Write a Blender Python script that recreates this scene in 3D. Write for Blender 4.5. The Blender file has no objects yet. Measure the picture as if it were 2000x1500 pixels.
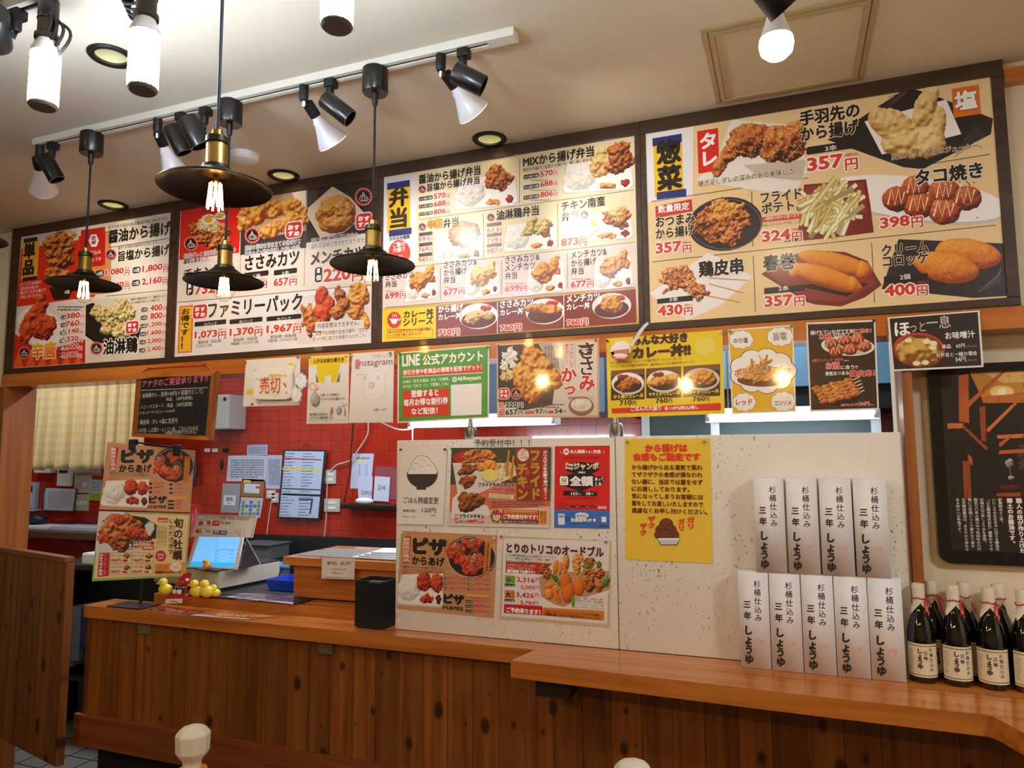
import bpy, bmesh, math, random
import numpy as np
from mathutils import Vector, Matrix
PI = math.pi
SC = bpy.context.scene
COL = SC.collection
# ------------------------------------------------------------------ camera, world, exposure
F_PX, YAW, PITCH, ROLL = 1405.6, math.radians(20.96), math.radians(5.77), math.radians(-0.33)
CAM = np.array([0.0, -2.17, 1.42])
_w = np.array([-math.sin(YAW)*math.cos(PITCH), math.cos(YAW)*math.cos(PITCH), math.sin(PITCH)])
_r = np.array([math.cos(YAW), math.sin(YAW), 0.0]); _u = np.cross(_r, _w)
_r, _u = math.cos(ROLL)*_r + math.sin(ROLL)*_u, -math.sin(ROLL)*_r + math.cos(ROLL)*_u
cd = bpy.data.cameras.new('camera'); cam = bpy.data.objects.new('camera', cd); COL.objects.link(cam)
cd.sensor_width = 36.0; cd.lens = 36.0*F_PX/2000.0; cd.clip_start = 0.02; cd.clip_end = 60
cam.matrix_world = Matrix(((_r[0], _u[0], -_w[0], CAM[0]), (_r[1], _u[1], -_w[1], CAM[1]), (_r[2], _u[2], -_w[2], CAM[2]), (0, 0, 0, 1)))
SC.camera = cam
vs = SC.view_settings
vs.view_transform = 'Standard'; vs.look = 'None'; vs.gamma = 1.0; vs.use_curve_mapping = False
vs.exposure = 0.3
wd = bpy.data.worlds.new('room_air'); SC.world = wd; wd.use_nodes = True
wd.node_tree.nodes['Background'].inputs[0].default_value = (1.0, 0.95, 0.88, 1)
wd.node_tree.nodes['Background'].inputs[1].default_value = 0.06
# light strengths, all in one place
E_CORN, E_FIL, E_BULB, E_SPOT, E_DOWN, E_TUBE = 98.0, 60.0, 90.0, 7.0, 0.35, 5.0
K_KITCHEN, K_SHOP_FILL = 15.0, 18.0

# ------------------------------------------------------------------ measuring the place
def at(x, y, Y):            # the point of the plane y = Y seen at a spot of the photograph
    d = _w + (x-1000)/F_PX*_r + (750-y)/F_PX*_u
    return CAM + (Y-CAM[1])/d[1]*d
def atz(x, y, Z):
    d = _w + (x-1000)/F_PX*_r + (750-y)/F_PX*_u
    return CAM + (Z-CAM[2])/d[2]*d
def atx(x, y, X):
    d = _w + (x-1000)/F_PX*_r + (750-y)/F_PX*_u
    return CAM + (X-CAM[0])/d[0]*d

# ------------------------------------------------------------------ materials
def s2l(c): return tuple((v/12.92 if v <= 0.04045 else ((v+0.055)/1.055)**2.4) for v in [q/255.0 for q in c])
MATS = {}
def mat(name, rgb, rough=0.5, metal=0.0, coat=0.0, emit=None, es=0.0, spec=0.5, bump=None, trans=0.0):
    if name in MATS: return MATS[name]
    m = bpy.data.materials.new(name); m.use_nodes = True
    b = m.node_tree.nodes['Principled BSDF']
    b.inputs['Base Color'].default_value = (*s2l(rgb), 1); b.inputs['Roughness'].default_value = rough
    b.inputs['Metallic'].default_value = metal; b.inputs['Coat Weight'].default_value = coat
    b.inputs['Specular IOR Level'].default_value = spec; b.inputs['Coat Roughness'].default_value = 0.06
    b.inputs['Transmission Weight'].default_value = trans
    if emit: b.inputs['Emission Color'].default_value = (*s2l(emit), 1); b.inputs['Emission Strength'].default_value = es
    if bump:
        nt = m.node_tree; tc = nt.nodes.new('ShaderNodeTexCoord'); nz = nt.nodes.new('ShaderNodeTexNoise'); bp = nt.nodes.new('ShaderNodeBump')
        nz.inputs['Scale'].default_value = bump[0]; nz.inputs['Detail'].default_value = 4; bp.inputs['Strength'].default_value = bump[1]; bp.inputs['Distance'].default_value = 0.004
        nt.links.new(tc.outputs['Object'], nz.inputs['Vector']); nt.links.new(nz.outputs[0], bp.inputs['Height']); nt.links.new(bp.outputs[0], b.inputs['Normal'])
    MATS[name] = m; return m
def N(m, t): return m.node_tree.nodes.new(t)
def ramp_node(m, stops):
    r = N(m, 'ShaderNodeValToRGB'); e = r.color_ramp.elements
    while len(e) < len(stops): e.new(0.5)
    for k, (p, c) in enumerate(stops): e[k].position = p; e[k].color = (*s2l(c), 1)
    return r
def wood(name, c0, c1, c2, axis='Z', scale=1.0, plank=None, knots=False, rough=0.35, coat=0.2, plank_axis='X', tone=0.35):
    """planed timber: streaky grain along an axis, optional planks with their own tone, optional knots"""
    m = mat(name, c1, rough, coat=coat); nt = m.node_tree; L = nt.links.new; b = nt.nodes['Principled BSDF']
    tc = N(m, 'ShaderNodeTexCoord'); mp = N(m, 'ShaderNodeMapping'); L(tc.outputs['Object'], mp.inputs['Vector'])
    s = {'X': (1.2, 30, 30), 'Y': (30, 1.2, 30), 'Z': (30, 30, 1.2)}[axis]
    mp.inputs['Scale'].default_value = tuple(q*scale for q in s)
    nz = N(m, 'ShaderNodeTexNoise'); nz.inputs['Scale'].default_value = 1.0; nz.inputs['Detail'].default_value = 6; nz.inputs['Distortion'].default_value = 0.6
    L(mp.outputs[0], nz.inputs['Vector'])
    rp = ramp_node(m, [(0.28, c0), (0.5, c1), (0.74, c2)]); L(nz.outputs[0], rp.inputs[0]); out = rp.outputs[0]
    if plank:
        sx = N(m, 'ShaderNodeSeparateXYZ'); L(tc.outputs['Object'], sx.inputs[0])
        dv = N(m, 'ShaderNodeMath'); dv.operation = 'DIVIDE'; dv.inputs[1].default_value = plank; L(sx.outputs[plank_axis], dv.inputs[0])
        fl = N(m, 'ShaderNodeMath'); fl.operation = 'FLOOR'; L(dv.outputs[0], fl.inputs[0])
        wn = N(m, 'ShaderNodeTexWhiteNoise'); wn.noise_dimensions = '1D'; L(fl.outputs[0], wn.inputs['W'])
        mr = N(m, 'ShaderNodeMapRange'); mr.inputs[3].default_value = 1-tone; mr.inputs[4].default_value = 1+tone*0.6; L(wn.outputs[0], mr.inputs[0])
        fr = N(m, 'ShaderNodeMath'); fr.operation = 'FRACT'; L(dv.outputs[0], fr.inputs[0])
        gp = N(m, 'ShaderNodeMath'); gp.operation = 'GREATER_THAN'; gp.inputs[1].default_value = 0.035; L(fr.outputs[0], gp.inputs[0])
        g2 = N(m, 'ShaderNodeMapRange'); g2.inputs[3].default_value = 0.45; L(gp.outputs[0], g2.inputs[0])
        mu = N(m, 'ShaderNodeMath'); mu.operation = 'MULTIPLY'; L(mr.outputs[0], mu.inputs[0]); L(g2.outputs[0], mu.inputs[1])
        mx = N(m, 'ShaderNodeMix'); mx.data_type = 'RGBA'; mx.blend_type = 'MULTIPLY'; mx.inputs[0].default_value = 1.0
        L(out, mx.inputs[6]); L(mu.outputs[0], mx.inputs[7]); out = mx.outputs[2]
    if knots:
        m2 = N(m, 'ShaderNodeMapping'); m2.inputs['Scale'].default_value = (10, 0, 6.0) if axis == 'Z' else (4, 0, 11); L(tc.outputs['Object'], m2.inputs['Vector'])
        sk = N(m, 'ShaderNodeSeparateXYZ'); ck = N(m, 'ShaderNodeCombineXYZ'); L(m2.outputs[0], sk.inputs[0]); L(sk.outputs['X'], ck.inputs['X']); L(sk.outputs['Z'], ck.inputs['Y']); vo = N(m, 'ShaderNodeTexVoronoi'); vo.voronoi_dimensions = '2D'; vo.inputs['Scale'].default_value = 1.0; vo.inputs['Randomness'].default_value = 1.0; L(ck.outputs[0], vo.inputs['Vector'])
        wn2 = N(m, 'ShaderNodeTexWhiteNoise'); wn2.noise_dimensions = '3D'; L(vo.outputs['Color'], wn2.inputs['Vector'])
        rs = N(m, 'ShaderNodeMapRange'); rs.inputs[1].default_value = 0.35; rs.inputs[3].default_value = 0.0; rs.inputs[4].default_value = 0.15; L(wn2.outputs[0], rs.inputs[0])
        sb = N(m, 'ShaderNodeMath'); sb.operation = 'SUBTRACT'; L(vo.outputs['Distance'], sb.inputs[0]); L(rs.outputs[0], sb.inputs[1])
        kr = N(m, 'ShaderNodeMapRange'); kr.inputs[1].default_value = -0.02; kr.inputs[2].default_value = 0.07; kr.inputs[3].default_value = 0.88; kr.inputs[4].default_value = 0.0; L(sb.outputs[0], kr.inputs[0])
        mk = N(m, 'ShaderNodeMix'); mk.data_type = 'RGBA'; mk.inputs[7].default_value = (*s2l((44, 14, 5)), 1)
        L(kr.outputs[0], mk.inputs[0]); L(out, mk.inputs[6]); out = mk.outputs[2]
    L(out, b.inputs['Base Color']); return m
def print_mat(name, rough, coat):
    m = mat(name, (255, 255, 255), rough, coat=coat); a = N(m, 'ShaderNodeAttribute'); a.attribute_name = 'ink'
    m.node_tree.links.new(a.outputs['Color'], m.node_tree.nodes['Principled BSDF'].inputs['Base Color']); return m
PR_LAM = print_mat('laminated_print', 0.35, 0.9); PR_BOARD = print_mat('printed_panel', 0.4, 0.32); PR_PAPER = print_mat('paper_print', 0.75, 0.0)
PR_LAM.node_tree.nodes['Principled BSDF'].inputs['Coat Roughness'].default_value = 0.07
PR_BOARD.node_tree.nodes['Principled BSDF'].inputs['Coat Roughness'].default_value = 0.2

# ------------------------------------------------------------------ objects
def tag(o, label=None, cat=None, group=None, kind=None):
    if label: o['label'] = label
    if cat: o['category'] = cat
    if group: o['group'] = group
    if kind: o['kind'] = kind
    return o
def thing(name, loc, label, cat, group=None, rz=0):
    o = bpy.data.objects.new(name, None); COL.objects.link(o); o.empty_display_size = 0.05
    o.location = loc; o.rotation_euler = (0, 0, rz); return tag(o, label, cat, group)
def wloc(o):
    p = Vector((0, 0, 0))
    while o: p = p + o.location; o = o.parent
    return p
class MB:                                   # collects shapes, in world coordinates, into ONE mesh
    def __init__(s): s.v = []; s.f = []; s.mi = []; s.sm = []; s.cur = 0; s.ns = 0
    def mesh(s, vs, fs, smooth=False):
        o = len(s.v); s.v += [tuple(v) for v in vs]
        for f in fs: s.f.append([i+o for i in f]); s.mi.append(s.cur); s.sm.append(smooth)
        return s
    def box(s, a, b, bev=0.0, rot=None, piv=None):
        a = np.array(a, float); b = np.array(b, float); lo = np.minimum(a, b); hi = np.maximum(a, b); c = (lo+hi)/2; h = (hi-lo)/2
        bm = bmesh.new(); bmesh.ops.create_cube(bm, size=2.0)
        for v in bm.verts: v.co = Vector((v.co.x*h[0], v.co.y*h[1], v.co.z*h[2]))
        if bev: bmesh.ops.bevel(bm, geom=bm.edges[:], offset=min(bev, *(h*0.9)), segments=2, affect='EDGES', profile=0.6)
        M = Matrix.Translation(Vector(c))
        if rot is not None:
            p = Vector(c if piv is None else piv); M = Matrix.Translation(p) @ rot.to_4x4() @ Matrix.Translation(-p) @ M
        bm.verts.index_update(); s.mesh([M @ v.co for v in bm.verts], [[v.index for v in f.verts] for f in bm.faces]); bm.free(); return s
    def lathe(s, prof, base, axis=(0, 0, 1), n=24, cap=True):   # profile of (radius, height)
        z = Vector(axis).normalized(); x = z.orthogonal().normalized(); y = z.cross(x); B = Vector(base); vs = []; fs = []
        for r, h in prof:
            for k in range(n): t = 2*PI*k/n; vs.append(B + z*h + x*(r*math.cos(t)) + y*(r*math.sin(t)))
        for j in range(len(prof)-1):
            for k in range(n): k2 = (k+1) % n; fs.append([j*n+k, j*n+k2, (j+1)*n+k2, (j+1)*n+k])
        s.mesh(vs, fs, True)
        if cap: o = len(s.v)-len(vs); s.f += [[o+k for k in range(n)][::-1], [o+(len(prof)-1)*n+k for k in range(n)]]; s.mi += [s.cur]*2; s.sm += [False]*2
        return s
    def cyl(s, a, b, r, r2=None, n=20):
        a = Vector(a); d = Vector(b)-a; return s.lathe([(r, 0), (r if r2 is None else r2, d.length)], a, d, n)
    def ball(s, c, r, n=16, m=10, sc=(1, 1, 1)):
        vs = []; fs = []
        for j in range(m+1):
            for k in range(n):
                t = 2*PI*k/n; p = PI*j/m; vs.append((c[0]+r*sc[0]*math.sin(p)*math.cos(t), c[1]+r*sc[1]*math.sin(p)*math.sin(t), c[2]+r*sc[2]*math.cos(p)))
        for j in range(m):
            for k in range(n): fs.append([j*n+k, (j+1)*n+k, (j+1)*n+(k+1) % n, j*n+(k+1) % n])
        return s.mesh(vs, fs, True)
    def tube(s, pts, r, n=8):
        pts = [Vector(p) for p in pts]; vs = []; fs = []; x = None
        for i, p in enumerate(pts):
            d = (pts[min(i+1, len(pts)-1)]-pts[max(i-1, 0)]).normalized()
            x = d.orthogonal().normalized() if x is None else (x - d*x.dot(d)).normalized()
            y = d.cross(x)
            for k in range(n): t = 2*PI*k/n; vs.append(p + x*(r*math.cos(t)) + y*(r*math.sin(t)))
        for i in range(len(pts)-1):
            for k in range(n): fs.append([i*n+k, i*n+(k+1) % n, (i+1)*n+(k+1) % n, (i+1)*n+k])
        s.mesh(vs, fs, True); o = len(s.v)-len(vs)
        s.f += [[o+k for k in range(n)][::-1], [o+(len(pts)-1)*n+k for k in range(n)]]; s.mi += [s.cur]*2; s.sm += [False]*2; return s
    def prism(s, pts, d):                  # a 3D polygon extruded by the vector d
        n = len(pts); a = [Vector(p) for p in pts]; b = [p+Vector(d) for p in a]
        return s.mesh(a+b, [list(range(n))[::-1], list(range(n, 2*n))] + [[i, (i+1) % n, n+(i+1) % n, n+i] for i in range(n)])
    def build(s, name, mats, parent=None, loc=None, label=None, cat=None, group=None, kind=None):
        me = bpy.data.meshes.new(name); V = np.array(s.v, float)
        if parent is not None: off = np.array(wloc(parent))
        elif loc is not None: off = np.array(loc, float)
        else: off = np.array([(V[:, 0].min()+V[:, 0].max())/2, (V[:, 1].min()+V[:, 1].max())/2, V[:, 2].min()])
        me.from_pydata((V-off).tolist(), [], s.f)
        for m in (mats if isinstance(mats, (list, tuple)) else [mats]): me.materials.append(m)
        me.polygons.foreach_set('material_index', s.mi); me.polygons.foreach_set('use_smooth', s.sm)
        bm = bmesh.new(); bm.from_mesh(me); bmesh.ops.recalc_face_normals(bm, faces=bm.faces[:]); bm.to_mesh(me); bm.free()
        if any(s.sm): me.set_sharp_from_angle(angle=math.radians(40))
        o = bpy.data.objects.new(name, me); COL.objects.link(o)
        if parent is not None: o.parent = parent
        else: o.location = off
        return tag(o, label, cat, group, kind)
def copy_tree(o, parent=None):
    c = o.copy(); COL.objects.link(c)
    if parent: c.parent = parent
    for ch in list(o.children): copy_tree(ch, c)
    return c
def lamp(name, kind, loc, power, color, parent=None, size=0.03, aim=None, angle=90, blend=0.6, size_y=None):
    l = bpy.data.lights.new(name, kind); l.energy = power; l.color = s2l(color)
    if kind == 'AREA':
        l.size = size
        if size_y: l.shape = 'RECTANGLE'; l.size_y = size_y
    else: l.shadow_soft_size = size
    if kind == 'SPOT': l.spot_size = math.radians(angle); l.spot_blend = blend
    o = bpy.data.objects.new(name, l); COL.objects.link(o)
    if parent is not None: o.parent = parent; o.location = Vector(loc)-wloc(parent)
    else: o.location = loc
    if aim is not None: o.rotation_euler = (Vector(aim)-Vector(loc)).to_track_quat('-Z', 'Y').to_euler()
    return o

# ------------------------------------------------------------------ printing: flat ink shapes and lettering on a sheet
_fc = bpy.data.curves.new('type', 'FONT'); _fo = bpy.data.objects.new('type', _fc); COL.objects.link(_fo); _fc.resolution_u = 2
_G = {}
def stamp(v, f, r, n):     # heavier type: the same letters printed again around a small circle
    if n == 0: return np.concatenate([v, np.zeros((len(v), 1))], 1), f
    o = [(0, 0)]+[(r*math.cos(2*PI*k/n), r*math.sin(2*PI*k/n)) for k in range(n)]
    return np.concatenate([np.concatenate([v+np.array([q]), np.full((len(v), 1), i)], 1) for i, q in enumerate(o)]), (np.concatenate([f[0]+i*len(v) for i in range(n+1)]), np.tile(f[1], n+1))
def weight(txt, off, halo=False):
    v, f = glyphs(txt, 0.0); off = off*1.4 if off >= 0.015 else off
    return v, stamp(v, f, off, 0 if off < 0.004 else (8 if halo else (4 if off < 0.022 else 6)))
def glyphs(s, off):
    k = (s, off)
    if k not in _G:
        _fc.body = s; _fc.offset = off
        dg = bpy.context.evaluated_depsgraph_get(); dg.update(); e = _fo.evaluated_get(dg); m = e.to_mesh()
        v = np.zeros(len(m.vertices)*3); m.vertices.foreach_get('co', v)
        n = np.zeros(len(m.polygons), np.int32); m.polygons.foreach_get('loop_total', n); q = np.zeros(len(m.loops), np.int32); m.loops.foreach_get('vertex_index', q)
        _G[k] = (v.reshape(-1, 3)[:, :2].copy(), (q.astype(np.int64), n.astype(np.int64))); e.to_mesh_clear()
    return _G[k]
def vnoise(shape, cell, rng):
    h, w = shape; gh, gw = int(h/cell)+3, int(w/cell)+3; g = rng.random((gh, gw))
    y = np.arange(h)/cell; x = np.arange(w)/cell; yi = y.astype(int); xi = x.astype(int); fy = (y-yi)[:, None]; fx = (x-xi)[None]
    fy = fy*fy*(3-2*fy); fx = fx*fx*(3-2*fx)
    a = g[yi][:, xi]; b = g[yi][:, xi+1]; c = g[yi+1][:, xi]; d = g[yi+1][:, xi+1]
    return (a*(1-fx)+b*fx)*(1-fy)+(c*(1-fx)+d*fx)*fy
KARA = [(58, 20, 8), (128, 56, 20), (190, 100, 42), (226, 150, 78), (250, 206, 140)]
DARK = [(40, 12, 6), (92, 38, 14), (140, 70, 28), (180, 104, 48), (220, 160, 96)]
GOLD = [(120, 58, 16), (190, 112, 36), (224, 154, 64), (240, 190, 104), (252, 226, 164)]
PALE = [(150, 104, 46), (206, 164, 92), (230, 198, 128), (244, 220, 160), (254, 240, 200)]
FIRE = [(80, 10, 6), (160, 36, 16), (206, 66, 30), (228, 100, 56), (246, 160, 110)]
CROQ = [(150, 66, 10), (206, 108, 24), (228, 140, 44), (240, 168, 70), (250, 200, 120)]
NEGI = [(70, 80, 30), (160, 130, 50), (214, 180, 96), (236, 220, 160), (252, 246, 220)]
RICE = [(196, 192, 182), (226, 222, 214), (240, 238, 232), (248, 247, 243), (255, 255, 252)]
BALL = [(70, 20, 8), (138, 48, 20), (186, 76, 36), (214, 112, 62), (246, 200, 150)]
class Sheet:
    """a flat printed sheet; ink is laid out on its own plane and sits a hair above the paper"""
    def __init__(s, O, U, V, crop=(0, 0, 1)):
        s.O = np.array(O, float); s.U = np.array(U, float)/np.linalg.norm(U); V = np.array(V, float); V = V-s.U*(V@s.U); s.V = V/np.linalg.norm(V)
        s.N = np.cross(s.U, s.V); s.crop = crop; s.vs = []; s.fi = []; s.fc = []; s.cs = []; s.n = 0; s.z = 0; s.k = 0; s.dz = 0.00022
        if s.N @ (CAM-s.O) < 0: s.N = -s.N
    def uv(s, p):
        p = np.array(p, float).reshape(-1, 2); ox, oy, k = s.crop; x = ox+p[:, 0]/k; y = oy+p[:, 1]/k
        d = _w[None] + ((x-1000)/F_PX)[:, None]*_r[None] + ((750-y)/F_PX)[:, None]*_u[None]
        t = ((s.O-CAM)@s.N)/(d@s.N); q = CAM[None]+t[:, None]*d-s.O[None]
        return np.stack([q@s.U, q@s.V], 1)
    def add(s, uv, faces, col, z=None):
        z = s.z if z is None else z
        s.k = (s.k+1) % 9; e = 0 if z == 0 else 6e-6*s.k     # overlapping inks never share one plane
        if uv.shape[1] == 3: e = e+uv[:, 2:]*1.1e-5
        P = s.O[None]+uv[:, :1]*s.U[None]+uv[:, 1:2]*s.V[None]+s.N[None]*(z*s.dz+e)
        s.vs.append(P); s.face(faces); s.n += len(P)
        c = np.array(col, float)/255.0
        s.cs.append(np.tile(c, (len(P), 1)) if c.ndim == 1 else c); return s
    def face(s, faces):
        if isinstance(faces, tuple): s.fi.append(faces[0]+s.n); s.fc.append(faces[1])
        else: s.fi.append(np.array([i for f in faces for i in f], np.int64)+s.n); s.fc.append(np.array([len(f) for f in faces], np.int64))
    def P(s, pts, col, z=1): u = s.uv(pts); return s.add(u, [list(range(len(u)))], col, z)
    def U4(s, u0, v0, u1, v1, col, z=1): return s.add(np.array([(u0, v0), (u1, v0), (u1, v1), (u0, v1)]), [[0, 1, 2, 3]], col, z)
    def R(s, x0, y0, x1, y1, col, z=1): (a, b), (c, d) = s.uv([(x0, y0), (x1, y1)]); return s.U4(a, d, c, b, col, z)
    def RR(s, x0, y0, x1, y1, col, z=2, r=0.4):
        (a, b), (c, _), (_, d) = s.uv([(x0, y0), (x1, y1), (x0, y1)]); q = r*min(abs(c-a), abs(b-d)); pts = []
        for cx, cy, t0 in ((c-q, b-q, 0), (a+q, b-q, 90), (a+q, d+q, 180), (c-q, d+q, 270)):
            for k in range(5): t = math.radians(t0+k*22.5); pts.append((cx+q*math.cos(t), cy+q*math.sin(t)))
        return s.add(np.array(pts), [list(range(len(pts)))], col, z)
    def E(s, cx, cy, rx, ry, col, z=2, rot=0, n=28, a0=0, a1=360, wob=0):
        rot = math.radians(rot); pts = []
        for k in range(n if a1-a0 >= 360 else n+1):
            t = math.radians(a0+(a1-a0)*k/n); q = 1+wob*math.sin(t*9)
            x = rx*q*math.cos(t); y = ry*q*math.sin(t); pts.append((cx+x*math.cos(rot)-y*math.sin(rot), cy+x*math.sin(rot)+y*math.cos(rot)))
        return s.P(pts, col, z)
    def ring(s, cx, cy, rx, ry, w, col, z=3, n=24):
        a = [(cx+rx*math.cos(2*PI*k/n), cy+ry*math.sin(2*PI*k/n)) for k in range(n)]
        b = [(cx+(rx-w)*math.cos(2*PI*k/n), cy+(ry-w)*math.sin(2*PI*k/n)) for k in range(n)]
        return s.add(s.uv(a+b), [[k, (k+1) % n, n+(k+1) % n, n+k] for k in range(n)], col, z)
    def frame(s, x0, y0, x1, y1, w, col, z=3):
        for a in ((x0, y0, x1, y0), (x0, y1, x1, y1), (x0, y0, x0, y1), (x1, y0, x1, y1)): s.L([a[:2], a[2:]], w, col, z)
        return s
    def L(s, pts, w, col, z=3):             # a drawn stroke
        p = np.array(pts, float); d = np.gradient(p, axis=0) if len(p) > 2 else np.repeat((p[1:]-p[:1]), 2, 0)
        d /= np.linalg.norm(d, axis=1)[:, None]+1e-9; n = np.stack([-d[:, 1], d[:, 0]], 1)*w/2
        u = s.uv(np.concatenate([p+n, p-n])); k = len(p)
        return s.add(u, [[i, i+1, k+i+1, k+i] for i in range(k-1)], col, z)
    def T(s, txt, x, y, w, h, col, b=0.02, halo=None, hw=0.06, z=6, g=None):   # a line of type: left end of its foot, width, height
        for off, c, zz in (((hw, halo, z-1),) if halo else ()) + ((b, col, z),):
            v0, (v, f2) = weight(txt, off, zz != z)
            lo, hi = v0.min(0)-b, v0.max(0)+b; ext = np.maximum(hi-lo, 1e-6)
            (u0, q0), (u1, _), (_, q1) = s.uv([(x, y), (x+w, y), (x, y-h)])
            full = sum(1.0 if ord(c) > 0x2000 else 0.58 for c in txt)
            if full >= 2.5: q1 = min(q1, q0+1.16*(u1-u0)/full)
            if len(txt) > 2 and not txt.strip('0123456789,'): q1 = min(q1, q0+1.28*(u1-u0)/(len(txt)-0.5*txt.count(',')))
            sv = (q1-q0)/max(ext[1], 0.62)
            uv = np.stack([u0+(v[:, 0]-lo[0])/ext[0]*(u1-u0), q0+(v[:, 1]-lo[1]+max(0, 0.62-ext[1])*0.5)*sv, v[:, 2]], 1)
            if g is not None and zz == z:
                t = ((v[:, 1]-lo[1])/ext[1]).clip(0, 1)[:, None]; c = np.array(col)*(1-t)+np.array(g)*t
            s.add(uv, f2, c, zz)
        return s
    def VT(s, txt, x, y, w, h, col, b=0.02, halo=None, hw=0.06, z=6, fill=0.98):  # a column of type: top left, cell width, whole height
        n = len(txt); (u0, v0), (u1, _), (_, v1) = s.uv([(x, y), (x+w, y), (x, y+h)]); cu = u1-u0; cv = (v0-v1)/n
        for i, ch in enumerate(txt):
            if ch == ' ': continue
            for off, c, zz in (((hw, halo, z-1),) if halo else ()) + ((b, col, z),):
                g0, (v, f) = weight(ch, off, zz != z); q = (v[:, :2]-np.array([[0.5 if ord(ch) > 0x2000 else (g0[:, 0].min()+g0[:, 0].max())/2, 0.37]]))*fill
                if ch in 'ー～()（）「」': q = np.stack([q[:, 1], -q[:, 0]], 1)
                if ch in '、。': q = q+np.array([[0.55, 0.5]])
                s.add(np.stack([u0+cu/2+q[:, 0]*cu, v0-cv*(i+0.5)+q[:, 1]*cv, v[:, 2]], 1), f, c, zz)
        return s
    def micro(s, x0, y0, x1, y1, rows, col, z=4, seed=1, gap=0.25):    # print too small to read: broken strokes
        rng = random.Random(seed); h = (y1-y0)/rows
        for i in range(rows):
            x = x0; yy = y0+(i+0.5)*h; end = x1-(rng.random()*0.25*(x1-x0) if i == rows-1 else 0)
            while x < end:
                l = h*rng.uniform(0.25, 0.8); t = (x-x0)/max(1e-6, x1-x0)
                s.R(x, yy-h*rng.uniform(0.18, 0.32), min(x+l, end), yy+h*rng.uniform(0.12, 0.3), col, z); x += l+h*gap
        return s
    def lumps(s, L, ramp, seed=1, amp=0.25, z=4, step=1.7, fine=1.0, speck=None):   # a photograph of food: lumps (x, y, rx, ry, angle)
        k = s.crop[2]; st = step*k; L = np.array([tuple(q)+(0,)*(5-len(q)) for q in L], float); L[:, 2:4] *= 1.1
        m = max(L[:, 2].max(), L[:, 3].max())*1.25
        x0, x1 = (L[:, 0]-np.maximum(L[:, 2], L[:, 3])).min()-st*2, (L[:, 0]+np.maximum(L[:, 2], L[:, 3])).max()+st*2
        y0, y1 = (L[:, 1]-np.maximum(L[:, 2], L[:, 3])).min()-st*2, (L[:, 1]+np.maximum(L[:, 2], L[:, 3])).max()+st*2
        w = max(4, int((x1-x0)/st)); h = max(4, int((y1-y0)/st)); X, Y = np.meshgrid(np.linspace(x0, x1, w), np.linspace(y0, y1, h))
        rng = np.random.default_rng(seed); c = max(2.0, m/st*0.28)
        n1 = vnoise((h, w), c, rng)-.5; n2 = vnoise((h, w), max(1.6, c*.45), rng)-.5; n3 = rng.random((h, w))-.5
        H = np.full((h, w), -1.0); own = np.zeros((h, w))
        for i, (cx, cy, rx, ry, a) in enumerate(L):
            a = math.radians(a); dx = X-cx; dy = Y-cy; p = (dx*math.cos(a)+dy*math.sin(a))/rx; q = (-dx*math.sin(a)+dy*math.cos(a))/ry
            e = 1-p*p-q*q+(n1*1.3+n2*.9)*amp*1.6; hh = np.where(e > 0, np.sqrt(np.clip(e, 0, None)), -1)*min(rx, ry)/st
            b = hh > H; H = np.where(b, hh, H); own = np.where(b, (i*0.37) % 1, own)
        mask = H > 0; Hs = np.where(mask, H, 0)+(n1*1.2+n2*1.6)*amp*c*0.9
        gy, gx = np.gradient(Hs); nz = 1/np.sqrt(gx*gx+gy*gy+1); lam = (-(-gx)*0.0+(gx*0.35+gy*0.62)+0.68)*nz
        v = lam*0.72+0.08+(own-.5)*0.16+n2*0.35*amp*2+n3*0.16*fine
        v = np.clip(v, 0, 1)*(len(ramp)-1); i0 = np.clip(v.astype(int), 0, len(ramp)-2); fr = (v-i0)[..., None]; R = np.array(ramp, float); C = R[i0]*(1-fr)+R[i0+1]*fr
        if speck:
            for sc, dens in speck: C = np.where((rng.random((h, w)) < dens)[..., None], np.array(sc, float), C)
        idx = -np.ones((h, w), int); idx[mask] = np.arange(mask.sum()); A = idx[:-1, :-1]; B = idx[:-1, 1:]; Cc = idx[1:, 1:]; D = idx[1:, :-1]
        ok = (A >= 0) & (B >= 0) & (Cc >= 0) & (D >= 0)
        if ok.sum() == 0: return s
        return s.add(s.uv(np.stack([X[mask], Y[mask]], 1)), (np.stack([A[ok], B[ok], Cc[ok], D[ok]], 1).ravel(), np.full(int(ok.sum()), 4)), C[mask], z)
    def food(s, x0, y0, x1, y1, ramp, n=7, seed=1, amp=0.3, size=0.42, **k):
        rng = random.Random(seed); cx, cy, rx, ry = (x0+x1)/2, (y0+y1)/2, (x1-x0)/2, (y1-y0)/2; L = []
        for i in range(n):
            t = 2.399*i+rng.random(); q = math.sqrt((i+.3)/n)*(1-size); a = size*rng.uniform(.75, 1.15)
            L.append((cx+rx*q*math.cos(t), cy+ry*q*math.sin(t), rx*a, ry*a*rng.uniform(.8, 1.1), rng.uniform(-40, 40)))
        return s.lumps(L, ramp, seed, amp, **k)
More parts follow.
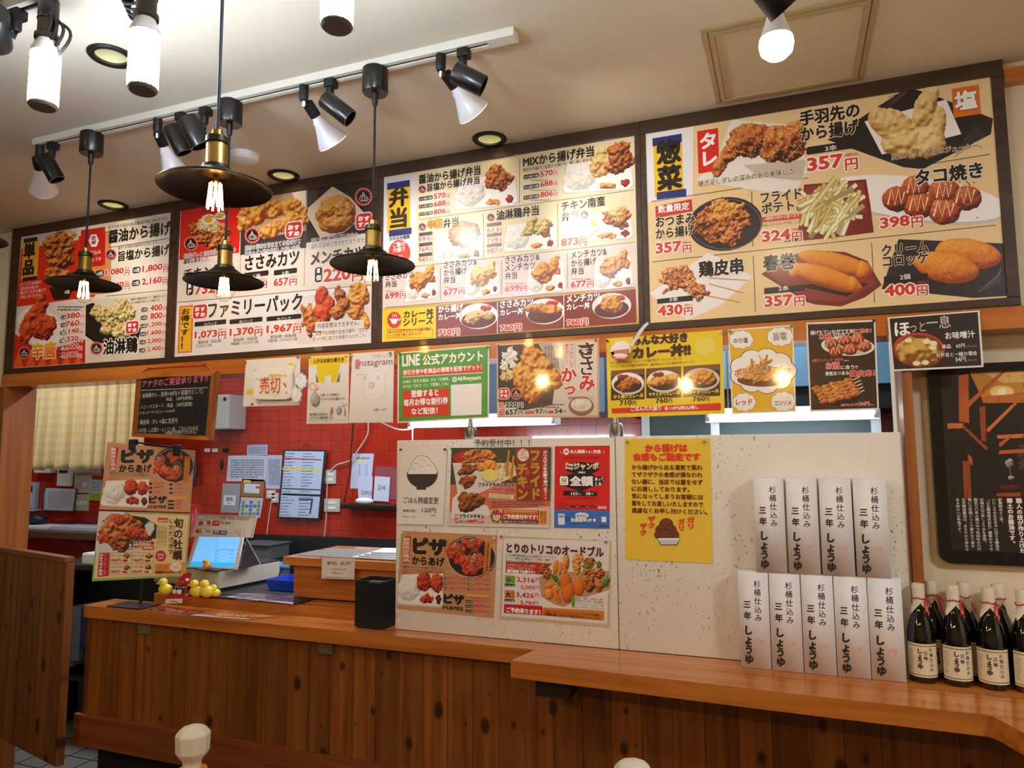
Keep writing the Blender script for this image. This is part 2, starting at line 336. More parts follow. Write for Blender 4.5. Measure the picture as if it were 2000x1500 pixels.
    def fries(s, x0, y0, x1, y1, n=46, seed=3, cols=((244, 232, 170), (232, 214, 140), (250, 242, 198), (214, 190, 110)), z=4, ln=0.34, ang=(-80, -20)):
        rng = random.Random(seed); w = min(x1-x0, y1-y0)*0.055
        for i in range(n):
            t = rng.uniform(0, 2*PI); q = math.sqrt(rng.random())*0.72; cx = (x0+x1)/2+(x1-x0)/2*q*math.cos(t); cy = (y0+y1)/2+(y1-y0)/2*q*math.sin(t)
            a = math.radians(rng.uniform(*ang) if rng.random() < .75 else rng.uniform(0, 180)); l = ln*(x1-x0)*rng.uniform(.3, .55)
            p0 = (cx-l*math.cos(a), cy-l*math.sin(a)); p1 = (cx+l*math.cos(a), cy+l*math.sin(a)); c = rng.choice(cols)
            s.L([p0, p1], w*1.5, tuple(int(v*.72) for v in c), z+i*0.03); s.L([p0, p1], w, c, z+i*0.03+.015)
        return s
    def bento(s, x0, y0, x1, y1, ramp, seed=1, sl=0.0, shelf=0.6, n=5, amp=.35):   # a white foam lunch tray: rice, fried piece, pasta, pickles
        w = x1-x0; h = y1-y0; q = lambda a, b: (x0+a*w, y0+b*h-sl*a*h)
        s.P([q(0.06, .22), q(.93, .16), q(1, .86), q(.93, 1), q(.05, 1.02), q(0, .92)], (214, 208, 200), 1.2)
        s.P([q(0.08, .2), q(.93, .14), q(.985, .84), q(.92, .95), q(.05, .97), q(0.02, .88)], (248, 246, 242), 1.5)
        c = q(.27, .55); s.lumps([(c[0], c[1], .2*w, .34*h), (c[0]-.03*w, c[1]+.1*h, .2*w, .26*h)], RICE, seed, .12, z=2, fine=1.6)
        c = q(.62, .85); s.lumps([(c[0], c[1], .13*w, .09*h)], GOLD, seed+1, .4, z=3)
        c = q(.87, .8); s.lumps([(c[0], c[1], .065*w, .11*h)], [(60, 4, 12), (120, 10, 24), (160, 26, 40), (190, 60, 70), (220, 110, 120)], seed+2, .35, z=3)
        a = q(.46, -.02); b = q(1.0, .66); return s.food(a[0], a[1], b[0], b[1], ramp, n, seed+3, amp, .5, z=4)
    def seal(s, cx, cy, r, txt='おすすめ'):     # red rounded stamp with four white letters
        s.RR(cx-r, cy-r, cx+r, cy+r, (255, 240, 235), 6.2, .3); s.RR(cx-r*.88, cy-r*.88, cx+r*.88, cy+r*.88, (214, 40, 36), 6.6, .25)
        for i, ch in enumerate(txt): s.T(ch, cx-r*.68+(i % 2)*r*.72, cy-r*.1+(i//2)*r*.72, r*.62, r*.56, (255, 255, 255), .05, z=7.2)
        return s
    def badge(s, cx, cy, r):                 # round garlic emblem
        s.E(cx, cy, r, r*1.04, (196, 40, 40), 6); s.ring(cx, cy, r*.96, r, r*.05, (240, 190, 180), 6.2); s.E(cx, cy, r*.7, r*.74, (26, 16, 16), 6.3)
        w = (240, 236, 230)
        for pts in ([(-.06, -.52), (-.1, -.25), (-.36, 0), (-.46, .28), (-.3, .48), (-.02, .52)], [(.02, -.52), (.06, -.25), (.28, -.02), (.36, .26), (.24, .46), (-.02, .52)], [(-.03, -.2), (-.2, .1), (-.16, .46)], [(-.01, -.2), (.12, .1), (.1, .46)], [(.3, .02), (.48, .1), (.54, .3), (.4, .46), (.24, .44)]):
            s.L([(cx+a*r, cy+b*r) for a, b in pts], r*.07, w, 6.7)
        for a in range(0, 360, 24): t = math.radians(a); s.E(cx+r*.84*math.cos(t), cy+r*.86*math.sin(t), r*.055, r*.055, (250, 214, 206), 6.5, n=6)
        return s
    def yen(s, num, x, y, w, h, col=(214, 62, 30), halo=(255, 255, 255), b=0.03, tax=True, yw=None):   # price: number and a smaller yen sign
        yw = yw or h*.72; s.T(num, x, y, w-yw-h*.1, h, col, b, halo, b+.05); s.T('円', x+w-yw, y-h*.04, yw, h*.68, col, b*.7, halo, b+.05)
        if tax: s.T('(税込)', x+w-yw, y-h*.8, yw, h*.22, col, 0.0)
        return s
    def slab(s, pts, th, col, back=None):     # the sheet itself
        u = s.uv(pts); s.add(u, [list(range(len(u)))], col, 0); n = len(u)
        P = s.O[None]+u[:, :1]*s.U[None]+u[:, 1:2]*s.V[None]; Q = P-s.N[None]*th
        s.vs.append(np.concatenate([P, Q])); s.face([[i, (i+1) % n, n+(i+1) % n, n+i] for i in range(n)] + [[n+i for i in range(n)][::-1]])
        s.n += 2*n; s.cs.append(np.tile(np.array(back or col, float)/255.0, (2*n, 1))); return s
    def build(s, name, m, parent=None, label=None, cat=None, group=None, loc=None):
        V = np.concatenate(s.vs); C = np.concatenate(s.cs); me = bpy.data.meshes.new(name)
        off = np.array(wloc(parent)) if parent is not None else (np.array(loc) if loc is not None else s.O)
        fi = np.concatenate(s.fi); fc = np.concatenate(s.fc); me.vertices.add(len(V)); me.vertices.foreach_set('co', (V-off).astype(np.float32).ravel())
        me.loops.add(len(fi)); me.loops.foreach_set('vertex_index', fi.astype(np.int32)); me.polygons.add(len(fc)); me.polygons.foreach_set('loop_start', (np.cumsum(fc)-fc).astype(np.int32))
        me.update(calc_edges=True); a = me.color_attributes.new('ink', 'BYTE_COLOR', 'POINT')
        a.data.foreach_set('color_srgb', np.concatenate([np.clip(C, 0, 1), np.ones((len(C), 1))], 1).astype(np.float32).ravel())
        me.materials.append(m); o = bpy.data.objects.new(name, me); COL.objects.link(o)
        if parent is not None: o.parent = parent
        else: o.location = off
        return tag(o, label, cat, group)
def wallsheet(corners, Yp, crop=(0, 0, 1)):      # a sheet hanging flat on a wall plane; corners TL TR BR BL
    ox, oy, k = crop; q = [at(ox+x/k, oy+y/k, Yp) for x, y in corners]; c = sum(q)/4
    U = (q[2]-q[3])+(q[1]-q[0]); return Sheet(c, U, (0, 0, 1), crop)
BLK = (32, 24, 20); WHT = (255, 255, 255); RED = (214, 30, 24); ORG = (220, 66, 28)
# ------------------------------------------------------------------ the room
W_ORANGE = wood('counter_wood', (158, 88, 30), (192, 112, 42), (208, 130, 56), 'X', 1.0, rough=0.26, coat=0.5)
W_ORANGE_Z = wood('post_wood', (118, 66, 22), (146, 84, 30), (164, 100, 40), 'Z', 1.0, rough=0.5, coat=0.05)
W_PLANK = wood('pine_planks', (102, 55, 16), (136, 76, 24), (158, 94, 35), 'Z', 1.0, plank=0.088, knots=True, rough=0.38, coat=0.2, tone=0.3)
W_DARK = wood('dark_frame_wood', (46, 30, 16), (62, 41, 23), (82, 55, 32), 'X', 1.0, rough=0.5, coat=0.1)
M_CEIL = mat('plaster_ceiling', (234, 223, 200), 0.9, bump=(9, 0.35))
M_WALL = mat('cream_wall', (226, 214, 186), 0.9, bump=(30, 0.2))
M_RED = mat('red_tiles', (176, 34, 18), 0.25, coat=0.3)
def tile_nodes(m, c1, c2, grout, w, h, mortar, bump=True):
    nt = m.node_tree; tc = N(m, 'ShaderNodeTexCoord'); sx = N(m, 'ShaderNodeSeparateXYZ'); cx = N(m, 'ShaderNodeCombineXYZ'); br = N(m, 'ShaderNodeTexBrick'); L = nt.links.new
    L(tc.outputs['Object'], sx.inputs[0]); L(sx.outputs['X'], cx.inputs['X']); L(sx.outputs['Z' if m.name != 'floor_tiles' else 'Y'], cx.inputs['Y']); L(cx.outputs[0], br.inputs['Vector'])
    br.offset = 0.0; br.inputs['Color1'].default_value = (*s2l(c1), 1); br.inputs['Color2'].default_value = (*s2l(c2), 1); br.inputs['Mortar'].default_value = (*s2l(grout), 1)
    br.inputs['Scale'].default_value = 1.0; br.inputs['Mortar Size'].default_value = mortar; br.inputs['Brick Width'].default_value = w; br.inputs['Row Height'].default_value = h; br.inputs['Mortar Smooth'].default_value = 0.4
    b = nt.nodes['Principled BSDF']; L(br.outputs['Color'], b.inputs['Base Color'])
    bp = N(m, 'ShaderNodeBump'); bp.inputs['Strength'].default_value = 0.5; bp.inputs['Distance'].default_value = 0.002; bp.invert = True; L(br.outputs['Fac'], bp.inputs['Height']); L(bp.outputs[0], b.inputs['Normal'])
tile_nodes(M_RED, (180, 46, 24), (168, 40, 20), (134, 34, 20), 0.078, 0.066, 0.0022)
M_FLOOR = mat('floor_tiles', (120, 116, 106), 0.5); tile_nodes(M_FLOOR, (122, 118, 106), (110, 106, 96), (40, 38, 34), 0.15, 0.15, 0.006)
M_REDP = mat('red_painted_wall', (170, 30, 18), 0.5)
M_SHOPF = mat('shop_floor_boards', (70, 50, 36), 0.6)
M_BLACK = mat('black_metal', (14, 14, 15), 0.35, coat=0.2); M_BLKPL = mat('black_plastic', (16, 16, 17), 0.5)
M_WHITEP = mat('white_plastic', (236, 236, 230), 0.4); M_STEEL = mat('brushed_steel', (190, 192, 192), 0.28, metal=1.0)
M_DKSTEEL = mat('dull_steel', (70, 74, 76), 0.4, metal=0.8); M_BRASS = mat('aged_brass', (176, 140, 72), 0.3, metal=1.0); M_BRONZE = mat('bronze_collar', (60, 52, 38), 0.4, metal=0.8)

ZC = 2.466                                         # ceiling height
DOWN = [(-2.566, -0.066), (-1.711, -0.062), (-0.882, -0.062), (-1.606, -0.881)]
RD = 0.043
bm = bmesh.new()
out = [bm.verts.new((x, y, ZC)) for x, y in ((-6.5, -4.6), (2.6, -4.6), (2.6, 0.13), (-6.5, 0.13))]
E = [bm.edges.new((out[i], out[(i+1) % 4])) for i in range(4)]
for x, y in DOWN:
    ring = [bm.verts.new((x+RD*math.cos(2*PI*k/32), y+RD*math.sin(2*PI*k/32), ZC)) for k in range(32)]
    E += [bm.edges.new((ring[k], ring[(k+1) % 32])) for k in range(32)]
bmesh.ops.triangle_fill(bm, use_beauty=True, use_dissolve=False, edges=E, normal=(0, 0, -1))
me = bpy.data.meshes.new('ceiling'); bm.to_mesh(me); bm.free(); me.materials.append(M_CEIL)
o = bpy.data.objects.new('ceiling', me); COL.objects.link(o); tag(o, kind='structure')
MB().box((-6.5, -4.6, -0.06), (2.6, 0.2, -0.004)).build('floor', M_SHOPF, kind='structure')
MB().box((-6.5, 0.2, -0.06), (2.6, 1.6, 0.0)).build('floor_kitchen', M_FLOOR, kind='structure', loc=(0, 0, 0))
MB().box((-6.5, 1.5, 0.0), (2.6, 1.58, 2.35)).build('wall_back', M_RED, kind='structure', loc=(0, 0, 0.0))
MB().box((-6.5, 0.13, 2.30), (2.6, 1.58, 2.36)).build('ceiling_kitchen', mat('kitchen_ceiling_board', (200, 190, 176), 0.8), kind='structure')
MB().box((-6.58, 0.13, 0), (-6.5, 1.58, 2.36)).build('wall_kitchen_left', M_REDP, kind='structure')
MB().box((2.6, 0.10, 0), (2.68, 1.58, 2.36)).build('wall_kitchen_right', M_REDP, kind='structure')
MB().box((-6.5, 0.03, 1.80), (2.6, 0.13, ZC+0.04)).build('wall_header', M_WALL, kind='structure')
MB().box((0.285, 0.10, 0.0), (2.6, 0.18, 1.80)).build('wall_right', M_WALL, kind='structure')
MB().box((-6.5, 0.02, 0.0), (-3.275, 0.12, 1.80)).build('wall_left', M_WALL, kind='structure')
MB().box((2.6, -4.6, 0), (2.68, 0.10, ZC)).build('wall_side_right', M_WALL, kind='structure')
MB().box((-6.58, -4.6, 0), (-6.5, 0.12, ZC)).build('wall_side_left', M_WALL, kind='structure')
MB().box((-6.5, -4.68, 0), (2.6, -4.6, ZC)).build('wall_front', M_WALL, kind='structure')
# timber lintel under the menu boards, jamb at the doorway, post beside the counter
MB().box((-3.275, 0.0, 1.742), (0.72, 0.125, 1.80)).build('trim_1', W_ORANGE, kind='structure')
MB().box((-3.275, -0.006, 0.0), (-3.24, 0.14, 1.742)).build('trim_2', W_ORANGE_Z, kind='structure')
MB().box((0.289, 0.0, 0.845), (0.314, 0.10, 1.742)).build('trim_3', W_ORANGE_Z, kind='structure')
MB().box((0.574, 0.0, 2.40), (2.0, 0.03, 2.44)).build('trim_4', W_ORANGE, kind='structure')
MB().box((0.725, 0.06, 1.70), (2.0, 0.10, 1.76)).build('trim_5', W_ORANGE, kind='structure')
# ceiling hatch
M_HATCH = mat('hatch_panel', (224, 208, 172), 0.85, bump=(12, 0.2)); M_ALU = mat('cream_aluminium', (196, 178, 136), 0.45, metal=0.3)
t = thing('ceiling_hatch', (0.03, -0.235, ZC), 'square cream access hatch in the ceiling with a raised metal rim', 'hatch')
hx0, hx1, hy0, hy1 = -0.16, 0.235, -0.435, -0.035; q = MB()
for i, (w, z) in enumerate(((0.0, 0.006), (0.016, 0.010))):
    a, b, c, d = hx0+w, hx1-w, hy0+w, hy1-w; e = 0.012
    q.box((a, c, ZC-z), (b, c+e, ZC-0.0005)); q.box((a, d-e, ZC-z), (b, d, ZC-0.0005)); q.box((a, c+e, ZC-z), (a+e, d-e, ZC-0.0005)); q.box((b-e, c+e, ZC-z), (b, d-e, ZC-0.0005))
q.build('rim', M_ALU, t)
MB().box((hx0+0.029, hy0+0.029, ZC-0.004), (hx1-0.029, hy1-0.029, ZC-0.0005)).build('panel', M_HATCH, t)
# smoke detector
sp = atz(475, 302, ZC)
q = MB().lathe([(0.052, 0), (0.052, -0.012), (0.045, -0.024), (0.028, -0.030), (0.001, -0.031)], (sp[0], sp[1], ZC), n=28, cap=False)
q.build('smoke_detector', M_WHITEP, label='round white smoke detector on the ceiling behind the big pendant shade', cat='detector')
# recessed downlights
M_REFL = mat('downlight_reflector', (214, 218, 190), 0.3, metal=0.6); M_LAMPW = mat('downlight_lamp', (255, 250, 220), 0.5, emit=(255, 240, 190), es=0.45)
for (x, y), lb in zip(DOWN, ('downlight over the leftmost menu board', 'downlight over the second menu board, next to the big pendant', 'downlight over the bento menu board', 'downlight between the hanging corn bulbs, farthest from the boards')):
    t = thing('downlight', (x, y, ZC), 'black ringed recessed ' + lb, 'downlight', 'recessed ceiling downlights')
    MB().lathe([(RD-0.004, 0.0), (RD-0.004, -0.005), (RD+0.010, -0.007), (RD+0.014, -0.003), (RD+0.014, 0.0)], (x, y, ZC-0.0005), n=36, cap=False).build('ring', M_BLKPL, t)
    MB().lathe([(RD-0.005, 0.0), (RD-0.010, 0.05), (RD-0.016, 0.075)], (x, y, ZC), n=36, cap=False).build('reflector', M_REFL, t)
    MB().lathe([(0.030, 0), (0.030, 0.01)], (x, y, ZC+0.072), n=24).build('lamp', M_LAMPW, t)
    lamp('downlight_beam', 'SPOT', (x, y, ZC+0.04), E_DOWN, (255, 226, 170), t, 0.02, (x, y+0.012, 0), 110, 0.4)

# ------------------------------------------------------------------ track and lamps
M_TRACK = mat('track_white', (232, 228, 214), 0.45)
def track(x0, x1, y, lb, endcap=True):
    t = thing('lighting_track', ((x0+x1)/2, y, ZC), lb, 'lighting track', 'ceiling lighting tracks')
    q = MB(); z0 = ZC-0.022
    q.box((x0, y-0.018, z0), (x1, y-0.006, ZC-0.0004)); q.box((x0, y+0.006, z0), (x1, y+0.018, ZC-0.0004)); q.box((x0, y-0.006, ZC-0.006), (x1, y+0.006, ZC-0.0004)); q.build('rail', M_TRACK, t)
    MB().box((x0+0.002, y-0.0058, z0+0.004), (x1-0.002, y+0.0058, ZC-0.0062)).build('slot', M_BLKPL, t)
    if endcap: MB().box((x1, y-0.019, z0-0.001), (x1+0.075, y+0.019, ZC-0.0004), 0.002).build('feed_box', M_TRACK, t)
TY = -0.6
track(-2.27, -0.66, TY, 'long white ceiling track carrying spotlights in front of the menu boards')
TY2 = -1.12
track(-2.6, -0.3, TY2, 'white ceiling track carrying the corn bulbs, farther from the menu boards', False)
M_CORD = mat('black_cord', (18, 18, 20), 0.7); M_NAVY = mat('dark_blue_cord', (22, 26, 46), 0.7)
M_SHADE = mat('black_enamel', (5, 5, 5), 0.42, spec=0.2); M_SHADEIN = M_SHADE
M_FIL = mat('glowing_filament', (255, 190, 110), 0.5, emit=(255, 196, 120), es=E_FIL)
M_GLASS = bpy.data.materials.new('clear_bulb_glass'); M_GLASS.use_nodes = True
def thin_glass(m, tint, rough, k):
    nt = m.node_tree; nt.nodes.clear(); o = nt.nodes.new('ShaderNodeOutputMaterial'); a = nt.nodes.new('ShaderNodeBsdfTransparent'); g = nt.nodes.new('ShaderNodeBsdfGlossy'); x = nt.nodes.new('ShaderNodeMixShader'); f = nt.nodes.new('ShaderNodeLayerWeight')
    a.inputs[0].default_value = (*tint, 1); g.inputs['Roughness'].default_value = rough; f.inputs[0].default_value = k
    nt.links.new(f.outputs['Fresnel'], x.inputs[0]); nt.links.new(a.outputs[0], x.inputs[1]); nt.links.new(g.outputs[0], x.inputs[2]); nt.links.new(x.outputs[0], o.inputs[0])
thin_glass(M_GLASS, (1.0, 0.95, 0.88), 0.02, 0.03)
def pendant(canopy_px, shade_px, Y, R, lb, cord_m=M_CORD, top=None, ztop=None):
    s = at(*shade_px, Y); x, y, z = s[0], Y, s[2]                 # z: the shade's rim plane
    t = thing('pendant_lamp', (x, y, z), lb, 'pendant lamp', 'black disc pendant lamps with bare filament bulbs')
    zt = ZC-0.022 if ztop is None else ztop
    MB().lathe([(0.030, 0.004), (0.034, 0), (0.034, -0.062), (0.031, -0.066), (0.006, -0.066)], (x, y, zt), n=28).build('canopy', M_BLACK, t)
    MB().lathe([(0.009, 0), (0.007, -0.03), (0.0035, -0.036)], (x, y, zt-0.066), n=14).build('cord_grip', M_BLKPL, t)
    h = R*0.30
    MB().tube([(x, y, zt-0.07), (x, y, z+h+0.078)], 0.0032, 8).build('cord', cord_m, t)
    MB().lathe([(0.004, 0.086), (0.010, 0.082), (0.011, 0.070)], (x, y, z+h), n=20).build('cord_cap', M_BRASS, t)
    k = MB().lathe([(0.011, 0.072), (0.021, 0.068), (0.022, 0.056), (0.019, 0.054)], (x, y, z+h), n=24)
    k.build('collar', M_BRONZE, t); k = MB().lathe([(0.022, 0.012), (0.026, 0.010), (0.028, 0.002), (0.028, -0.004), (0.022, -0.006)], (x, y, z+h), n=24); k.build('shade_ring', M_BRONZE, t)
    MB().lathe([(0.018, 0.056), (0.020, 0.052), (0.020, 0.014), (0.022, 0.010)], (x, y, z+h), n=24).build('socket', M_BRASS, t)
    MB().lathe([(0.020, h), (0.034, h), (R*0.45, h*0.62), (R*0.8, h*0.22), (R*0.985, 0.0), (R, -0.003), (R*0.99, -0.004), (R*0.965, -0.001), (R*0.8, h*0.17), (R*0.45, h*0.56), (0.030, h-0.004), (0.016, h-0.004)], (x, y, z), n=64, cap=False).build('shade', M_SHADE, t)
    b = MB().lathe([(0.013, 0.012), (0.014, 0.0), (0.018, -0.010), (0.0255, -0.032), (0.0280, -0.048), (0.0265, -0.061), (0.0185, -0.074), (0.008, -0.081), (0.001, -0.083)], (x, y, z+h-0.008), n=28, cap=False).build('bulb', M_GLASS, t)
    f = MB()
    for i in range(8):
        a = 2*PI*i/8; f.tube([(x+0.010*math.cos(a), y+0.010*math.sin(a), z+h-0.024), (x+0.0145*math.cos(a+.25), y+0.0145*math.sin(a+.25), z+h-0.074)], 0.0017, 6)
    f.build('filament', M_FIL, b)
    MB().lathe([(0.005, 0), (0.004, -0.022), (0.002, -0.026)], (x, y, z+h-0.006), n=10).build('stem', M_BRASS, b)
pendant((200, 262), (164, 555), TY, 0.105, 'black disc pendant lamp hanging in front of the leftmost menu board')
pendant((470, 205), (438, 549), TY, 0.108, 'black disc pendant lamp in front of the second menu board, below the big one')
pendant((747, 145), (728, 516), TY, 0.109, 'black disc pendant lamp hanging in front of the bento menu board')
pendant(None, (421, 366), TY2, 0.105, 'large black disc pendant lamp nearest the camera, on a dark blue cord', M_NAVY)
pendant(None, (-58, 466), TY, 0.108, 'black disc pendant lamp cut off by the edge of the view at the far left', ztop=ZC)
# more of the same pendants hang over the seats behind the camera and show as glints in the laminated posters
for gx, gy in ((1060, 740), (1340, 748), (1527, 732)):
    g = at(gx, gy, 0.0); k = (2.45+2.17)/2.17; p = CAM+(g-CAM)*k
    t = thing('pendant_lamp', (p[0], -p[1], p[2]), 'black pendant lamp over the seats, reflected in the poster beside the ' + {1060: 'white seam post', 1340: 'curry bowls', 1527: 'fried potatoes'}[gx], 'pendant lamp', 'pendants over the seats')
    X, Yp, Z = p[0], -p[1], p[2]
    MB().tube([(X, Yp, ZC), (X, Yp, Z+0.11)], 0.003, 6).build('cord', M_CORD, t)
    MB().lathe([(0.02, 0.11), (0.02, 0.04), (0.11, 0.005), (0.113, 0.0), (0.10, 0.004), (0.016, 0.03)], (X, Yp, Z), n=32).build('shade', M_SHADE, t)
    MB().ball((X, Yp, Z-0.015), 0.020, 12, 8, (1, 1, 1.5)).build('bulb', mat('frosted_warm_bulb', (255, 214, 150), .5, emit=(255, 206, 130), es=420), t)
# corn bulbs: a column of white LEDs on a socket, its spare flex tied in a bundle
M_LED = mat('led_column', (250, 252, 255), 0.5, emit=(228, 240, 255), es=E_CORN)
nt = M_LED.node_tree; tc = N(M_LED, 'ShaderNodeTexCoord'); mp = N(M_LED, 'ShaderNodeSeparateXYZ'); nt.links.new(tc.outputs['Object'], mp.inputs[0])
at2 = N(M_LED, 'ShaderNodeMath'); at2.operation = 'ARCTAN2'; nt.links.new(mp.outputs['Y'], at2.inputs[0]); nt.links.new(mp.outputs['X'], at2.inputs[1])
def mth(m, op, a, b=None):
    n = N(m, 'ShaderNodeMath'); n.operation = op
    for i, v in enumerate((a, b)):
        if v is None: continue
        if hasattr(v, 'links'): m.node_tree.links.new(v, n.inputs[i])
        else: n.inputs[i].default_value = v
    return n.outputs[0]
st = mth(M_LED, 'GREATER_THAN', mth(M_LED, 'SINE', mth(M_LED, 'MULTIPLY', at2.outputs[0], 14.0)), -0.72)
rw = mth(M_LED, 'GREATER_THAN', mth(M_LED, 'SINE', mth(M_LED, 'MULTIPLY', mp.outputs['Z'], 620.0)), -0.85)
nt.links.new(mth(M_LED, 'ADD', mth(M_LED, 'MULTIPLY', mth(M_LED, 'MULTIPLY', st, rw), E_CORN), E_CORN*0.007), nt.nodes['Principled BSDF'].inputs['Emission Strength'])
M_CAPW = mat('frosted_white_cap', (232, 232, 226), 0.35); M_CAPD = mat('bulb_end_cap', (90, 84, 76), 0.5)
def corn(px, lb, bundle=1):
    c = at(*px, TY2); x, y, z = c[0], TY2, c[2]
    t = thing('corn_bulb_lamp', (x, y, z), lb, 'corn bulb', 'hanging corn bulbs')
    R = 0.0295; H = 0.062
    MB().lathe([(0.021, 0.0), (0.021, -0.045), (0.017, -0.05), (0.008, -0.052), (0.005, -0.066)], (x, y, ZC-0.02), n=20).build('track_plug', M_BLACK, t)
    MB().tube([(x, y, ZC-0.085), (x+0.002, y, (ZC-0.085+z+0.185)/2), (x, y, z+H+0.088)], 0.0032, 8).build('cord', M_CORD, t)
    b = MB()
    for i in range(4):
        w = 0.012+0.004*i; s = bundle; zz = z+H+0.095
        b.tube([(x+s*(0.006+w*math.sin(PI*k/10)*(1.5+0.3*i)), y+0.006*i-0.01, zz-0.006*i-0.085*k/10*(0.8+0.12*i)) for k in range(11)] if bundle > 0 else
               [(x+s*(0.004+0.052*math.sin(PI*k/10)), y+0.005*i-0.01, zz-0.004*i+0.03*math.cos(PI*k/10)*(0.5+0.25*i)-0.02) for k in range(11)], 0.0034, 7)
    b.build('cord_bundle', M_CORD, t)
    MB().lathe([(0.006, 0.088), (0.020, 0.082), (0.022, 0.072), (0.020, 0.070), (0.020, 0.040), (0.025, 0.036), (0.025, 0.026), (0.019, 0.024)], (x, y, z+H), n=24).build('socket', M_BRONZE, t)
    MB().lathe([(0.019, 0.026), (0.020, 0.022), (R, 0.0), (R, -0.008)], (x, y, z+H), n=28, cap=False).build('bulb_neck', M_CAPW, t)
    MB().lathe([(R*0.97, H-0.008), (R, H-0.012), (R, -H+0.006), (R*0.97, -H)], (x, y, z), n=40, cap=False).build('led_column', M_LED, t)
    MB().lathe([(R*0.98, -H), (R*0.98, -H-0.004), (R*0.85, -H-0.008)], (x, y, z), n=28).build('end_cap', M_CAPD, t)
corn((87, 152), 'glowing corn bulb at the far left, its flex tied in a bundle beside the socket')
corn((281, 116), 'glowing corn bulb second from the left, in front of the downlight', -1)
corn((659, -14), 'glowing corn bulb at the top of the view above the spotlights')
# spotlights
M_REFLB = mat('milky_reflector_bulb', (244, 244, 248), 0.22, coat=0.4); M_LENS = mat('lit_bulb_face', (255, 244, 220), 0.4, emit=(255, 236, 205), es=2.2); M_LABEL = print_mat('rating_label', 0.6, 0)
def bulb_spot(top, sock, tip, lb, Y=TY, dy=0.12, aim=None):
    p0 = at(*top, Y); a = Vector(at(*sock, Y+0.03)); b = Vector(at(*tip, Y+dy)); x, y = p0[0], Y
    t = thing('bulb_spotlight', (x, y, ZC), lb, 'spotlight', 'spotlights with bare reflector bulbs'); d = (b-a).normalized()
    MB().lathe([(0.013, 0), (0.013, -0.036), (0.010, -0.044), (0.004, -0.046)], (x, y, ZC-0.020), n=18).build('track_plug', M_BLKPL, t)
    z = ZC-0.066; MB().tube([(x, y, z), (x, y, min(z-0.01, a.z+0.004)), tuple(a)], 0.0045, 8).build('arm', M_STEEL, t)
    s = MB().lathe([(0.010, -0.008), (0.016, -0.004), (0.016, 0.036), (0.013, 0.038)], a, d, 20); s.build('socket', M_BLKPL, t)
    L = (b-a).length; R = 0.046
    q = MB().lathe([(0.013, 0.036), (0.015, 0.045), (0.019, 0.050), (0.020, 0.062), (R*0.72, L*0.74), (R*0.97, L*0.92), (R, L*0.97)], a, d, 32, cap=False).build('bulb', M_REFLB, t)
    MB().lathe([(R, L*0.97), (R*0.96, L*0.985), (R*0.7, L*1.0), (0.001, L*1.01)], a, d, 32, cap=False).build('lens', M_LENS, q)
    e = b+d*0.02; lamp('spot_beam', 'SPOT', e, E_SPOT, (255, 246, 230), t, 0.04, e+(Vector(aim)-e if aim else d), 105, 0.8)
def can_spot(top, a_px, b_px, r, lb, Y=TY, dy=-0.025, ztop=ZC, da=-0.055):
    p0 = at(*top, Y) if top else None; a = Vector(at(*a_px, Y+da)); b = Vector(at(*b_px, Y+dy)); d = (b-a).normalized(); x = p0[0] if top else a.x
    t = thing('can_spotlight', (x, Y, ztop), lb, 'spotlight', 'black can spotlights')
    q = MB().box((x-0.012, Y-0.014, ztop-0.044), (x+0.018, Y+0.014, ztop-0.020), 0.003); q.lathe([(0.011, 0), (0.011, -0.022), (0.008, -0.026)], (x, Y, ztop-0.044), n=16); q.build('track_plug', M_BLKPL, t)
    m = a+(b-a)*0.25; MB().tube([(x, Y, ztop-0.068), (x, Y, ztop-0.085), tuple(m)], 0.006, 8).build('arm', M_BLKPL, t)
    L = (b-a).length
    MB().lathe([(0.001, 0), (r-0.002, 0), (r, 0.003), (r, L), (r-0.003, L), (r-0.003, L-0.012), (0.001, L-0.014)], a, d, 36, cap=False).build('housing', M_BLACK, t)
    return t
bulb_spot((79, 276), (73, 312), (86, 372), 'bulb spotlight with a white reflector bulb at the left end of the track', aim=(-2.75, 0, 2.0))
bulb_spot((309, 223), (310, 262), (345, 342), 'bulb spotlight half hidden behind the big pendant shade', aim=(-1.95, 0, 2.0))
bulb_spot((594, 158), (602, 204), (651, 280), 'bulb spotlight with a white reflector bulb left of the middle pendant cord', aim=(-1.1, 0, 2.0))
bulb_spot((861, 98), (872, 146), (926, 222), 'bulb spotlight with a white reflector bulb nearest the right end of the track', aim=(-0.2, 0, 2.05))
can_spot((103, 272), (85, 304), (112, 352), 0.0245, 'black can spotlight beside the white bulb at the left end of the track')
can_spot((354, 210), (333, 247), (360, 299), 0.0245, 'black can spotlight, left one of the close pair above the big pendant', dy=0.0, da=-0.03)
can_spot((401, 198), (366, 230), (394, 286), 0.029, 'black can spotlight, right one of the close pair above the big pendant', dy=-0.075, da=-0.105)
can_spot((645, 142), (633, 192), (684, 232), 0.0245, 'black can spotlight tilted beside the middle white reflector bulb')
can_spot((904, 84), (887, 140), (944, 169), 0.0265, 'black can spotlight tilted beside the rightmost white reflector bulb')
t = can_spot(None, (-16, 22), (-9, 86), 0.034, 'black can spotlight with a pale rating label at the top left edge', TY2, 0.0)
t = can_spot(None, (1500, -44), (1543, 10), 0.036, 'black can spotlight at the top edge above the lit bulb', -0.94, -0.03)
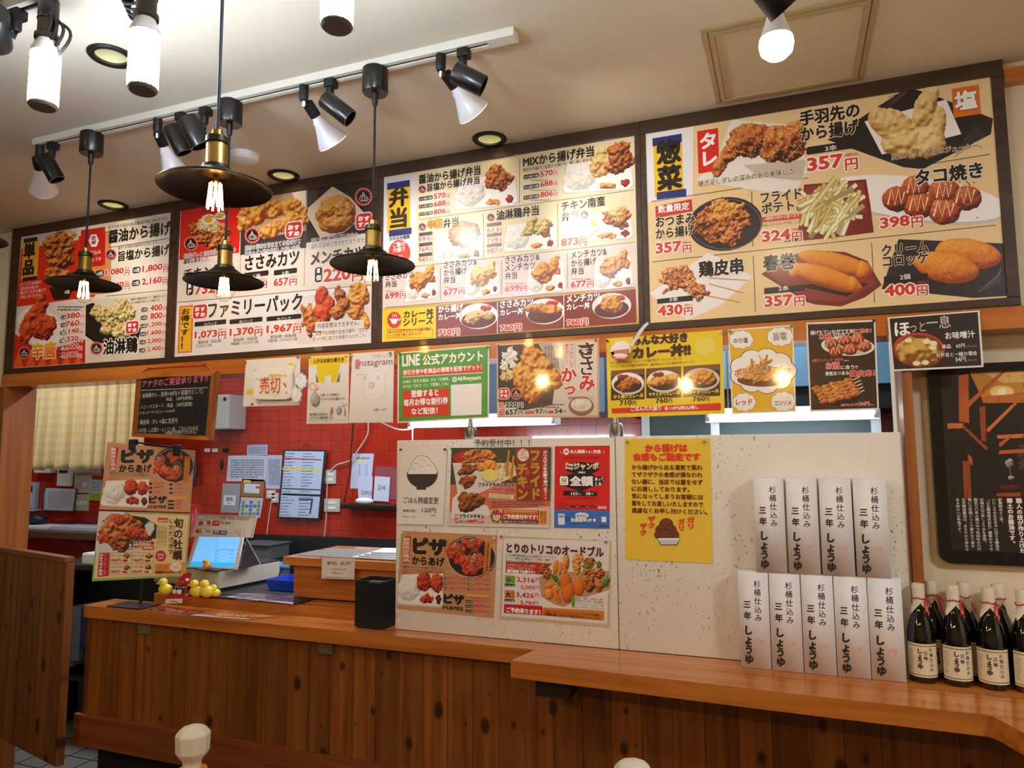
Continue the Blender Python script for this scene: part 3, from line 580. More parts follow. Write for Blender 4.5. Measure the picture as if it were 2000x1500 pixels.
# the one plain LED bulb
c = at(1516, 84, -0.80); M_LBULB = mat('lit_led_globe', (255, 252, 240), 0.4, emit=(255, 244, 220), es=E_BULB)
t = thing('bare_bulb_lamp', (c[0], -0.80, c[2]), 'lit bare LED bulb in a black socket below the ceiling hatch', 'bulb lamp')
x, y, z = c[0], -0.80, c[2]
MB().lathe([(0.006, ZC-z), (0.006, 0.115), (0.017, 0.112), (0.017, 0.058), (0.014, 0.056)], (x, y, z), n=20).build('socket', M_BLKPL, t)
MB().lathe([(0.014, 0.060), (0.016, 0.050), (0.026, 0.018), (0.0295, 0.008)], (x, y, z), n=28, cap=False).build('bulb_collar', M_CAPW, t)
MB().lathe([(0.0295, 0.008), (0.031, -0.004), (0.028, -0.018), (0.018, -0.028), (0.001, -0.032)], (x, y, z), n=28, cap=False).build('globe', M_LBULB, t)
s = Sheet((x+0.001, y-0.0176, z+0.09), (1, 0, 0), (0, 0, 1)); s.U4(-0.008, -0.014, 0.008, 0.014, (220, 220, 214)); s.add(np.array([(-0.006, 0.004), (0.006, 0.004), (0.006, 0.006), (-0.006, 0.006)]), [[0, 1, 2, 3]], (60, 60, 60), 2); s.build('rating_label', M_LABEL, t)
# kitchen and shop light: the kitchen's ceiling tubes, and unseen square lights added to brighten the shop
for i, (x, y) in enumerate(((-4.3, 0.75), (-2.4, 0.75), (-0.4, 0.7))):
    t = thing('ceiling_tube_lamp', (x, y, 2.30), 'white tube lamp on the kitchen ceiling behind the menu boards, ' + ('above the doorway curtain', 'above the register', 'above the hood')[i], 'tube lamp', 'kitchen ceiling tube lamps')
    MB().box((x-0.6, y-0.07, 2.262), (x+0.6, y+0.07, 2.2995), 0.004).build('housing', M_WHITEP, t)
    lamp('tube_light', 'AREA', (x, y, 2.255), K_KITCHEN*(0.6, 1.05, 0.7)[i], (232, 242, 255), t, 1.15, (x, y, 0), size_y=0.12)
for x, y in ((-2.4, -2.6), (1.6, -1.5)):  # out of view, put in to light the right wall, boxes and counter
    t = thing('added_ceiling_light', (x, y, ZC), 'square white ceiling light over the seats, ' + ('toward the right wall' if x > 0 else 'toward the doorway side'), 'ceiling light', 'square ceiling lights over the seats'); MB().box((x-.29, y-.29, ZC-.025), (x+.29, y+.29, ZC-.0005), .004).build('housing', M_WHITEP, t)
    lamp('added_fill_light', 'AREA', (x, y, ZC-0.03), K_SHOP_FILL*(2.4 if x > 0 else 1), (248, 248, 250), t, 0.5, (x, y+0.3, 0))
# ------------------------------------------------------------------ the four framed menu boards
CREAM = (240, 226, 200); KC = (238, 208, 158)
ZB, ZT = 1.800, 2.4655
def board(name_lb, x0, x1, fx0, fx1, sheet):
    t = thing('menu_board', ((fx0+fx1)/2, 0.0, ZB), name_lb, 'menu board', 'framed menu boards')
    zb, zt = ZB+0.0225, ZT-0.0435; y0, y1 = -0.004, 0.028; q = MB()
    q.box((fx0, y0, zt), (fx1, y1, ZT), 0.002); q.box((fx0, y0, ZB), (fx1, y1, zb), 0.002); q.box((fx0, y0, zb), (x0, y1, zt), 0.002); q.box((x1, y0, zb), (fx1, y1, zt), 0.002)
    q.build('frame', W_DARK, t); sheet.build('panel', PR_BOARD, t); return t
def bsheet(x0, x1, crop, col):
    zb, zt = ZB+0.0225, ZT-0.0435; s = Sheet(((x0+x1)/2, 0.0, (zb+zt)/2), (1, 0, 0), (0, 0, 1), crop); w, h = (x1-x0)/2, (zt-zb)/2
    s.U4(-w, -h, w, h, col, 0); return s
# board one: single dishes
s = bsheet(-3.205, -2.318, (0, 380, 4.1675), (236, 228, 214))
s.P([(176, 420), (860, 300), (860, 590), (770, 830), (135, 915)], (222, 40, 22), 1); s.P([(172, 333), (640, 255), (640, 370), (175, 440)], (216, 208, 206), 1.1)
s.P([(660, 290), (858, 262), (835, 580), (650, 600)], (200, 30, 26), 1.2); s.P([(862, 300), (905, 290), (905, 720), (862, 730)], (214, 150, 90), 1.1); s.P([(670, 600), (905, 565), (905, 800), (650, 830)], (226, 140, 70), 1.05)
s.food(300, 300, 665, 640, KARA, 8, 11, .3, .44); s.food(330, 590, 600, 770, KARA, 5, 15, .3, .5); s.food(400, 270, 660, 420, GOLD, 4, 12, .3, .5, z=3.6); s.P([(400, 760), (620, 720), (560, 850), (440, 860)], (40, 22, 16), 3)
s.R(195, 362, 304, 378, BLK, 3); s.R(192, 380, 304, 680, (240, 176, 54), 2.5); s.R(184, 678, 302, 692, BLK, 3); s.VT('単品', 196, 398, 100, 268, BLK, .035)
s.E(765, 375, 42, 58, (250, 240, 232), 3, n=6); s.T('金', 742, 372, 40, 36, (150, 30, 26)); s.T('蔵', 746, 408, 36, 30, (150, 30, 26)); s.T('杉桶仕込み', 672, 505, 150, 38, (250, 226, 214), .01); s.T('三年しょうゆ', 668, 560, 155, 34, (250, 226, 214), .01)
for i, q in enumerate(('ざっくざくの食感と', '溢れ出る肉汁を', '揚げたてのから揚げで', 'お楽しみください。')): s.T(q, 166, 748+i*36-i*2, (172, 150, 205, 166)[i], 28, WHT, .005)
s.T('まろやかで深みのある醤油が味の決め手です。', 886, 285, 480, 30, (70, 60, 54), 0.0); s.T('醤油から揚げ', 882, 402, 505, 108, BLK, .025)
s.L([(885, 432), (1385, 356)], 4, BLK); s.T('塩ダレが鶏肉の旨味を引き出します。', 960, 450, 330, 26, (90, 80, 74), 0.0); s.badge(905, 490, 46); s.T('旨塩から揚げ', 962, 548, 415, 86, BLK, .02)
for num, q, x, y, w in (('6個', '1,080', 780, 668, 275), ('10個', '1,800', 1080, 640, 290), ('8個', '1,440', 780, 780, 275), ('12個', '2,160', 1075, 745, 290)):
    s.RR(x, y-46, x+64, y+4, BLK, 3); s.T(num, x+8, y-4, 48, 34, WHT, .01); s.yen(q, x+80, y, w-80, 74, yw=40)
s.RR(512, 772, 580, 822, BLK, 6.8); s.T('4個', 524, 812, 44, 32, WHT, .01, z=7.2)
s.L([(860, 828), (1362, 778)], 4, BLK)
s.P([(135, 918), (722, 862), (695, 1370), (100, 1412)], (228, 220, 214), 1.05); s.P([(130, 925), (200, 915), (245, 1190), (118, 1090)], (214, 210, 210), 1.2); s.E(330, 1075, 200, 150, (242, 240, 236), 1.3, 30); s.P([(118, 1130), (260, 1230), (480, 1240), (696, 1180), (694, 1370), (100, 1412)], (206, 36, 22), 1.6)
for i in range(6): s.P([(105+i*100, 1410-i*7), (160+i*95, 1250+(i % 3)*30), (190+i*96, 1405-i*7)], (236, 96, 36), 1.8)
s.lumps([(335, 860, 45, 60, 20), (300, 960, 60, 130, 35), (230, 1080, 60, 130, 20)], FIRE, 21, .25, z=3.4); s.food(250, 930, 480, 1200, FIRE, 7, 22, .22, .55, z=3.8)
s.badge(200, 1288, 50); s.T('辛唐', 258, 1345, 196, 135, (236, 92, 24), .03, (255, 244, 200), .075, 6, (250, 200, 40))
for i, (n, q, w) in enumerate((('2個', '380', 112), ('4個', '760', 114), ('6個', '1,140', 130), ('8個', '1,520', 130), ('10個', '1,900', 128), ('12個', '2,280', 128))):
    y = 1010+i*64; x = 500-i*4.5; s.RR(x, y-25, x+46, y+7, BLK, 5); s.T(n, x+5, y+2, 36, 22, WHT, 0, z=7); s.yen(q, 685-i*4-w-34, y+4, w+34, 46, halo=WHT, tax=False, yw=28)
s.micro(470, 905, 690, 950, 2, (90, 80, 74), 5, 3)
s.P([(725, 862), (1358, 792), (1345, 1325), (700, 1365)], (226, 216, 196), 1.06); s.P([(700, 900), (760, 880), (1000, 1180), (1150, 1080), (1120, 1210), (780, 1210), (695, 1150)], (34, 24, 20), 1.5)
s.food(712, 830, 1140, 1190, NEGI, 11, 31, .3, .38, speck=(((250, 248, 230), .1), ((120, 130, 50), .04))); s.seal(1078, 1085, 54); s.badge(787, 1252, 52); s.T('油淋鶏', 838, 1308, 280, 128, BLK, .03, WHT, .07)
for i, (n, q) in enumerate((('2個', '400'), ('4個', '800'), ('6個', '1,200'), ('8個', '1,600'), ('10個', '2,000'), ('12個', '2,400'))):
    y = 950+i*66; x = 1152-i*3.5; s.RR(x, y-27, x+50, y+7, BLK, 5); s.T(n, x+6, y+2, 38, 24, WHT, 0, z=7); s.yen(q, (1225 if i < 2 else 1204-i), y+2, (134 if i < 2 else 150), 56, tax=False, yw=32)
s.T('甘味と酸味が効いた、薬味たっぷり', 1065, 866, 290, 22, (90, 80, 74), 0); s.T('ネギの相性が堪らない逸品です。', 1065, 892, 240, 20, (90, 80, 74), 0)
board('framed menu board at the far left, single dishes with 醤油から揚げ', -3.205, -2.318, -3.262, -2.2935, s)
# board two: katsu and family pack
s = bsheet(-2.269, -1.362, (330, 340, 4.1667), (238, 226, 214))
s.P([(100, 290), (590, 212), (572, 640), (84, 700)], (222, 34, 24), 1)
s.food(150, 330, 550, 640, KARA, 10, 41, .3, .4); s.food(205, 330, 470, 510, PALE, 5, 42, .25, .5, z=4.6, speck=(((255, 250, 230), .12),)); s.E(325, 368, 58, 42, (250, 246, 236), 5, -10); s.E(322, 370, 34, 28, (240, 180, 40), 5.4)
s.E(420, 340, 45, 32, (250, 244, 226), 5); s.E(418, 340, 26, 20, (240, 190, 60), 5.4); s.badge(180, 568, 58)
s.T('特製ダレと自家製タルタルの', 122, 690, 420, 40, BLK, .005, WHT, .05); s.T('濃厚な美味しさ。', 118, 735, 210, 40, BLK, .005); s.T('チキン南蛮', 122, 860, 400, 90, BLK, .02)
s.RR(145, 875, 197, 988, BLK, 3, .3); s.T('1', 160, 928, 20, 38, WHT); s.T('P', 156, 978, 28, 36, WHT); s.yen('732', 212, 985, 250, 105, tax=False)
s.P([(592, 212), (1122, 122), (1118, 560), (580, 600)], (190, 160, 130), 1); s.P([(585, 440), (760, 520), (1118, 460), (1118, 600), (580, 660)], (60, 50, 46), 1.2); s.P([(1000, 150), (1122, 130), (1122, 330), (1050, 260)], (236, 222, 206), 1.3)
s.lumps([(720, 310, 150, 90, -15), (860, 290, 150, 70, -18), (640, 350, 70, 110, 30), (980, 270, 110, 60, -22), (1060, 300, 70, 50, 0)], GOLD, 51, .3); s.lumps([(860, 440, 130, 62, -24), (980, 390, 130, 60, -24), (1080, 380, 60, 50, -10)], GOLD, 52, .3, z=4.6)
s.badge(680, 500, 63); s.seal(1018, 464, 70); s.L([(590, 215), (578, 960)], 3, (90, 74, 64), 2)
s.T('素材の旨味を引き立てる味付けと', 620, 625, 450, 46, BLK, .004, WHT, .05); s.T('粗目のパン粉を使用した軽い食感。', 618, 672, 455, 44, BLK, .004, WHT, .05)
s.T('ささみカツ', 618, 790, 440, 118, BLK, .025); s.RR(610, 806, 810, 848, BLK, 3, .25); s.T('1本', 690, 842, 60, 28, WHT, .01); s.RR(855, 784, 1042, 826, BLK, 3, .25); s.T('3本', 920, 820, 60, 28, WHT, .01); s.yen('220', 620, 935, 180, 84); s.yen('657', 852, 915, 190, 84)
s.P([(1122, 122), (1668, 30), (1662, 470), (1118, 560)], (46, 36, 34), 1); s.P([(1330, 100), (1480, 190), (1600, 330), (1420, 480), (1230, 520), (1180, 430), (1122, 330), (1128, 280)], (236, 216, 190), 1.4); s.P([(1122, 130), (1220, 110), (1200, 230), (1122, 290)], (70, 60, 56), 1.2)
s.lumps([(1360, 330, 160, 140, -20)], GOLD, 61, .12, fine=1.8); s.lumps([(1290, 300, 70, 70), (1420, 290, 80, 70), (1350, 390, 100, 60), (1440, 370, 60, 60)], GOLD, 62, .2, z=4.5, fine=1.6); s.badge(1585, 185, 72); s.seal(1588, 392, 70)
s.T('衣に包んだプリプリお肉の', 1158, 565, 378, 46, BLK, .004, WHT, .05); s.T('溢れる旨味と肉汁がたまりません', 1155, 612, 470, 46, BLK, .004, WHT, .05); s.T('メンチカツ', 1155, 742, 440, 105, BLK, .025); s.RR(1190, 762, 1246, 882, BLK, 3, .3); s.T('1', 1208, 806, 20, 36, WHT); s.T('個', 1198, 868, 40, 44, WHT); s.yen('220', 1258, 882, 320, 120, tax=False)
s.L([(1118, 130), (1100, 915)], 3, (90, 74, 64), 2); s.L([(70, 1045), (1640, 900)], 4, BLK)
s.P([(70, 1050), (1640, 905), (1655, 1378), (48, 1488)], (238, 236, 234), 1.02)
s.R(85, 1075, 187, 1450, (232, 120, 40), 2); s.R(97, 1088, 176, 1440, (246, 190, 40), 2.5); s.VT('お得です！！', 100, 1095, 76, 335, BLK, .02)
s.seal(255, 1125, 62); s.T('ファミリーパック', 318, 1178, 765, 158, BLK, .02)
for x, y, w, a, q, l1, l2 in ((210, 1205, 255, '小パック', '1,073', '醤油2個・旨塩2個', 'ささみカツ2本'), (495, 1185, 266, '中パック', '1,370', '醤油2個・旨塩2個', '辛唐2個・ささみカツ2本'), (796, 1162, 280, '大パック', '1,967', '醤油3個・旨塩3個', '辛唐3個・ささみカツ2本')):
    s.RR(x, y, x+w, y+38, BLK, 3, .2); s.T(a, x+w*.3, y+33, w*.4, 28, WHT, .01); s.yen(q, x, y+142, w, 88); s.T(l1, x+30, y+178, w-70, 26, (80, 70, 64), 0); s.T(l2, x+10, y+210, w-40 if 'ささ' != l2[:2] else 130, 26, (80, 70, 64), 0)
s.RR(1030, 1000, 1650, 1390, (230, 224, 222), 1.3, .15); s.food(1085, 990, 1180, 1350, KARA, 6, 71, .3, .6, z=3); s.lumps([(1245, 1000, 55, 85, 5), (1290, 1060, 60, 70, 0), (1250, 1140, 70, 90, 0)], FIRE, 72, .15, z=4); s.lumps([(1390, 990, 45, 75, -10), (1420, 1060, 60, 60), (1370, 1130, 60, 60)], KARA, 73, .25, z=4.2); s.lumps([(1540, 1000, 85, 110, 10), (1520, 1100, 75, 90), (1590, 1180, 40, 80, -20)], GOLD, 74, .25, z=4.1)
s.food(1090, 1150, 1300, 1350, KARA, 5, 75, .3, .5, z=4.3); s.P([(1195, 1205), (1588, 1185), (1590, 1262), (1190, 1280)], (232, 230, 228), 5); s.T('内容変更はできません。', 1210, 1258, 340, 48, BLK, .004)
s.P([(1170, 1290), (1625, 1265), (1625, 1350), (1165, 1365)], (240, 236, 234), 4.9); s.T('ご家族やお仲間の会食の場や、注文に', 1172, 1320, 450, 42, (60, 50, 46), 0); s.T('迷った時に威力を発揮するのがこれ！', 1168, 1362, 440, 42, (60, 50, 46), 0)
board('framed menu board second from the left, with ファミリーパック', -2.269, -1.362, -2.2930, -1.3408, s)
# board three: bento
s = bsheet(-1.319, -0.414, (730, 250, 3.4887), (236, 222, 186))
s.P([(66, 345), (290, 318), (285, 940), (62, 960)], (228, 228, 236), 1); s.R(92, 378, 245, 398, (40, 46, 120), 2); s.R(95, 400, 248, 700, (240, 196, 40), 1.8); s.R(105, 698, 258, 722, (40, 46, 120), 2); s.VT('弁当', 102, 410, 140, 285, (56, 36, 22), .03)
s.T('お弁当全種類', 108, 772, 138, 34, BLK, .01); s.E(176, 850, 74, 86, (222, 66, 40), 3); s.T('ご飯の', 132, 815, 84, 34, WHT, .02); s.T('大盛り', 130, 850, 84, 34, WHT, .02); s.T('無料', 140, 905, 60, 34, WHT, .02)
s.T('醤油から揚げ弁当', 308, 385, 420, 90, BLK, .025); s.badge(332, 418, 27); s.T('旨塩から揚げ弁当', 366, 435, 356, 70, BLK, .022)
for i, q in enumerate(('570', '688', '806')):
    s.RR(308, 472+i*53, 402, 500+i*51, BLK, 3, .3); s.T('から揚げ%d個' % (2+i), 314, 496+i*51, 82, 20, WHT, 0); s.yen(q, 410, 487+i*53, 110, 42, yw=24)
s.bento(545, 300, 985, 560, KARA, 81, .1*440/440, n=5); s.food(735, 245, 945, 440, KARA, 8, 82, .3, .46, z=4.5); s.L([(995, 215), (993, 515)], 3, BLK); s.L([(308, 625), (1772, 422)], 3, BLK)
s.T('MIXから揚げ弁当', 1018, 270, 485, 92, BLK, .025); s.T('醤油から揚げと旨塩から揚げを一度に楽しめます。', 1018, 300, 480, 30, (60, 50, 44), 0)
for i, q in enumerate(('570', '688', '806')):
    s.RR(1020, 322+i*71, 1128, 352+i*70, BLK, 3, .3); s.T('から揚げ%d個' % (2+i), 1026, 348+i*70, 96, 22, WHT, 0); s.yen(q, 1135, 335+i*70, 118, 46, yw=26); s.micro(1070, 352+i*68, 1250, 362+i*68, 1, (110, 96, 84), 4, i)
s.bento(1280, 190, 1775, 450, KARA, 84, .1, n=2); s.lumps([(1545, 240, 75, 95, 10), (1545, 190, 60, 60)], PALE, 85, .25, z=4.5); s.lumps([(1680, 200, 85, 100, -15), (1640, 270, 60, 50), (1700, 130, 50, 40)], KARA, 86, .3, z=4.7)
s.badge(332, 675, 27); s.T('辛唐', 366, 690, 102, 62, (240, 150, 40), .035, (120, 40, 16), .06); s.T('弁当', 474, 685, 104, 66, BLK, .02)
for i, q in enumerate(('591', '769', '947')):
    s.RR(308, 716+i*70, 400, 740+i*70, (70, 60, 54), 3, .2); s.yen(q, 304, 778+i*70, 98, 40, (210, 100, 66), yw=24)
s.bento(405, 690, 745, 915, CROQ, 87, .07, n=2); s.lumps([(615, 725, 105, 85, -10)], KARA, 88, .18, z=4.6); s.L([(747, 585), (750, 890)], 3, BLK)
s.badge(798, 610, 27); s.T('油淋鶏弁当', 836, 632, 290, 76, BLK, .022)
for i, q in enumerate(('611', '799', '987')):
    s.RR(770, 652+i*70, 872, 676+i*70, (110, 100, 92), 3, .2); s.yen(q, 770, 718+i*70, 106, 40, (220, 120, 90), yw=24)
s.bento(880, 620, 1250, 850, KARA, 89, .09, n=4); s.food(985, 590, 1220, 750, NEGI, 7, 90, .3, .45, z=4.6); s.L([(1252, 515), (1255, 822)], 3, BLK)
s.T('チキン南蛮', 1280, 570, 298, 76, BLK, .02); s.T('弁当', 1280, 640, 115, 66, BLK, .02); s.badge(1435, 592, 27); s.yen('873', 1278, 808, 172, 66)
s.bento(1300, 560, 1775, 780, KARA, 91, .09, n=6); s.food(1580, 500, 1740, 650, PALE, 4, 92, .25, .5, z=4.8); s.E(1500, 645, 46, 50, (250, 246, 240), 5); s.E(1498, 648, 24, 24, (240, 190, 80), 5.3)
s.P([(62, 965), (1780, 780), (1785, 1090), (62, 1215)], (236, 216, 210), 1.2); s.L([(62, 968), (1780, 778)], 3, BLK)
for x, tl, pr, w in ((80, ('', 'ささみカツ', '弁当'), '699', 370), (478, ('ささみカツ&', 'から揚げ', '弁当'), '677', 390), (896, ('ささみカツ&', 'メンチカツ', '弁当'), '699', 420), (1346, ('メンチカツ&', 'から揚げ', '弁当'), '677', 430)):
    k = (x-80)/1300; y0 = 990-k*100; sc = 1+.12*k
    for i, q in enumerate(tl):
        if q: s.T(q, x, y0+i*50*sc, len(q)*38*sc*(.96 if '&' in q else 1), 46*sc, BLK, .014)
    s.micro(x+4, y0+118*sc, x+120*sc, y0+128*sc, 1, (120, 100, 90), 4, x); s.yen(pr, x-2, y0+178*sc, 140*sc, 56*sc)
    bx = x+w*.33; s.bento(bx, y0-20, x+w-8, y0+205*sc-w*.12*0, GOLD, x, .14, n=1); fx0, fx1 = x+w*.42, x+w*.93
    s.lumps([((fx0+fx1)/2-25*sc, y0+55*sc, 62*sc, 62*sc, -30), ((fx0+fx1)/2+38*sc, y0+15*sc, 36*sc, 74*sc, 25)], GOLD if x != 478 else PALE, x+3, .3, z=4.8)
for x, y0, y1 in ((455, 950, 1175), (873, 905, 1135), (1320, 855, 1095)): s.L([(x, y0), (x, y1)], 3, BLK)
s.P([(62, 1232), (1780, 1092), (1803, 1338), (62, 1462)], (214, 160, 40), 1.3); s.L([(80, 1224), (1780, 1086)], 4, (90, 50, 20)); s.P([(62, 1240), (425, 1212), (422, 1435), (62, 1462)], (246, 214, 30), 1.6); s.P([(425, 1218), (1785, 1098), (1790, 1325), (425, 1432)], (134, 44, 30), 1.7)
s.E(140, 1308, 48, 56, (216, 50, 30), 3); s.P([(108, 1300), (172, 1300), (150, 1335), (128, 1335)], WHT, 4); s.L([(172, 1305), (184, 1296), (176, 1315)], 5, WHT, 4)
for i in range(3): s.L([(128+i*12, 1290), (132+i*12, 1278), (127+i*12, 1266)], 4, WHT, 4)
s.T('カレー丼', 204, 1298, 205, 52, BLK, .025); s.T('シリーズ', 202, 1352, 205, 56, BLK, .025); s.frame(94, 1372, 404, 1430, 3, (170, 70, 20)); s.T('皆んな大好きなカレーと揚げ物が', 104, 1402, 288, 26, (170, 60, 20), .01); s.T('一つの丼で楽しめちゃう!!', 104, 1428, 224, 24, (170, 60, 20), .01)
for x, a, pr, yo in ((440, 'から揚げ', '710', 1262), (862, 'ささみカツ', '760', 1230), (1316, 'メンチカツ', '760', 1192)):
    w = 170 if a == 'から揚げ' else 226
    s.T(a, x, yo, w, 52, WHT, .03, (110, 40, 26), .06); s.T('カレー丼', x, yo+52, 158, 46, WHT, .03, (110, 40, 26), .06); s.yen(pr, x, yo+155, 145, 66, (214, 80, 50), WHT, .045)
    cx = x+275+(30 if x > 500 else 0); cy = yo+20; s.E(cx, cy, 134, 88, (236, 232, 228), 2.2, -4); s.E(cx, cy-4, 126, 78, (250, 248, 246), 2.4, -4); s.E(cx, cy+22, 118, 58, (92, 40, 32), 2.6, -6); s.E(cx-40, cy-38, 70, 28, (252, 250, 246), 2.8)
    s.lumps([(cx+34, cy-52, 26, 24), (cx+70, cy-56, 22, 20)], [(120, 10, 16), (190, 20, 24), (220, 50, 50), (240, 120, 110)], x, .15, z=4)
    s.lumps([(cx-40, cy+10, 52, 44, -20), (cx+40, cy-8, 62, 30, 10)] if x < 500 else ([(cx-10, cy-16, 118, 36, 2)] if x < 1000 else [(cx, cy-14, 82, 60)]), GOLD if x > 500 else PALE, x+1, .3, z=5)
for x, y0, y1 in ((843, 1185, 1400), (1296, 1140, 1365)): s.L([(x, y0), (x, y1)], 5, WHT, 4)
board('framed menu board third from the left, bento lunches with 弁当 heading', -1.319, -0.414, -1.3403, -0.396, s)
# board four: side dishes
s = bsheet(-0.3795, 0.543, (1240, 110, 2.6316), KC)
rng = random.Random(4)
for i in range(120): x, y = rng.uniform(60, 1880), rng.uniform(150, 1360); s.E(x, y, rng.uniform(2, 5), rng.uniform(1, 3), (216, 182, 130), .6, n=6)
s.P([(52, 400), (300, 362), (298, 722), (62, 752)], (236, 236, 242), 1); s.R(90, 422, 242, 440, (40, 46, 120), 2); s.R(94, 440, 250, 705, (242, 200, 40), 1.8); s.R(112, 700, 265, 718, (40, 46, 120), 2); s.VT('惣菜', 108, 438, 130, 262, BLK, .035)
s.P([(495, 325), (865, 360), (880, 600), (830, 690), (700, 700), (318, 640), (425, 520)], (240, 236, 232), 1.2); s.P([(560, 560), (880, 530), (860, 640), (640, 620)], (206, 190, 180), 1.4); s.R(320, 386, 435, 588, (220, 36, 24), 3); s.VT('タレ', 326, 398, 100, 180, WHT, .03)
s.lumps([(600, 430, 125, 80, -8), (740, 450, 125, 90, 8), (820, 420, 60, 80, 0), (500, 480, 40, 90, 38), (440, 560, 32, 66, 28)], KARA, 101, .18, speck=(((250, 226, 160), .05),))
s.T('手羽先の', 848, 362, 312, 90, BLK, .03, (250, 232, 200), .06); s.T('から揚げ', 852, 442, 302, 86, BLK, .03, (250, 232, 200), .06); s.RR(880, 468, 1145, 508, BLK, 4, .25); s.T('3本', 978, 490, 62, 28, WHT, .01); s.yen('357', 886, 594, 262, 92)
s.P([(1400, 160), (1510, 190), (1840, 320), (1830, 400), (1480, 580), (1380, 570), (990, 430), (1010, 415)], (34, 28, 28), 1.4)
for i in range(6): s.L([(1260+i*10, 300-i*22), (1380+i*6, 200-i*6)], 3, (92, 84, 84), 1.7); s.L([(1640+i*10, 520-i*18), (1800-i*8, 400-i*10)], 3, (84, 76, 76), 1.7)
s.P([(1180, 335), (1600, 222), (1678, 400), (1270, 505)], (248, 246, 244), 2); s.lumps([(1310, 345, 110, 75, 20), (1400, 440, 130, 80, -5), (1500, 440, 90, 80, 0), (1490, 280, 55, 110, 14), (1550, 350, 45, 90, 10), (1520, 210, 36, 60, 25)], PALE, 104, .16)
s.R(1628, 168, 1778, 296, (226, 112, 30), 3); s.T('塩', 1645, 282, 118, 98, WHT, .03, (120, 70, 40), .05); s.T('継ぎ足しダレの深みのある美味しさ。', 326, 672, 508, 58, BLK, .006, (250, 240, 220), .045); s.T('皮はパリッと身はジューシー。', 1318, 535, 470, 58, BLK, .006, (250, 236, 214), .045)
for a in ([(85, 747), (890, 625)], [(1465, 562), (1826, 503)], [(90, 1057), (1240, 932), (1856, 868)], [(600, 692), (607, 980)], [(1217, 960), (1232, 1266)], [(608, 1025), (620, 1312)]): s.L(a, 3.5, BLK, 1.1)
s.P([(105, 772), (292, 734), (297, 796), (108, 832)], (206, 50, 50), 3); s.T('数量限定', 120, 808, 160, 40, WHT, .02); s.T('おつまみ', 108, 882, 202, 62, BLK, .025, (250, 232, 200), .06, 7); s.T('から揚げ', 108, 942, 200, 60, BLK, .025, (250, 232, 200), .06, 7); s.yen('357', 108, 1016, 184, 62)
s.E(465, 862, 192, 138, (48, 38, 40), 1.6, -8); s.ring(465, 862, 186, 132, 4, (110, 100, 104), 1.8); s.food(288, 722, 622, 985, KARA, 17, 105, .35, .3, z=3); s.food(330, 730, 600, 860, GOLD, 8, 106, .35, .28, z=4)
s.T('フライド', 648, 758, 212, 60, BLK, .022, (250, 232, 200), .05, 7); s.T('ポテト', 652, 812, 168, 56, BLK, .022, (250, 232, 200), .05, 7); s.P([(652, 828), (858, 806), (858, 832), (652, 854)], (214, 70, 40), 5); s.T('4種類の味から選べます', 668, 846, 180, 24, WHT, .005, z=7); s.T('旨塩、コンソメ、のり塩、レッド', 655, 876, 205, 30, BLK, 0, (250, 240, 214), .04, 7); s.yen('324', 655, 957, 205, 72)
s.P([(870, 660), (1188, 632), (1210, 760), (1228, 905), (1000, 935), (765, 955), (840, 890)], (124, 34, 30), 1.6); s.P([(880, 670), (1175, 645), (1195, 800), (860, 880)], (146, 48, 42), 1.8); s.fries(820, 635, 1190, 925, 95, 5, ln=.42)
s.E(1450, 730, 470, 108, (248, 246, 246), 1.5, 7); s.E(1450, 745, 470, 108, (206, 198, 196), 1.35, 7)
s.lumps([(1345, 735, 72, 62), (1440, 675, 66, 58), (1590, 690, 76, 62), (1705, 730, 74, 60), (1460, 765, 80, 66), (1590, 795, 82, 66)], BALL, 107, .07, z=3, fine=.6)
for cx, cy, w in ((1345, 725, 90), (1440, 665, 80), (1460, 755, 100), (1590, 785, 110), (1700, 715, 100), (1590, 690, 80)):
    s.L([(cx-w*.5, cy+38), (cx-w*.3, cy-42), (cx-w*.1, cy+40), (cx+w*.1, cy-44), (cx+w*.28, cy+36), (cx+w*.45, cy-30)], 9, (252, 244, 214), 5)
rng = random.Random(9)
for i in range(40): s.E(1560+rng.uniform(-220, 200), 720+rng.uniform(-80, 110), 6, 3, (76, 110, 50), 5.4, rng.uniform(0, 90), 6)
s.T('タコ焼き', 1442, 668, 352, 104, BLK, .03, (250, 244, 236), .065, 7); s.yen('398', 1262, 887, 220, 82)
s.P([(75, 1220), (375, 1010), (470, 1050), (605, 1132), (440, 1280), (270, 1356)], (242, 238, 238), 1.5)
for a in ([(380, 1140), (580, 1152)], [(380, 1170), (556, 1216)], [(340, 1225), (545, 1266)]): s.L(a, 6, (200, 150, 90), 3)
s.food(108, 1060, 330, 1180, KARA, 9, 110, .35, .35, speck=(((250, 230, 180), .12),)); s.food(108, 1130, 400, 1230, KARA, 10, 111, .35, .32, z=4.4, speck=(((250, 230, 180), .1),)); s.food(250, 1150, 395, 1275, KARA, 6, 112, .35, .4, z=4.8, speck=(((250, 230, 180), .08),))
s.T('鶏皮串', 330, 1138, 230, 86, BLK, .03, (250, 244, 236), .06, 7); s.P([(115, 1248), (298, 1228), (298, 1256), (115, 1272)], BLK, 6); s.T('3本', 178, 1262, 44, 22, WHT, .01, z=8); s.yen('430', 118, 1336, 180, 62)
s.P([(650, 1120), (800, 1022), (940, 998), (1080, 1006), (1195, 1052), (1268, 1176), (1180, 1240), (1060, 1286), (930, 1276), (880, 1262)], (120, 40, 36), 1.6); s.P([(680, 1118), (820, 1036), (1080, 1020), (1180, 1064), (1240, 1170), (1060, 1262), (900, 1250)], (142, 56, 48), 1.8); s.P([(830, 1180), (1090, 1235), (1200, 1170), (1080, 1150)], (50, 16, 14), 2.2)
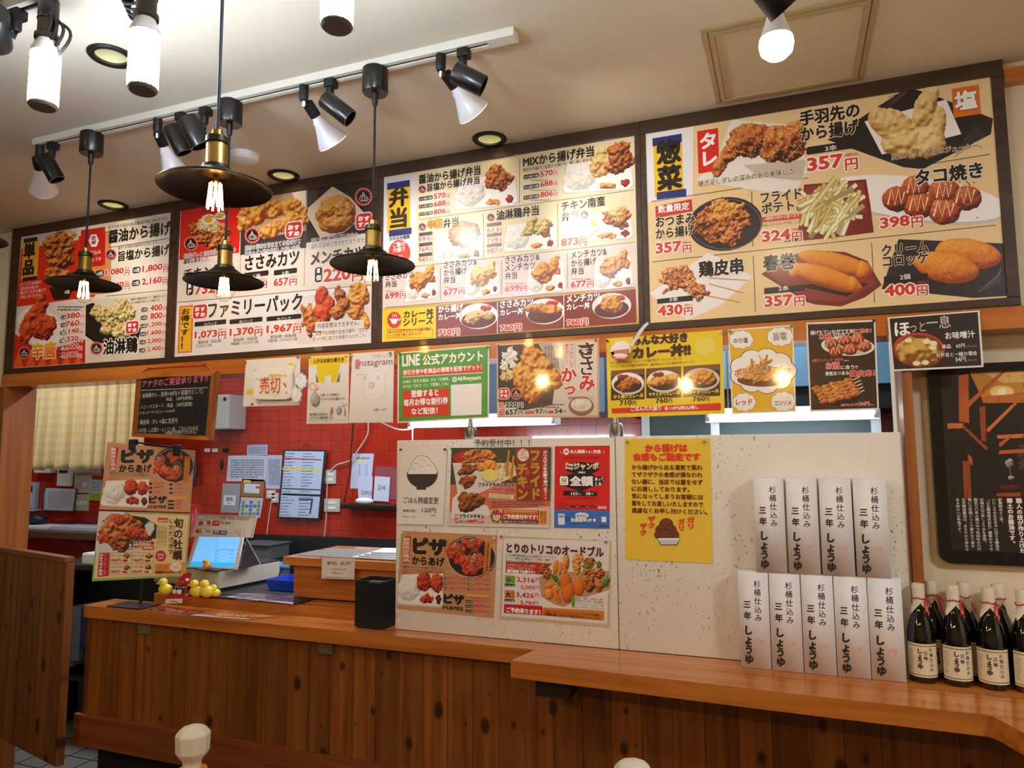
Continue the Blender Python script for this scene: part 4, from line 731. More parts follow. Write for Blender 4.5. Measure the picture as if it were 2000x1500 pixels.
s.lumps([(1030, 1064, 178, 50, 13), (1165, 1098, 46, 44, 20)], CROQ, 113, .03, fine=.4); s.lumps([(985, 1138, 180, 50, 17), (1110, 1172, 44, 40, 24), (822, 1098, 30, 40, 10)], CROQ, 114, .03, z=5, fine=.4)
s.T('春巻', 662, 1108, 165, 84, BLK, .035, (240, 214, 180), .065, 7); s.P([(665, 1192), (872, 1172), (872, 1204), (665, 1222)], BLK, 6); s.T('2本', 738, 1208, 54, 26, WHT, .01, z=8); s.yen('357', 668, 1290, 206, 74)
s.P([(1355, 940), (1620, 950), (1898, 962), (1912, 1232), (1740, 1242), (1268, 1196)], (46, 38, 40), 1.5)
for i in range(8): s.L([(1760+i*16, 1215-i*6), (1880, 1110-i*4)], 3, (104, 96, 98), 1.8)
s.lumps([(1715, 1015, 158, 72, 8)], CROQ, 115, .04, fine=1.7); s.lumps([(1600, 1086, 158, 72, 10)], CROQ, 116, .04, z=5, fine=1.7)
s.T('クリーム', 1270, 1030, 242, 72, BLK, .022, (246, 228, 200), .05, 7); s.T('コロッケ', 1275, 1086, 236, 62, BLK, .022, (246, 228, 200), .05, 7); s.P([(1280, 1132), (1505, 1114), (1505, 1148), (1280, 1164)], BLK, 6); s.T('2個', 1362, 1150, 54, 28, WHT, .01, z=8); s.yen('400', 1283, 1236, 224, 78)
board('framed menu board at the far right, side dishes with 惣菜 heading', -0.3795, 0.543, -0.3955, 0.572, s)
# ------------------------------------------------------------------ counters and partition boards
ZK = 0.845
t = thing('service_counter', (-1.66, -0.03, 0), 'long orange-brown service counter with a knotty pine plank front', 'counter')
MB().prism([(-2.632, -0.050, ZK-0.046), (-0.735, -0.072, ZK-0.046), (-0.735, 0.02, ZK-0.046), (-1.25, 0.09, ZK-0.046), (-2.632, 0.09, ZK-0.046)], (0, 0, 0.046)).build('worktop', W_ORANGE, t)
q = MB().box((-2.632, -0.034, 0.40), (0.75, 0.06, ZK-0.0465)); q.build('plank_front', W_PLANK, t)
MB().box((-2.655, -0.052, 0.315), (0.75, -0.0345, 0.432), 0.003).build('kick_board', wood('kick_wood', (104, 50, 18), (134, 68, 26), (152, 84, 34), 'X', 1, rough=0.4), t)
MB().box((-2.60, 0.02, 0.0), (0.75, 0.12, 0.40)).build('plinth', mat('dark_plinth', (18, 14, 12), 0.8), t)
M_PAD = mat('olive_pad', (112, 92, 52), 0.7)
for x0, x1, z0, z1 in ((-2.352, -2.288, 0.756, 0.804), (-1.53, -1.472, 0.756, 0.804)): MB().box((x0, -0.042, z0), (x1, -0.0345, z1), 0.002).build('pad', M_PAD, t)
t = thing('ledge_counter', (-0.1, -0.1, 0.80), 'deeper orange-brown counter ledge under the white soy sauce boxes and bottles', 'counter')
pts = [(-0.735, 0.011), (-0.735, -0.074), (-0.762, -0.205), (-0.07, -0.235), (0.385, -0.247)]
for k in range(7): a = k/6; pts.append((0.385+0.06*a, -0.247-0.115*(a*a*(3-2*a))))
pts += [(0.60, -0.43), (1.0, -0.50), (1.2, -0.50), (1.2, 0.095), (0.323, 0.095), (0.323, 0.011)]
q = MB().prism([(x, y, ZK-0.046) for x, y in pts], (0, 0, 0.046)); q.build('worktop', W_ORANGE, t)
MB().box((-0.70, -0.17, ZK-0.10), (-0.60, -0.035, ZK-0.0465), 0.003).build('bracket', mat('dark_bracket', (40, 24, 20), 0.6), t)
# white painted partition boards standing on the counter, chipped
M_CHIP = mat('chipped_white_paint', (228, 222, 210), 0.6, bump=(40, 0.15)); nt = M_CHIP.node_tree; tc = N(M_CHIP, 'ShaderNodeTexCoord'); L = nt.links.new
def flecks(m, sc, lo, hi, dist=0.8):
    mp = N(m, 'ShaderNodeMapping'); mp.inputs['Scale'].default_value = sc; mp.inputs['Rotation'].default_value = (0, 0.5, 0); L(tc.outputs['Object'], mp.inputs['Vector'])
    nz = N(m, 'ShaderNodeTexNoise'); nz.inputs['Scale'].default_value = 1; nz.inputs['Detail'].default_value = 3; nz.inputs['Distortion'].default_value = dist; L(mp.outputs[0], nz.inputs['Vector'])
    mr = N(m, 'ShaderNodeMapRange'); mr.inputs[1].default_value = lo; mr.inputs[2].default_value = hi; L(nz.outputs[0], mr.inputs[0]); return mr.outputs[0]
a = flecks(M_CHIP, (150, 40, 60), 0.64, 0.67); b2 = flecks(M_CHIP, (5, 5, 4), 0.40, 0.62, 0.2); c2 = flecks(M_CHIP, (60, 20, 220), 0.68, 0.70)
mxm = mth(M_CHIP, 'MULTIPLY', mth(M_CHIP, 'MAXIMUM', a, c2), b2)
mx = N(M_CHIP, 'ShaderNodeMix'); mx.data_type = 'RGBA'; mx.inputs[6].default_value = (*s2l((228, 222, 210)), 1); mx.inputs[7].default_value = (*s2l((84, 70, 56)), 1); L(mxm, mx.inputs[0]); L(mx.outputs[2], nt.nodes['Principled BSDF'].inputs['Base Color'])
PB = 0.012
q = MB(); q.box((-1.262, PB, ZK+0.001), (-0.5, PB+0.024, 1.478), 0.003)
for x, z in ((-0.52, 0.90), (-0.515, 1.03), (-1.25, 0.88), (-1.25, 1.05)): q.lathe([(0.003, 0), (0.003, 0.002), (0.001, 0.003)], (x, PB, z), (0, -1, 0), 10)
q.build('partition_board', [M_CHIP], loc=(-0.88, PB, ZK), label='white chipped partition board on the counter, covered with five posters', cat='partition board')
q = MB(); q.box((-0.4975, PB, ZK+0.001), (0.283, PB+0.024, 1.480), 0.003)
for x, z in ((-0.48, 1.03), (-0.30, 1.03), (-0.20, 1.0)): q.lathe([(0.003, 0), (0.003, 0.002), (0.001, 0.003)], (x, PB, z), (0, -1, 0), 10)
q.build('partition_board', [M_CHIP], loc=(-0.1, PB, ZK), label='white chipped partition board behind the stacked soy sauce boxes', cat='partition board')
for (px, py), lb in (((919, 830), 'steel support rod rising from the posters board, left one'), ((1203, 832), 'steel support rod above the seam between the two white boards')):
    p = at(px, py, 0.05); x = p[0]; t = thing('support_rod', (x, 0.05, 1.48), lb, 'rod', 'steel support rods')
    MB().cyl((x, 0.05, 1.50), (x, 0.05, 1.741), 0.007, n=16).build('rod', M_STEEL, t)
    MB().lathe([(0.020, 0), (0.021, 0.002), (0.021, 0.040), (0.018, 0.043), (0.008, 0.043), (0.007, 0.06)], (x, 0.05, 1.4795), n=28).build('collar', M_STEEL, t)

# ------------------------------------------------------------------ posters pinned along the lintel
M_PIN = {c: mat('pin_'+c, v, 0.3, coat=0.3) for c, v in dict(green=(60, 170, 110), blue=(40, 150, 190), clear=(214, 214, 206), red=(220, 50, 40), dark=(60, 44, 36)).items()}
def pin(s, root, x, y, c='clear'):
    u = s.uv([(x, y)])[0]; p = s.O+u[0]*s.U+u[1]*s.V+s.N*0.001
    MB().lathe([(0.0035, 0), (0.004, 0.002), (0.0022, 0.003), (0.002, 0.006), (0.0036, 0.007), (0.0034, 0.009), (0.001, 0.0095)], p, s.N, 12).build('pushpin', M_PIN[c], root)
YP = -0.003; BORD = (236, 234, 226)
def poster(name, s, m, lb, pins=(), cat='poster', group=None):
    o = s.build(name, m, None, lb, cat, group)
    for q in pins: pin(s, o, *q)
    return o
CA = (480, 650, 6.6667)
c = [(2, 355), (710, 308), (700, 940), (-38, 962)]; s = wallsheet(c, YP, CA); s.slab(c, 0.001, (236, 232, 222))
s.P([(540, 420), (575, 385), (620, 385), (640, 430)], (226, 214, 60), 1); s.P([(8, 800), (20, 745), (70, 725), (105, 750), (100, 800)], (232, 206, 60), 1); s.P([(60, 945), (70, 915), (100, 918), (106, 942)], (206, 50, 50), 1); s.T('OUT', 430, 885, 140, 60, (60, 60, 60), 0); s.L([(168, 930), (205, 900)], 4, (90, 90, 90)); s.L([(600, 480), (640, 450), (660, 410), (640, 500)], 4, (150, 150, 170))
poster('handwritten_poster', s, PR_LAM, 'handwritten white poster behind the round-cornered 売切 card', ((690, 325, 'blue'), (8, 385, 'red')))
s = wallsheet(c, YP-0.016, CA); q = []
for cx, cy, t0 in ((500, 520, -90), (500, 790, 0), (190, 790, 90), (190, 535, 180)):
    for k in range(7): a = math.radians(t0+k*15); q.append((cx+92*math.cos(a), cy+78*math.sin(a)+(0)))
s.slab(q, 0.010, (244, 242, 232)); s.T('売切', 178, 800, 270, 215, (226, 100, 30), .012); s.T('ご利用セール', 290, 590, 250, 52, (236, 214, 60), .02); s.T('よく', 112, 500, 50, 26, (50, 110, 100), .01); s.T('いらっしゃいませ', 112, 618, 190, 30, (40, 130, 110), .01); s.P([(488, 660), (508, 648), (536, 710), (520, 712)], (224, 60, 50), 2); s.P([(515, 795), (538, 762), (540, 790)], (200, 60, 50), 2)
s.L([(340, 790), (350, 765), (400, 760), (430, 755), (428, 800), (380, 825), (342, 810), (340, 790)], 3, (90, 120, 110), 2)
o = s.build('sold_out_card', PR_LAM, None, 'round-cornered white 売切 card with orange brush lettering', 'card')
for cx, cy, rx, ry, r, lb in ((715, 628, 84, 104, -18, 'cloud-shaped paper cutout, upper of the two beside the 売切 card'), (655, 800, 74, 118, 4, 'cloud-shaped paper cutout, lower of the two beside the 売切 card')):
    s = wallsheet(c, YP-0.009, CA); pts = [(cx+rx*(1+.07*math.cos(9*2*PI*k/72))*math.cos(2*PI*k/72), cy+ry*(1+.07*math.cos(9*2*PI*k/72))*math.sin(2*PI*k/72)) for k in range(72)]
    s.slab(pts, 0.0008, (240, 240, 238)); s.L([(cx+(p[0]-cx)*.9, cy+(p[1]-cy)*.9) for p in pts]+[(cx+(pts[0][0]-cx)*.9, cy+(pts[0][1]-cy)*.9)], 7, (140, 166, 206), 1)
    rg = random.Random(int(cx))
    for i in range(12): s.E(cx+rg.uniform(-.55, .55)*rx, cy+rg.uniform(-.6, .6)*ry, 6, 5, rg.choice([(220, 150, 150), (150, 160, 190), (210, 190, 110)]), 1, n=7)
    s.build('paper_cutout', PR_PAPER, None, lb, 'paper cutout')
c = [(825, 310), (1345, 278), (1335, 1178), (790, 1186)]; s = wallsheet(c, YP, CA); s.slab(c, 0.0012, BORD)
s.P([(838, 322), (1330, 292), (1322, 395), (836, 430)], (240, 216, 30), 1); s.P([(920, 425), (1228, 400), (1180, 640), (950, 645)], (236, 210, 24), 1.2); s.P([(836, 432), (920, 425), (915, 640), (815, 660)], (240, 238, 234), 1.1); s.P([(915, 520), (950, 645), (915, 645)], (130, 110, 80), 1.4); s.P([(1228, 500), (1222, 640), (1180, 640)], (130, 110, 80), 1.4); s.R(1028, 556, 1112, 650, (240, 238, 234), 1.6)
s.T('上手なお持ち帰り方', 880, 402, 400, 60, (80, 50, 20), .02); s.ring(872, 700, 42, 48, 6, (206, 60, 40), 3)
s.lumps([(905, 870, 66, 92, 0), (890, 800, 26, 40, 0)], [(120, 112, 104), (160, 154, 146), (186, 182, 176), (206, 202, 196), (226, 224, 220)], 7, .06, z=3); s.lumps([(930, 730, 16, 46, 38), (905, 760, 16, 30, 20)], [(150, 80, 50), (190, 110, 80), (220, 150, 120), (230, 170, 140)], 8, .04, z=3.5, fine=.2)
s.T('お渡しした状態だと', 975, 830, 250, 38, BLK, .008); s.T('サクサクのまま頂けます!!', 975, 885, 325, 36, BLK, .008)
s.lumps([(1215, 1010, 40, 60, 0)], [(120, 112, 104), (160, 154, 146), (206, 202, 196), (226, 224, 220)], 9, .1, z=3); s.lumps([(1120, 1020, 24, 60, 12), (1295, 1045, 20, 55, -8)], [(150, 80, 50), (190, 110, 80), (220, 150, 120), (230, 170, 140)], 10, .06, z=3.5, fine=.2); s.L([(1235, 970), (1322, 930)], 5, BLK, 4); s.L([(1255, 905), (1300, 1000)], 5, BLK, 4)
s.T('袋を閉じたままだと', 832, 1082, 240, 36, BLK, .008); s.T('ムレてしまい食感が悪くなる…', 832, 1125, 330, 36, BLK, .008); s.L([(808, 1145), (1325, 1132)], 2, (120, 120, 120))
poster('carry_bag_poster', s, PR_LAM, 'poster with a yellow shopping bag, headed 上手なお持ち帰り方', ((840, 322, 'green'), (1310, 300, 'clear')))
c = [(1385, 270), (1930, 234), (1915, 1168), (1340, 1172)]; s = wallsheet(c, YP-0.0015, CA); s.slab(c, 0.0012, (240, 238, 236))
s.T('I', 1432, 470, 44, 120, (214, 130, 150), .03); s.T('nstagram', 1482, 462, 430, 96, (150, 96, 120), .0); s.T('フォローしてね', 1640, 330, 270, 60, (150, 150, 156), 0); s.T('みんなもフォロー', 1450, 560, 140, 40, (150, 150, 150), 0)
s.RR(1540, 500, 1810, 880, (224, 220, 222), 1, .35); s.RR(1545, 506, 1804, 872, (242, 240, 240), 1.2, .35)
for a, b in ((1550, 590), (1724, 582)): s.ring(a, b, 20, 22, 5, (170, 120, 150), 2)
s.RR(1608, 650, 1668, 720, (190, 130, 160), 2, .3); s.RR(1614, 658, 1661, 712, (242, 240, 240), 2.4, .3); s.ring(1638, 686, 16, 18, 4, (190, 130, 160), 3); s.T('お願いします!', 1670, 1020, 170, 60, (60, 60, 60), 0)
poster('handwritten_poster', s, PR_LAM, 'white hand-lettered Instagram poster left of the green poster', ((1890, 262, 'green'), (1390, 300, 'clear')))
CB = (760, 640, 3.7037)
c = [(62, 180), (725, 125), (722, 655), (60, 690)]; s = wallsheet(c, YP, CB); s.slab(c, 0.0012, BORD); s.P([(72, 188), (714, 135), (712, 645), (70, 678)], (84, 160, 62), 1)
s.T('LINE', 96, 282, 128, 82, WHT, .03); s.T('公式アカウント', 244, 276, 438, 94, WHT, .03); s.P([(98, 306), (680, 266), (680, 318), (98, 354)], (222, 66, 30), 2); s.T('割引き券や新商品の情報を配信でゲット！', 104, 345, 568, 46, WHT, .02)
s.L([(96, 357), (682, 325)], 4, WHT, 2); s.T('LINEの「友だち追加」から「ID検索」', 100, 405, 336, 38, WHT, .012); s.T('または「QRコード」で登録してね♪', 102, 440, 330, 38, WHT, .012); s.T('@469myaam', 456, 398, 210, 42, WHT, .02)
s.P([(100, 456), (434, 440), (434, 632), (100, 650)], (216, 56, 26), 2); s.T('登録すると', 160, 505, 200, 54, WHT, .03); s.T('毎月お得な割引券', 106, 570, 322, 58, WHT, .03); s.T('など配信！', 162, 632, 190, 50, WHT, .03); s.P([(448, 414), (670, 402), (668, 628), (448, 638)], (246, 246, 244), 2)
poster('green_poster', s, PR_LAM, 'green LINE公式アカウント poster with a red box and a white square', ((78, 186, 'green'), (716, 142, 'green')))
c = [(778, 115), (1520, 78), (1520, 650), (780, 652)]; s = wallsheet(c, YP, CB); s.slab(c, 0.0012, (216, 168, 132)); s.P([(784, 125), (1504, 96), (1506, 634), (786, 640)], (222, 212, 202), 1)
s.P([(786, 130), (1120, 112), (1210, 330), (1180, 560), (960, 600), (790, 540)], (58, 50, 48), 1.3); s.P([(1080, 115), (1180, 112), (1250, 340), (1190, 330)], (190, 180, 172), 1.4)
s.food(795, 130, 950, 330, RICE, 8, 130, .6, .4, z=2); s.food(785, 270, 930, 410, [(150, 120, 60), (190, 160, 90), (216, 196, 130), (234, 222, 170), (246, 240, 210)], 8, 131, .5, .4, z=2.5)
s.lumps([(1030, 260, 75, 120, 8), (1000, 360, 90, 120, -10), (1100, 330, 90, 130, 0), (1180, 370, 75, 70, 30), (1040, 470, 70, 75, 10)], GOLD, 132, .32, z=3.5)
for a in (128, ): s.VT('粗目のパン粉を使用し', 1212, a, 18, 180, (60, 50, 46), 0); s.VT('サクサクと軽い食感。', 1190, a+2, 18, 180, (60, 50, 46), 0); s.VT('素材の旨味を引き立て', 1168, a+4, 18, 180, (60, 50, 46), 0); s.VT('控える味付けが美味', 1146, a+6, 18, 170, (60, 50, 46), 0); s.VT('職人の味です', 1124, a+8, 18, 110, (60, 50, 46), 0)
s.L([(1262, 118), (1262, 300)], 2, (190, 80, 70)); s.L([(1345, 112), (1345, 290)], 2, (190, 80, 70)); s.VT('サクサクして', 1304, 112, 32, 178, (190, 60, 50), .005); s.VT('柔らかい!!', 1270, 118, 32, 140, (190, 60, 50), .005)
s.VT('ささみ', 1375, 112, 110, 355, (60, 28, 22), .02, WHT, .05, fill=1.15); s.T('さ', 1368, 200, 115, 90, (60, 28, 22), .02); s.T('み', 1376, 458, 112, 110, (200, 36, 30), .03, WHT, .06, z=8); s.T('か', 1246, 392, 110, 100, (200, 36, 30), .03, WHT, .06); s.T('つ', 1268, 485, 80, 60, (200, 36, 30), .03, WHT, .06)
s.T('自家製タルタルソース', 1300, 520, 178, 40, (190, 70, 50), .01); s.E(1390, 568, 92, 70, (140, 112, 92), 3); s.E(1390, 556, 76, 50, (232, 222, 204), 3.4); s.lumps([(1380, 556, 55, 36)], RICE, 133, .3, z=4)
s.seal(832, 478, 42); s.badge(920, 478, 42); s.P([(798, 538), (834, 536), (834, 578), (798, 580)], (214, 70, 40), 3); s.P([(798, 590), (834, 588), (834, 632), (798, 634)], (214, 70, 40), 3); s.T('単品', 802, 556, 28, 16, WHT, 0); s.T('1個', 804, 576, 26, 16, WHT, 0); s.T('単品', 802, 608, 28, 16, WHT, 0); s.T('3個', 804, 628, 26, 16, WHT, 0)
s.yen('220', 842, 580, 128, 52, BLK, tax=False); s.yen('657', 842, 632, 128, 48, BLK, tax=False); s.P([(985, 604), (1048, 602), (1048, 622), (985, 624)], (206, 60, 40), 3); s.T('レギュラー', 988, 620, 56, 14, WHT, 0); s.yen('97', 1058, 624, 84, 38, BLK, tax=False); s.P([(1152, 602), (1190, 600), (1190, 618), (1152, 620)], (206, 60, 40), 3); s.yen('54', 1198, 620, 82, 34, BLK, tax=False); s.micro(985, 548, 1265, 585, 2, (90, 80, 74), 4, 2)
poster('cutlet_poster', s, PR_LAM, 'ささみかつ poster with golden chicken cutlets, between green and yellow posters', ((786, 122, 'clear'), (1496, 92, 'red')))
CC = (1160, 600, 3.4483)
c = [(82, 212), (865, 153), (882, 718), (95, 745)]; s = wallsheet(c, YP, CC); s.slab(c, 0.0012, (238, 208, 40))
s.T('みんな大好き', 258, 262, 375, 66, (66, 22, 14), .05); s.T('カレー丼!!', 262, 352, 392, 84, (66, 22, 14), .055); s.T('みんな大好きなカレーとトリコの揚げ物がドッキングしました!', 112, 385, 480, 40, (60, 44, 20), .0); s.T('マイルドな辛さが食欲を刺激する、揚げ物によく合う濃厚中辛カレーです!', 112, 412, 575, 46, (60, 44, 20), .0)
s.E(748, 262, 70, 62, (236, 216, 90), 1)
for i, (x0, x1, y0, y1, nm, pr) in enumerate(((115, 342, 420, 628, 'から揚げカレー丼', '710'), (352, 588, 405, 615, 'ササミかつカレー丼', '760'), (602, 850, 390, 605, 'メンチかつカレー丼', '760'))):
    s.P([(x0, y0+8), (x1, y0-8), (x1, y1-8), (x0, y1)], (52, 36, 30), 1.5); s.P([(x0, y0+8), (x1, y0-8), (x1, y0+30), (x0, y0+50)], (120, 78, 54), 1.6); cx, cy = (x0+x1)/2, y0+95; w = (x1-x0)/2
    s.E(cx, cy, w*.98, 76, (214, 208, 206), 2); s.E(cx, cy-6, w*.93, 66, (246, 244, 242), 2.2); s.E(cx, cy+10, w*.84, 50, (46, 26, 20), 2.4); s.lumps([(cx-w*.4, cy-42, 28, 22), (cx-w*.15, cy-48, 24, 18)] if i < 2 else [(cx+w*.05, cy-56, 34, 14)], [(80, 4, 10), (140, 14, 22), (180, 40, 44), (210, 90, 90)], 140+i, .2, z=3)
    s.lumps(([(cx-20, cy+18, 52, 40, -20), (cx+30, cy-20, 52, 26, 12)], [(cx-10, cy-4, w*.86, 34, -14), (cx+40, cy-26, 60, 26, -16)], [(cx+8, cy-10, 78, 52)])[i], GOLD if i else KARA, 143+i, .25, z=4)
    s.T(nm, x0+18, y1-10-i*3, x1-x0-25, 36, (246, 216, 70), .02, (60, 30, 14), .05); s.yen(pr, x0+(58 if i == 0 else 64), y1+35-i*3, 112, 44, (60, 30, 14), (238, 208, 40), tax=False, yw=24)
s.P([(120, 682), (848, 645), (855, 652), (855, 690), (848, 695), (122, 716)], (216, 40, 26), 2); s.T('ごはんの大盛り', 250, 702, 205, 38, WHT, .02); s.T('各110円(税込)増し', 476, 698, 230, 42, WHT, .02)
poster('curry_poster', s, PR_LAM, 'yellow みんな大好きカレー丼 poster with three curry bowls', ((92, 228, 'dark'), (846, 172, 'clear')))
c2_ = [(105, 340), (112, 270), (140, 210), (215, 215), (262, 245), (320, 175), (345, 105), (368, 100), (366, 118), (335, 180), (282, 262), (240, 340), (180, 362)]; s = wallsheet([(82, 160), (380, 140), (380, 360), (82, 360)], YP-0.022, CC)
s.slab([(112, 300), (240, 300), (236, 335), (205, 358), (160, 362), (122, 340)], 0.0014, (206, 40, 34)); s.slab([(108, 300), (122, 262), (145, 235), (200, 225), (245, 250), (250, 290), (236, 330), (180, 335), (130, 325)], 0.0012, (240, 232, 228)); s.P([(130, 292), (240, 280), (236, 312), (140, 318)], (196, 130, 84), 2); s.E(180, 325, 52, 14, (226, 222, 222), 2.2)
s.slab([(238, 262), (262, 226), (300, 160), (340, 112), (366, 98), (368, 116), (345, 138), (308, 190), (262, 262), (246, 272)], 0.0010, (214, 216, 218)); s.T('Love Curry', 140, 352, 80, 22, WHT, .01)
s.build('curry_spoon_cutout', PR_LAM, None, 'cutout of a curry bowl with a long silver spoon above the yellow curry poster', 'paper cutout')
c = [(902, 150), (1342, 118), (1362, 705), (930, 720)]; s = wallsheet(c, YP, CC); s.slab(c, 0.0012, BORD); s.P([(912, 158), (1332, 128), (1350, 695), (938, 710)], (232, 182, 38), 1)
def cloud(cx, cy, rx, ry, z=2, col=(246, 244, 240)):
    for k in range(9): a = 2*PI*k/9; s.E(cx+rx*.72*math.cos(a), cy+ry*.66*math.sin(a), rx*.36, ry*.46, (70, 56, 40), z, n=14)
    for k in range(9): a = 2*PI*k/9; s.E(cx+rx*.70*math.cos(a), cy+ry*.64*math.sin(a), rx*.35, ry*.45, col, z+.3, n=14)
    s.E(cx, cy, rx*.85, ry*.8, col, z+.5)
cloud(1138, 430, 215, 140); cloud(992, 218, 78, 58); cloud(1255, 198, 86, 60); cloud(1012, 640, 76, 58); cloud(1275, 635, 80, 62)
s.T('のり塩', 940, 245, 98, 38, (70, 60, 50), .01); s.T('旨塩', 1210, 225, 90, 54, (130, 120, 110), .01); s.T('レッド', 958, 662, 110, 44, (190, 70, 90), .02); s.T('コンソメ', 1218, 662, 112, 44, (180, 60, 90), .02)
s.E(1130, 490, 165, 46, (110, 60, 36), 3.5); s.fries(985, 350, 1275, 510, 70, 12, cols=((236, 170, 70), (220, 140, 46), (246, 200, 110), (206, 120, 40)), z=4, ln=.4, ang=(-50, 20))
s.T('ポテト', 948, 470, 150, 62, (216, 96, 30), .03, (255, 246, 220), .06, 7.5); s.T('の味を', 1098, 432, 100, 40, (90, 50, 30), .02, (255, 246, 220), .05, 7.5); s.T('選べるよ!!', 1160, 450, 165, 44, (216, 96, 30), .03, (255, 246, 220), .06, 7.5)
poster('potato_poster', s, PR_LAM, 'yellow poster of fried potatoes in a big cloud, headed のり塩', ((915, 162, 'blue'), (1332, 128, 'blue')))
c = [(1428, 105), (1895, 85), (1920, 690), (1455, 705)]; s = wallsheet(c, YP, CC); s.slab(c, 0.0012, BORD); s.P([(1440, 116), (1884, 98), (1908, 678), (1464, 692)], (52, 30, 24), 1)
for i in range(14): s.L([(1442+i*2, 130+i*40), (1884+i*1.5, 110+i*40)], 3, (62, 38, 30), 1.1)
s.T('揚げたていかがですか！', 1458, 188, 300, 48, WHT, .015); s.T('本格', 1516, 222, 88, 42, (226, 70, 50), .03, WHT, .05); s.T('のおやつ', 1612, 202, 110, 30, WHT, .015); s.T('たこ焼き！', 1728, 178, 140, 44, (226, 80, 60), .025, WHT, .05)
s.E(1710, 268, 180, 72, (40, 34, 30), 1.5, 3); s.E(1710, 262, 180, 66, (240, 236, 230), 1.7, 3); s.E(1710, 266, 162, 54, (206, 200, 190), 1.8, 3); s.lumps([(1600, 245, 44, 38), (1685, 225, 44, 38), (1775, 215, 46, 40), (1630, 300, 48, 42), (1725, 285, 48, 40), (1820, 262, 50, 38)], BALL, 150, .08, z=3, fine=.5)
for cx, cy in ((1600, 238), (1685, 218), (1775, 208), (1630, 292), (1725, 278), (1820, 254)): s.L([(cx-34, cy+22), (cx-20, cy-24), (cx-4, cy+24), (cx+12, cy-26), (cx+26, cy+20)], 5, (250, 244, 224), 5)
s.T('6個で1パック 398円', 1468, 372, 210, 32, (232, 110, 90), .015); s.T('(税込)', 1684, 366, 32, 12, WHT, 0); s.T('お酒', 1562, 420, 92, 48, (226, 90, 80), .03, WHT, .05); s.T('に合う!!', 1662, 420, 114, 38, WHT, .015); s.T('鉄板おつまみ', 1560, 462, 160, 34, WHT, .015); s.T('鶏皮串！', 1724, 470, 170, 44, (216, 70, 60), .03, WHT, .05)
s.E(1640, 590, 175, 86, (22, 18, 18), 2); s.ring(1640, 590, 170, 82, 4, (90, 84, 84), 2.2)
for i in range(5): s.L([(1720+i*10, 500+i*22), (1790+i*8, 470+i*22)], 7, (232, 216, 180), 3); s.lumps([(1500+k*52+i*14, 552-k*13+i*22+(4 if k % 2 else -4), 34, 22, -14) for k in range(5)], KARA, 160+i, .2, z=3.2+i*.3)
s.T('3本で1パック', 1664, 668, 110, 26, (226, 80, 60), .02, WHT, .04); s.T('430円', 1776, 666, 80, 28, (226, 80, 60), .02, WHT, .04); s.T('(税込)', 1860, 662, 26, 10, WHT, 0)
poster('takoyaki_poster', s, PR_LAM, 'dark brown poster of たこ焼き balls and skewers in a white border', ((1440, 112, 'clear'), (1884, 92, 'dark')))
CD = (1640, 560, 2.5)
c = [(233, 150), (683, 115), (703, 392), (258, 413)]; s = wallsheet(c, YP-0.004, CD); s.slab(c, 0.0012, BORD); s.P([(243, 156), (674, 123), (692, 384), (266, 404)], (44, 32, 28), 1)
s.T('ほ', 270, 242, 75, 66, WHT, .02); s.T('っと', 345, 222, 75, 46, (226, 216, 200), .005); s.T('一息', 425, 208, 118, 62, (226, 216, 200), .005)
s.E(386, 310, 126, 84, (150, 36, 26), 2, 4); s.E(388, 300, 124, 76, (196, 60, 36), 2.2, 4); s.E(390, 308, 112, 72, (96, 56, 24), 2.4, 4); s.lumps([(388, 318, 108, 66, 4), (340, 310, 60, 50), (440, 320, 50, 50)], [(120, 80, 24), (170, 120, 40), (206, 160, 70), (224, 186, 100), (240, 214, 150)], 170, .25, z=3)
for x, y in ((336, 262), (424, 268), (458, 276), (454, 298), (374, 374), (418, 370)): s.E(x, y, 18, 12, (244, 232, 196), 5)
s.T('お味噌汁', 516, 258, 146, 42, WHT, .015); s.T('単品　65円', 500, 304, 112, 28, WHT, .01); s.T('(税込み)', 620, 298, 48, 14, (220, 150, 110), 0); s.T('お弁当と一緒の場合', 472, 346, 200, 32, WHT, .01); s.T('54円', 566, 368, 50, 24, WHT, .01); s.T('(税込み)', 622, 366, 48, 14, (220, 150, 110), 0)
poster('soup_poster', s, PR_LAM, 'dark poster of a miso soup bowl, headed ほっと一息, at the post', ())

# ------------------------------------------------------------------ posters on the white boards
YB = PB-0.0016; CP = (740, 840, 3.75)
c = [(155, 140), (500, 138), (470, 697), (135, 688)]; s = wallsheet(c, YB-0.002, CP); s.slab(c, 0.0012, (232, 228, 220))
dome = [(210, 310), (225, 280), (255, 220), (285, 190), (320, 186), (360, 200), (400, 250), (425, 290), (430, 312)]; s.P(dome+[(320, 350)], (236, 234, 228), 1); s.L(dome, 3, (70, 64, 60), 2)
for cx, cy in ((320, 218), (275, 245), (310, 270), (365, 262), (250, 285), (290, 310), (345, 300), (375, 310)): s.L([(cx-20, cy+8), (cx-8, cy-6), (cx+10, cy-4), (cx+20, cy+8)], 2.5, (130, 124, 118), 2)
s.P([(205, 310)]+[(318+114*math.cos(math.radians(180-a))*1, 320+105*math.sin(math.radians(a))) for a in range(4, 180, 8)]+[(432, 310)], (60, 52, 46), 1.5); s.E(318, 322, 108, 28, (236, 234, 228), 2.2, a0=180, a1=360); s.R(276, 418, 345, 438, (60, 52, 46), 1.5)
s.T('ごはん特盛変更', 182, 536, 256, 50, (60, 54, 50), .006); s.T('普通の2倍！', 178, 600, 92, 22, (70, 64, 60), .004); s.T('120円', 316, 604, 102, 36, (60, 54, 50), .004); s.T('(税別)', 382, 634, 36, 16, (70, 64, 60), 0); s.T('大盛無料サービス対象外', 174, 638, 96, 10, (90, 84, 80), 0)
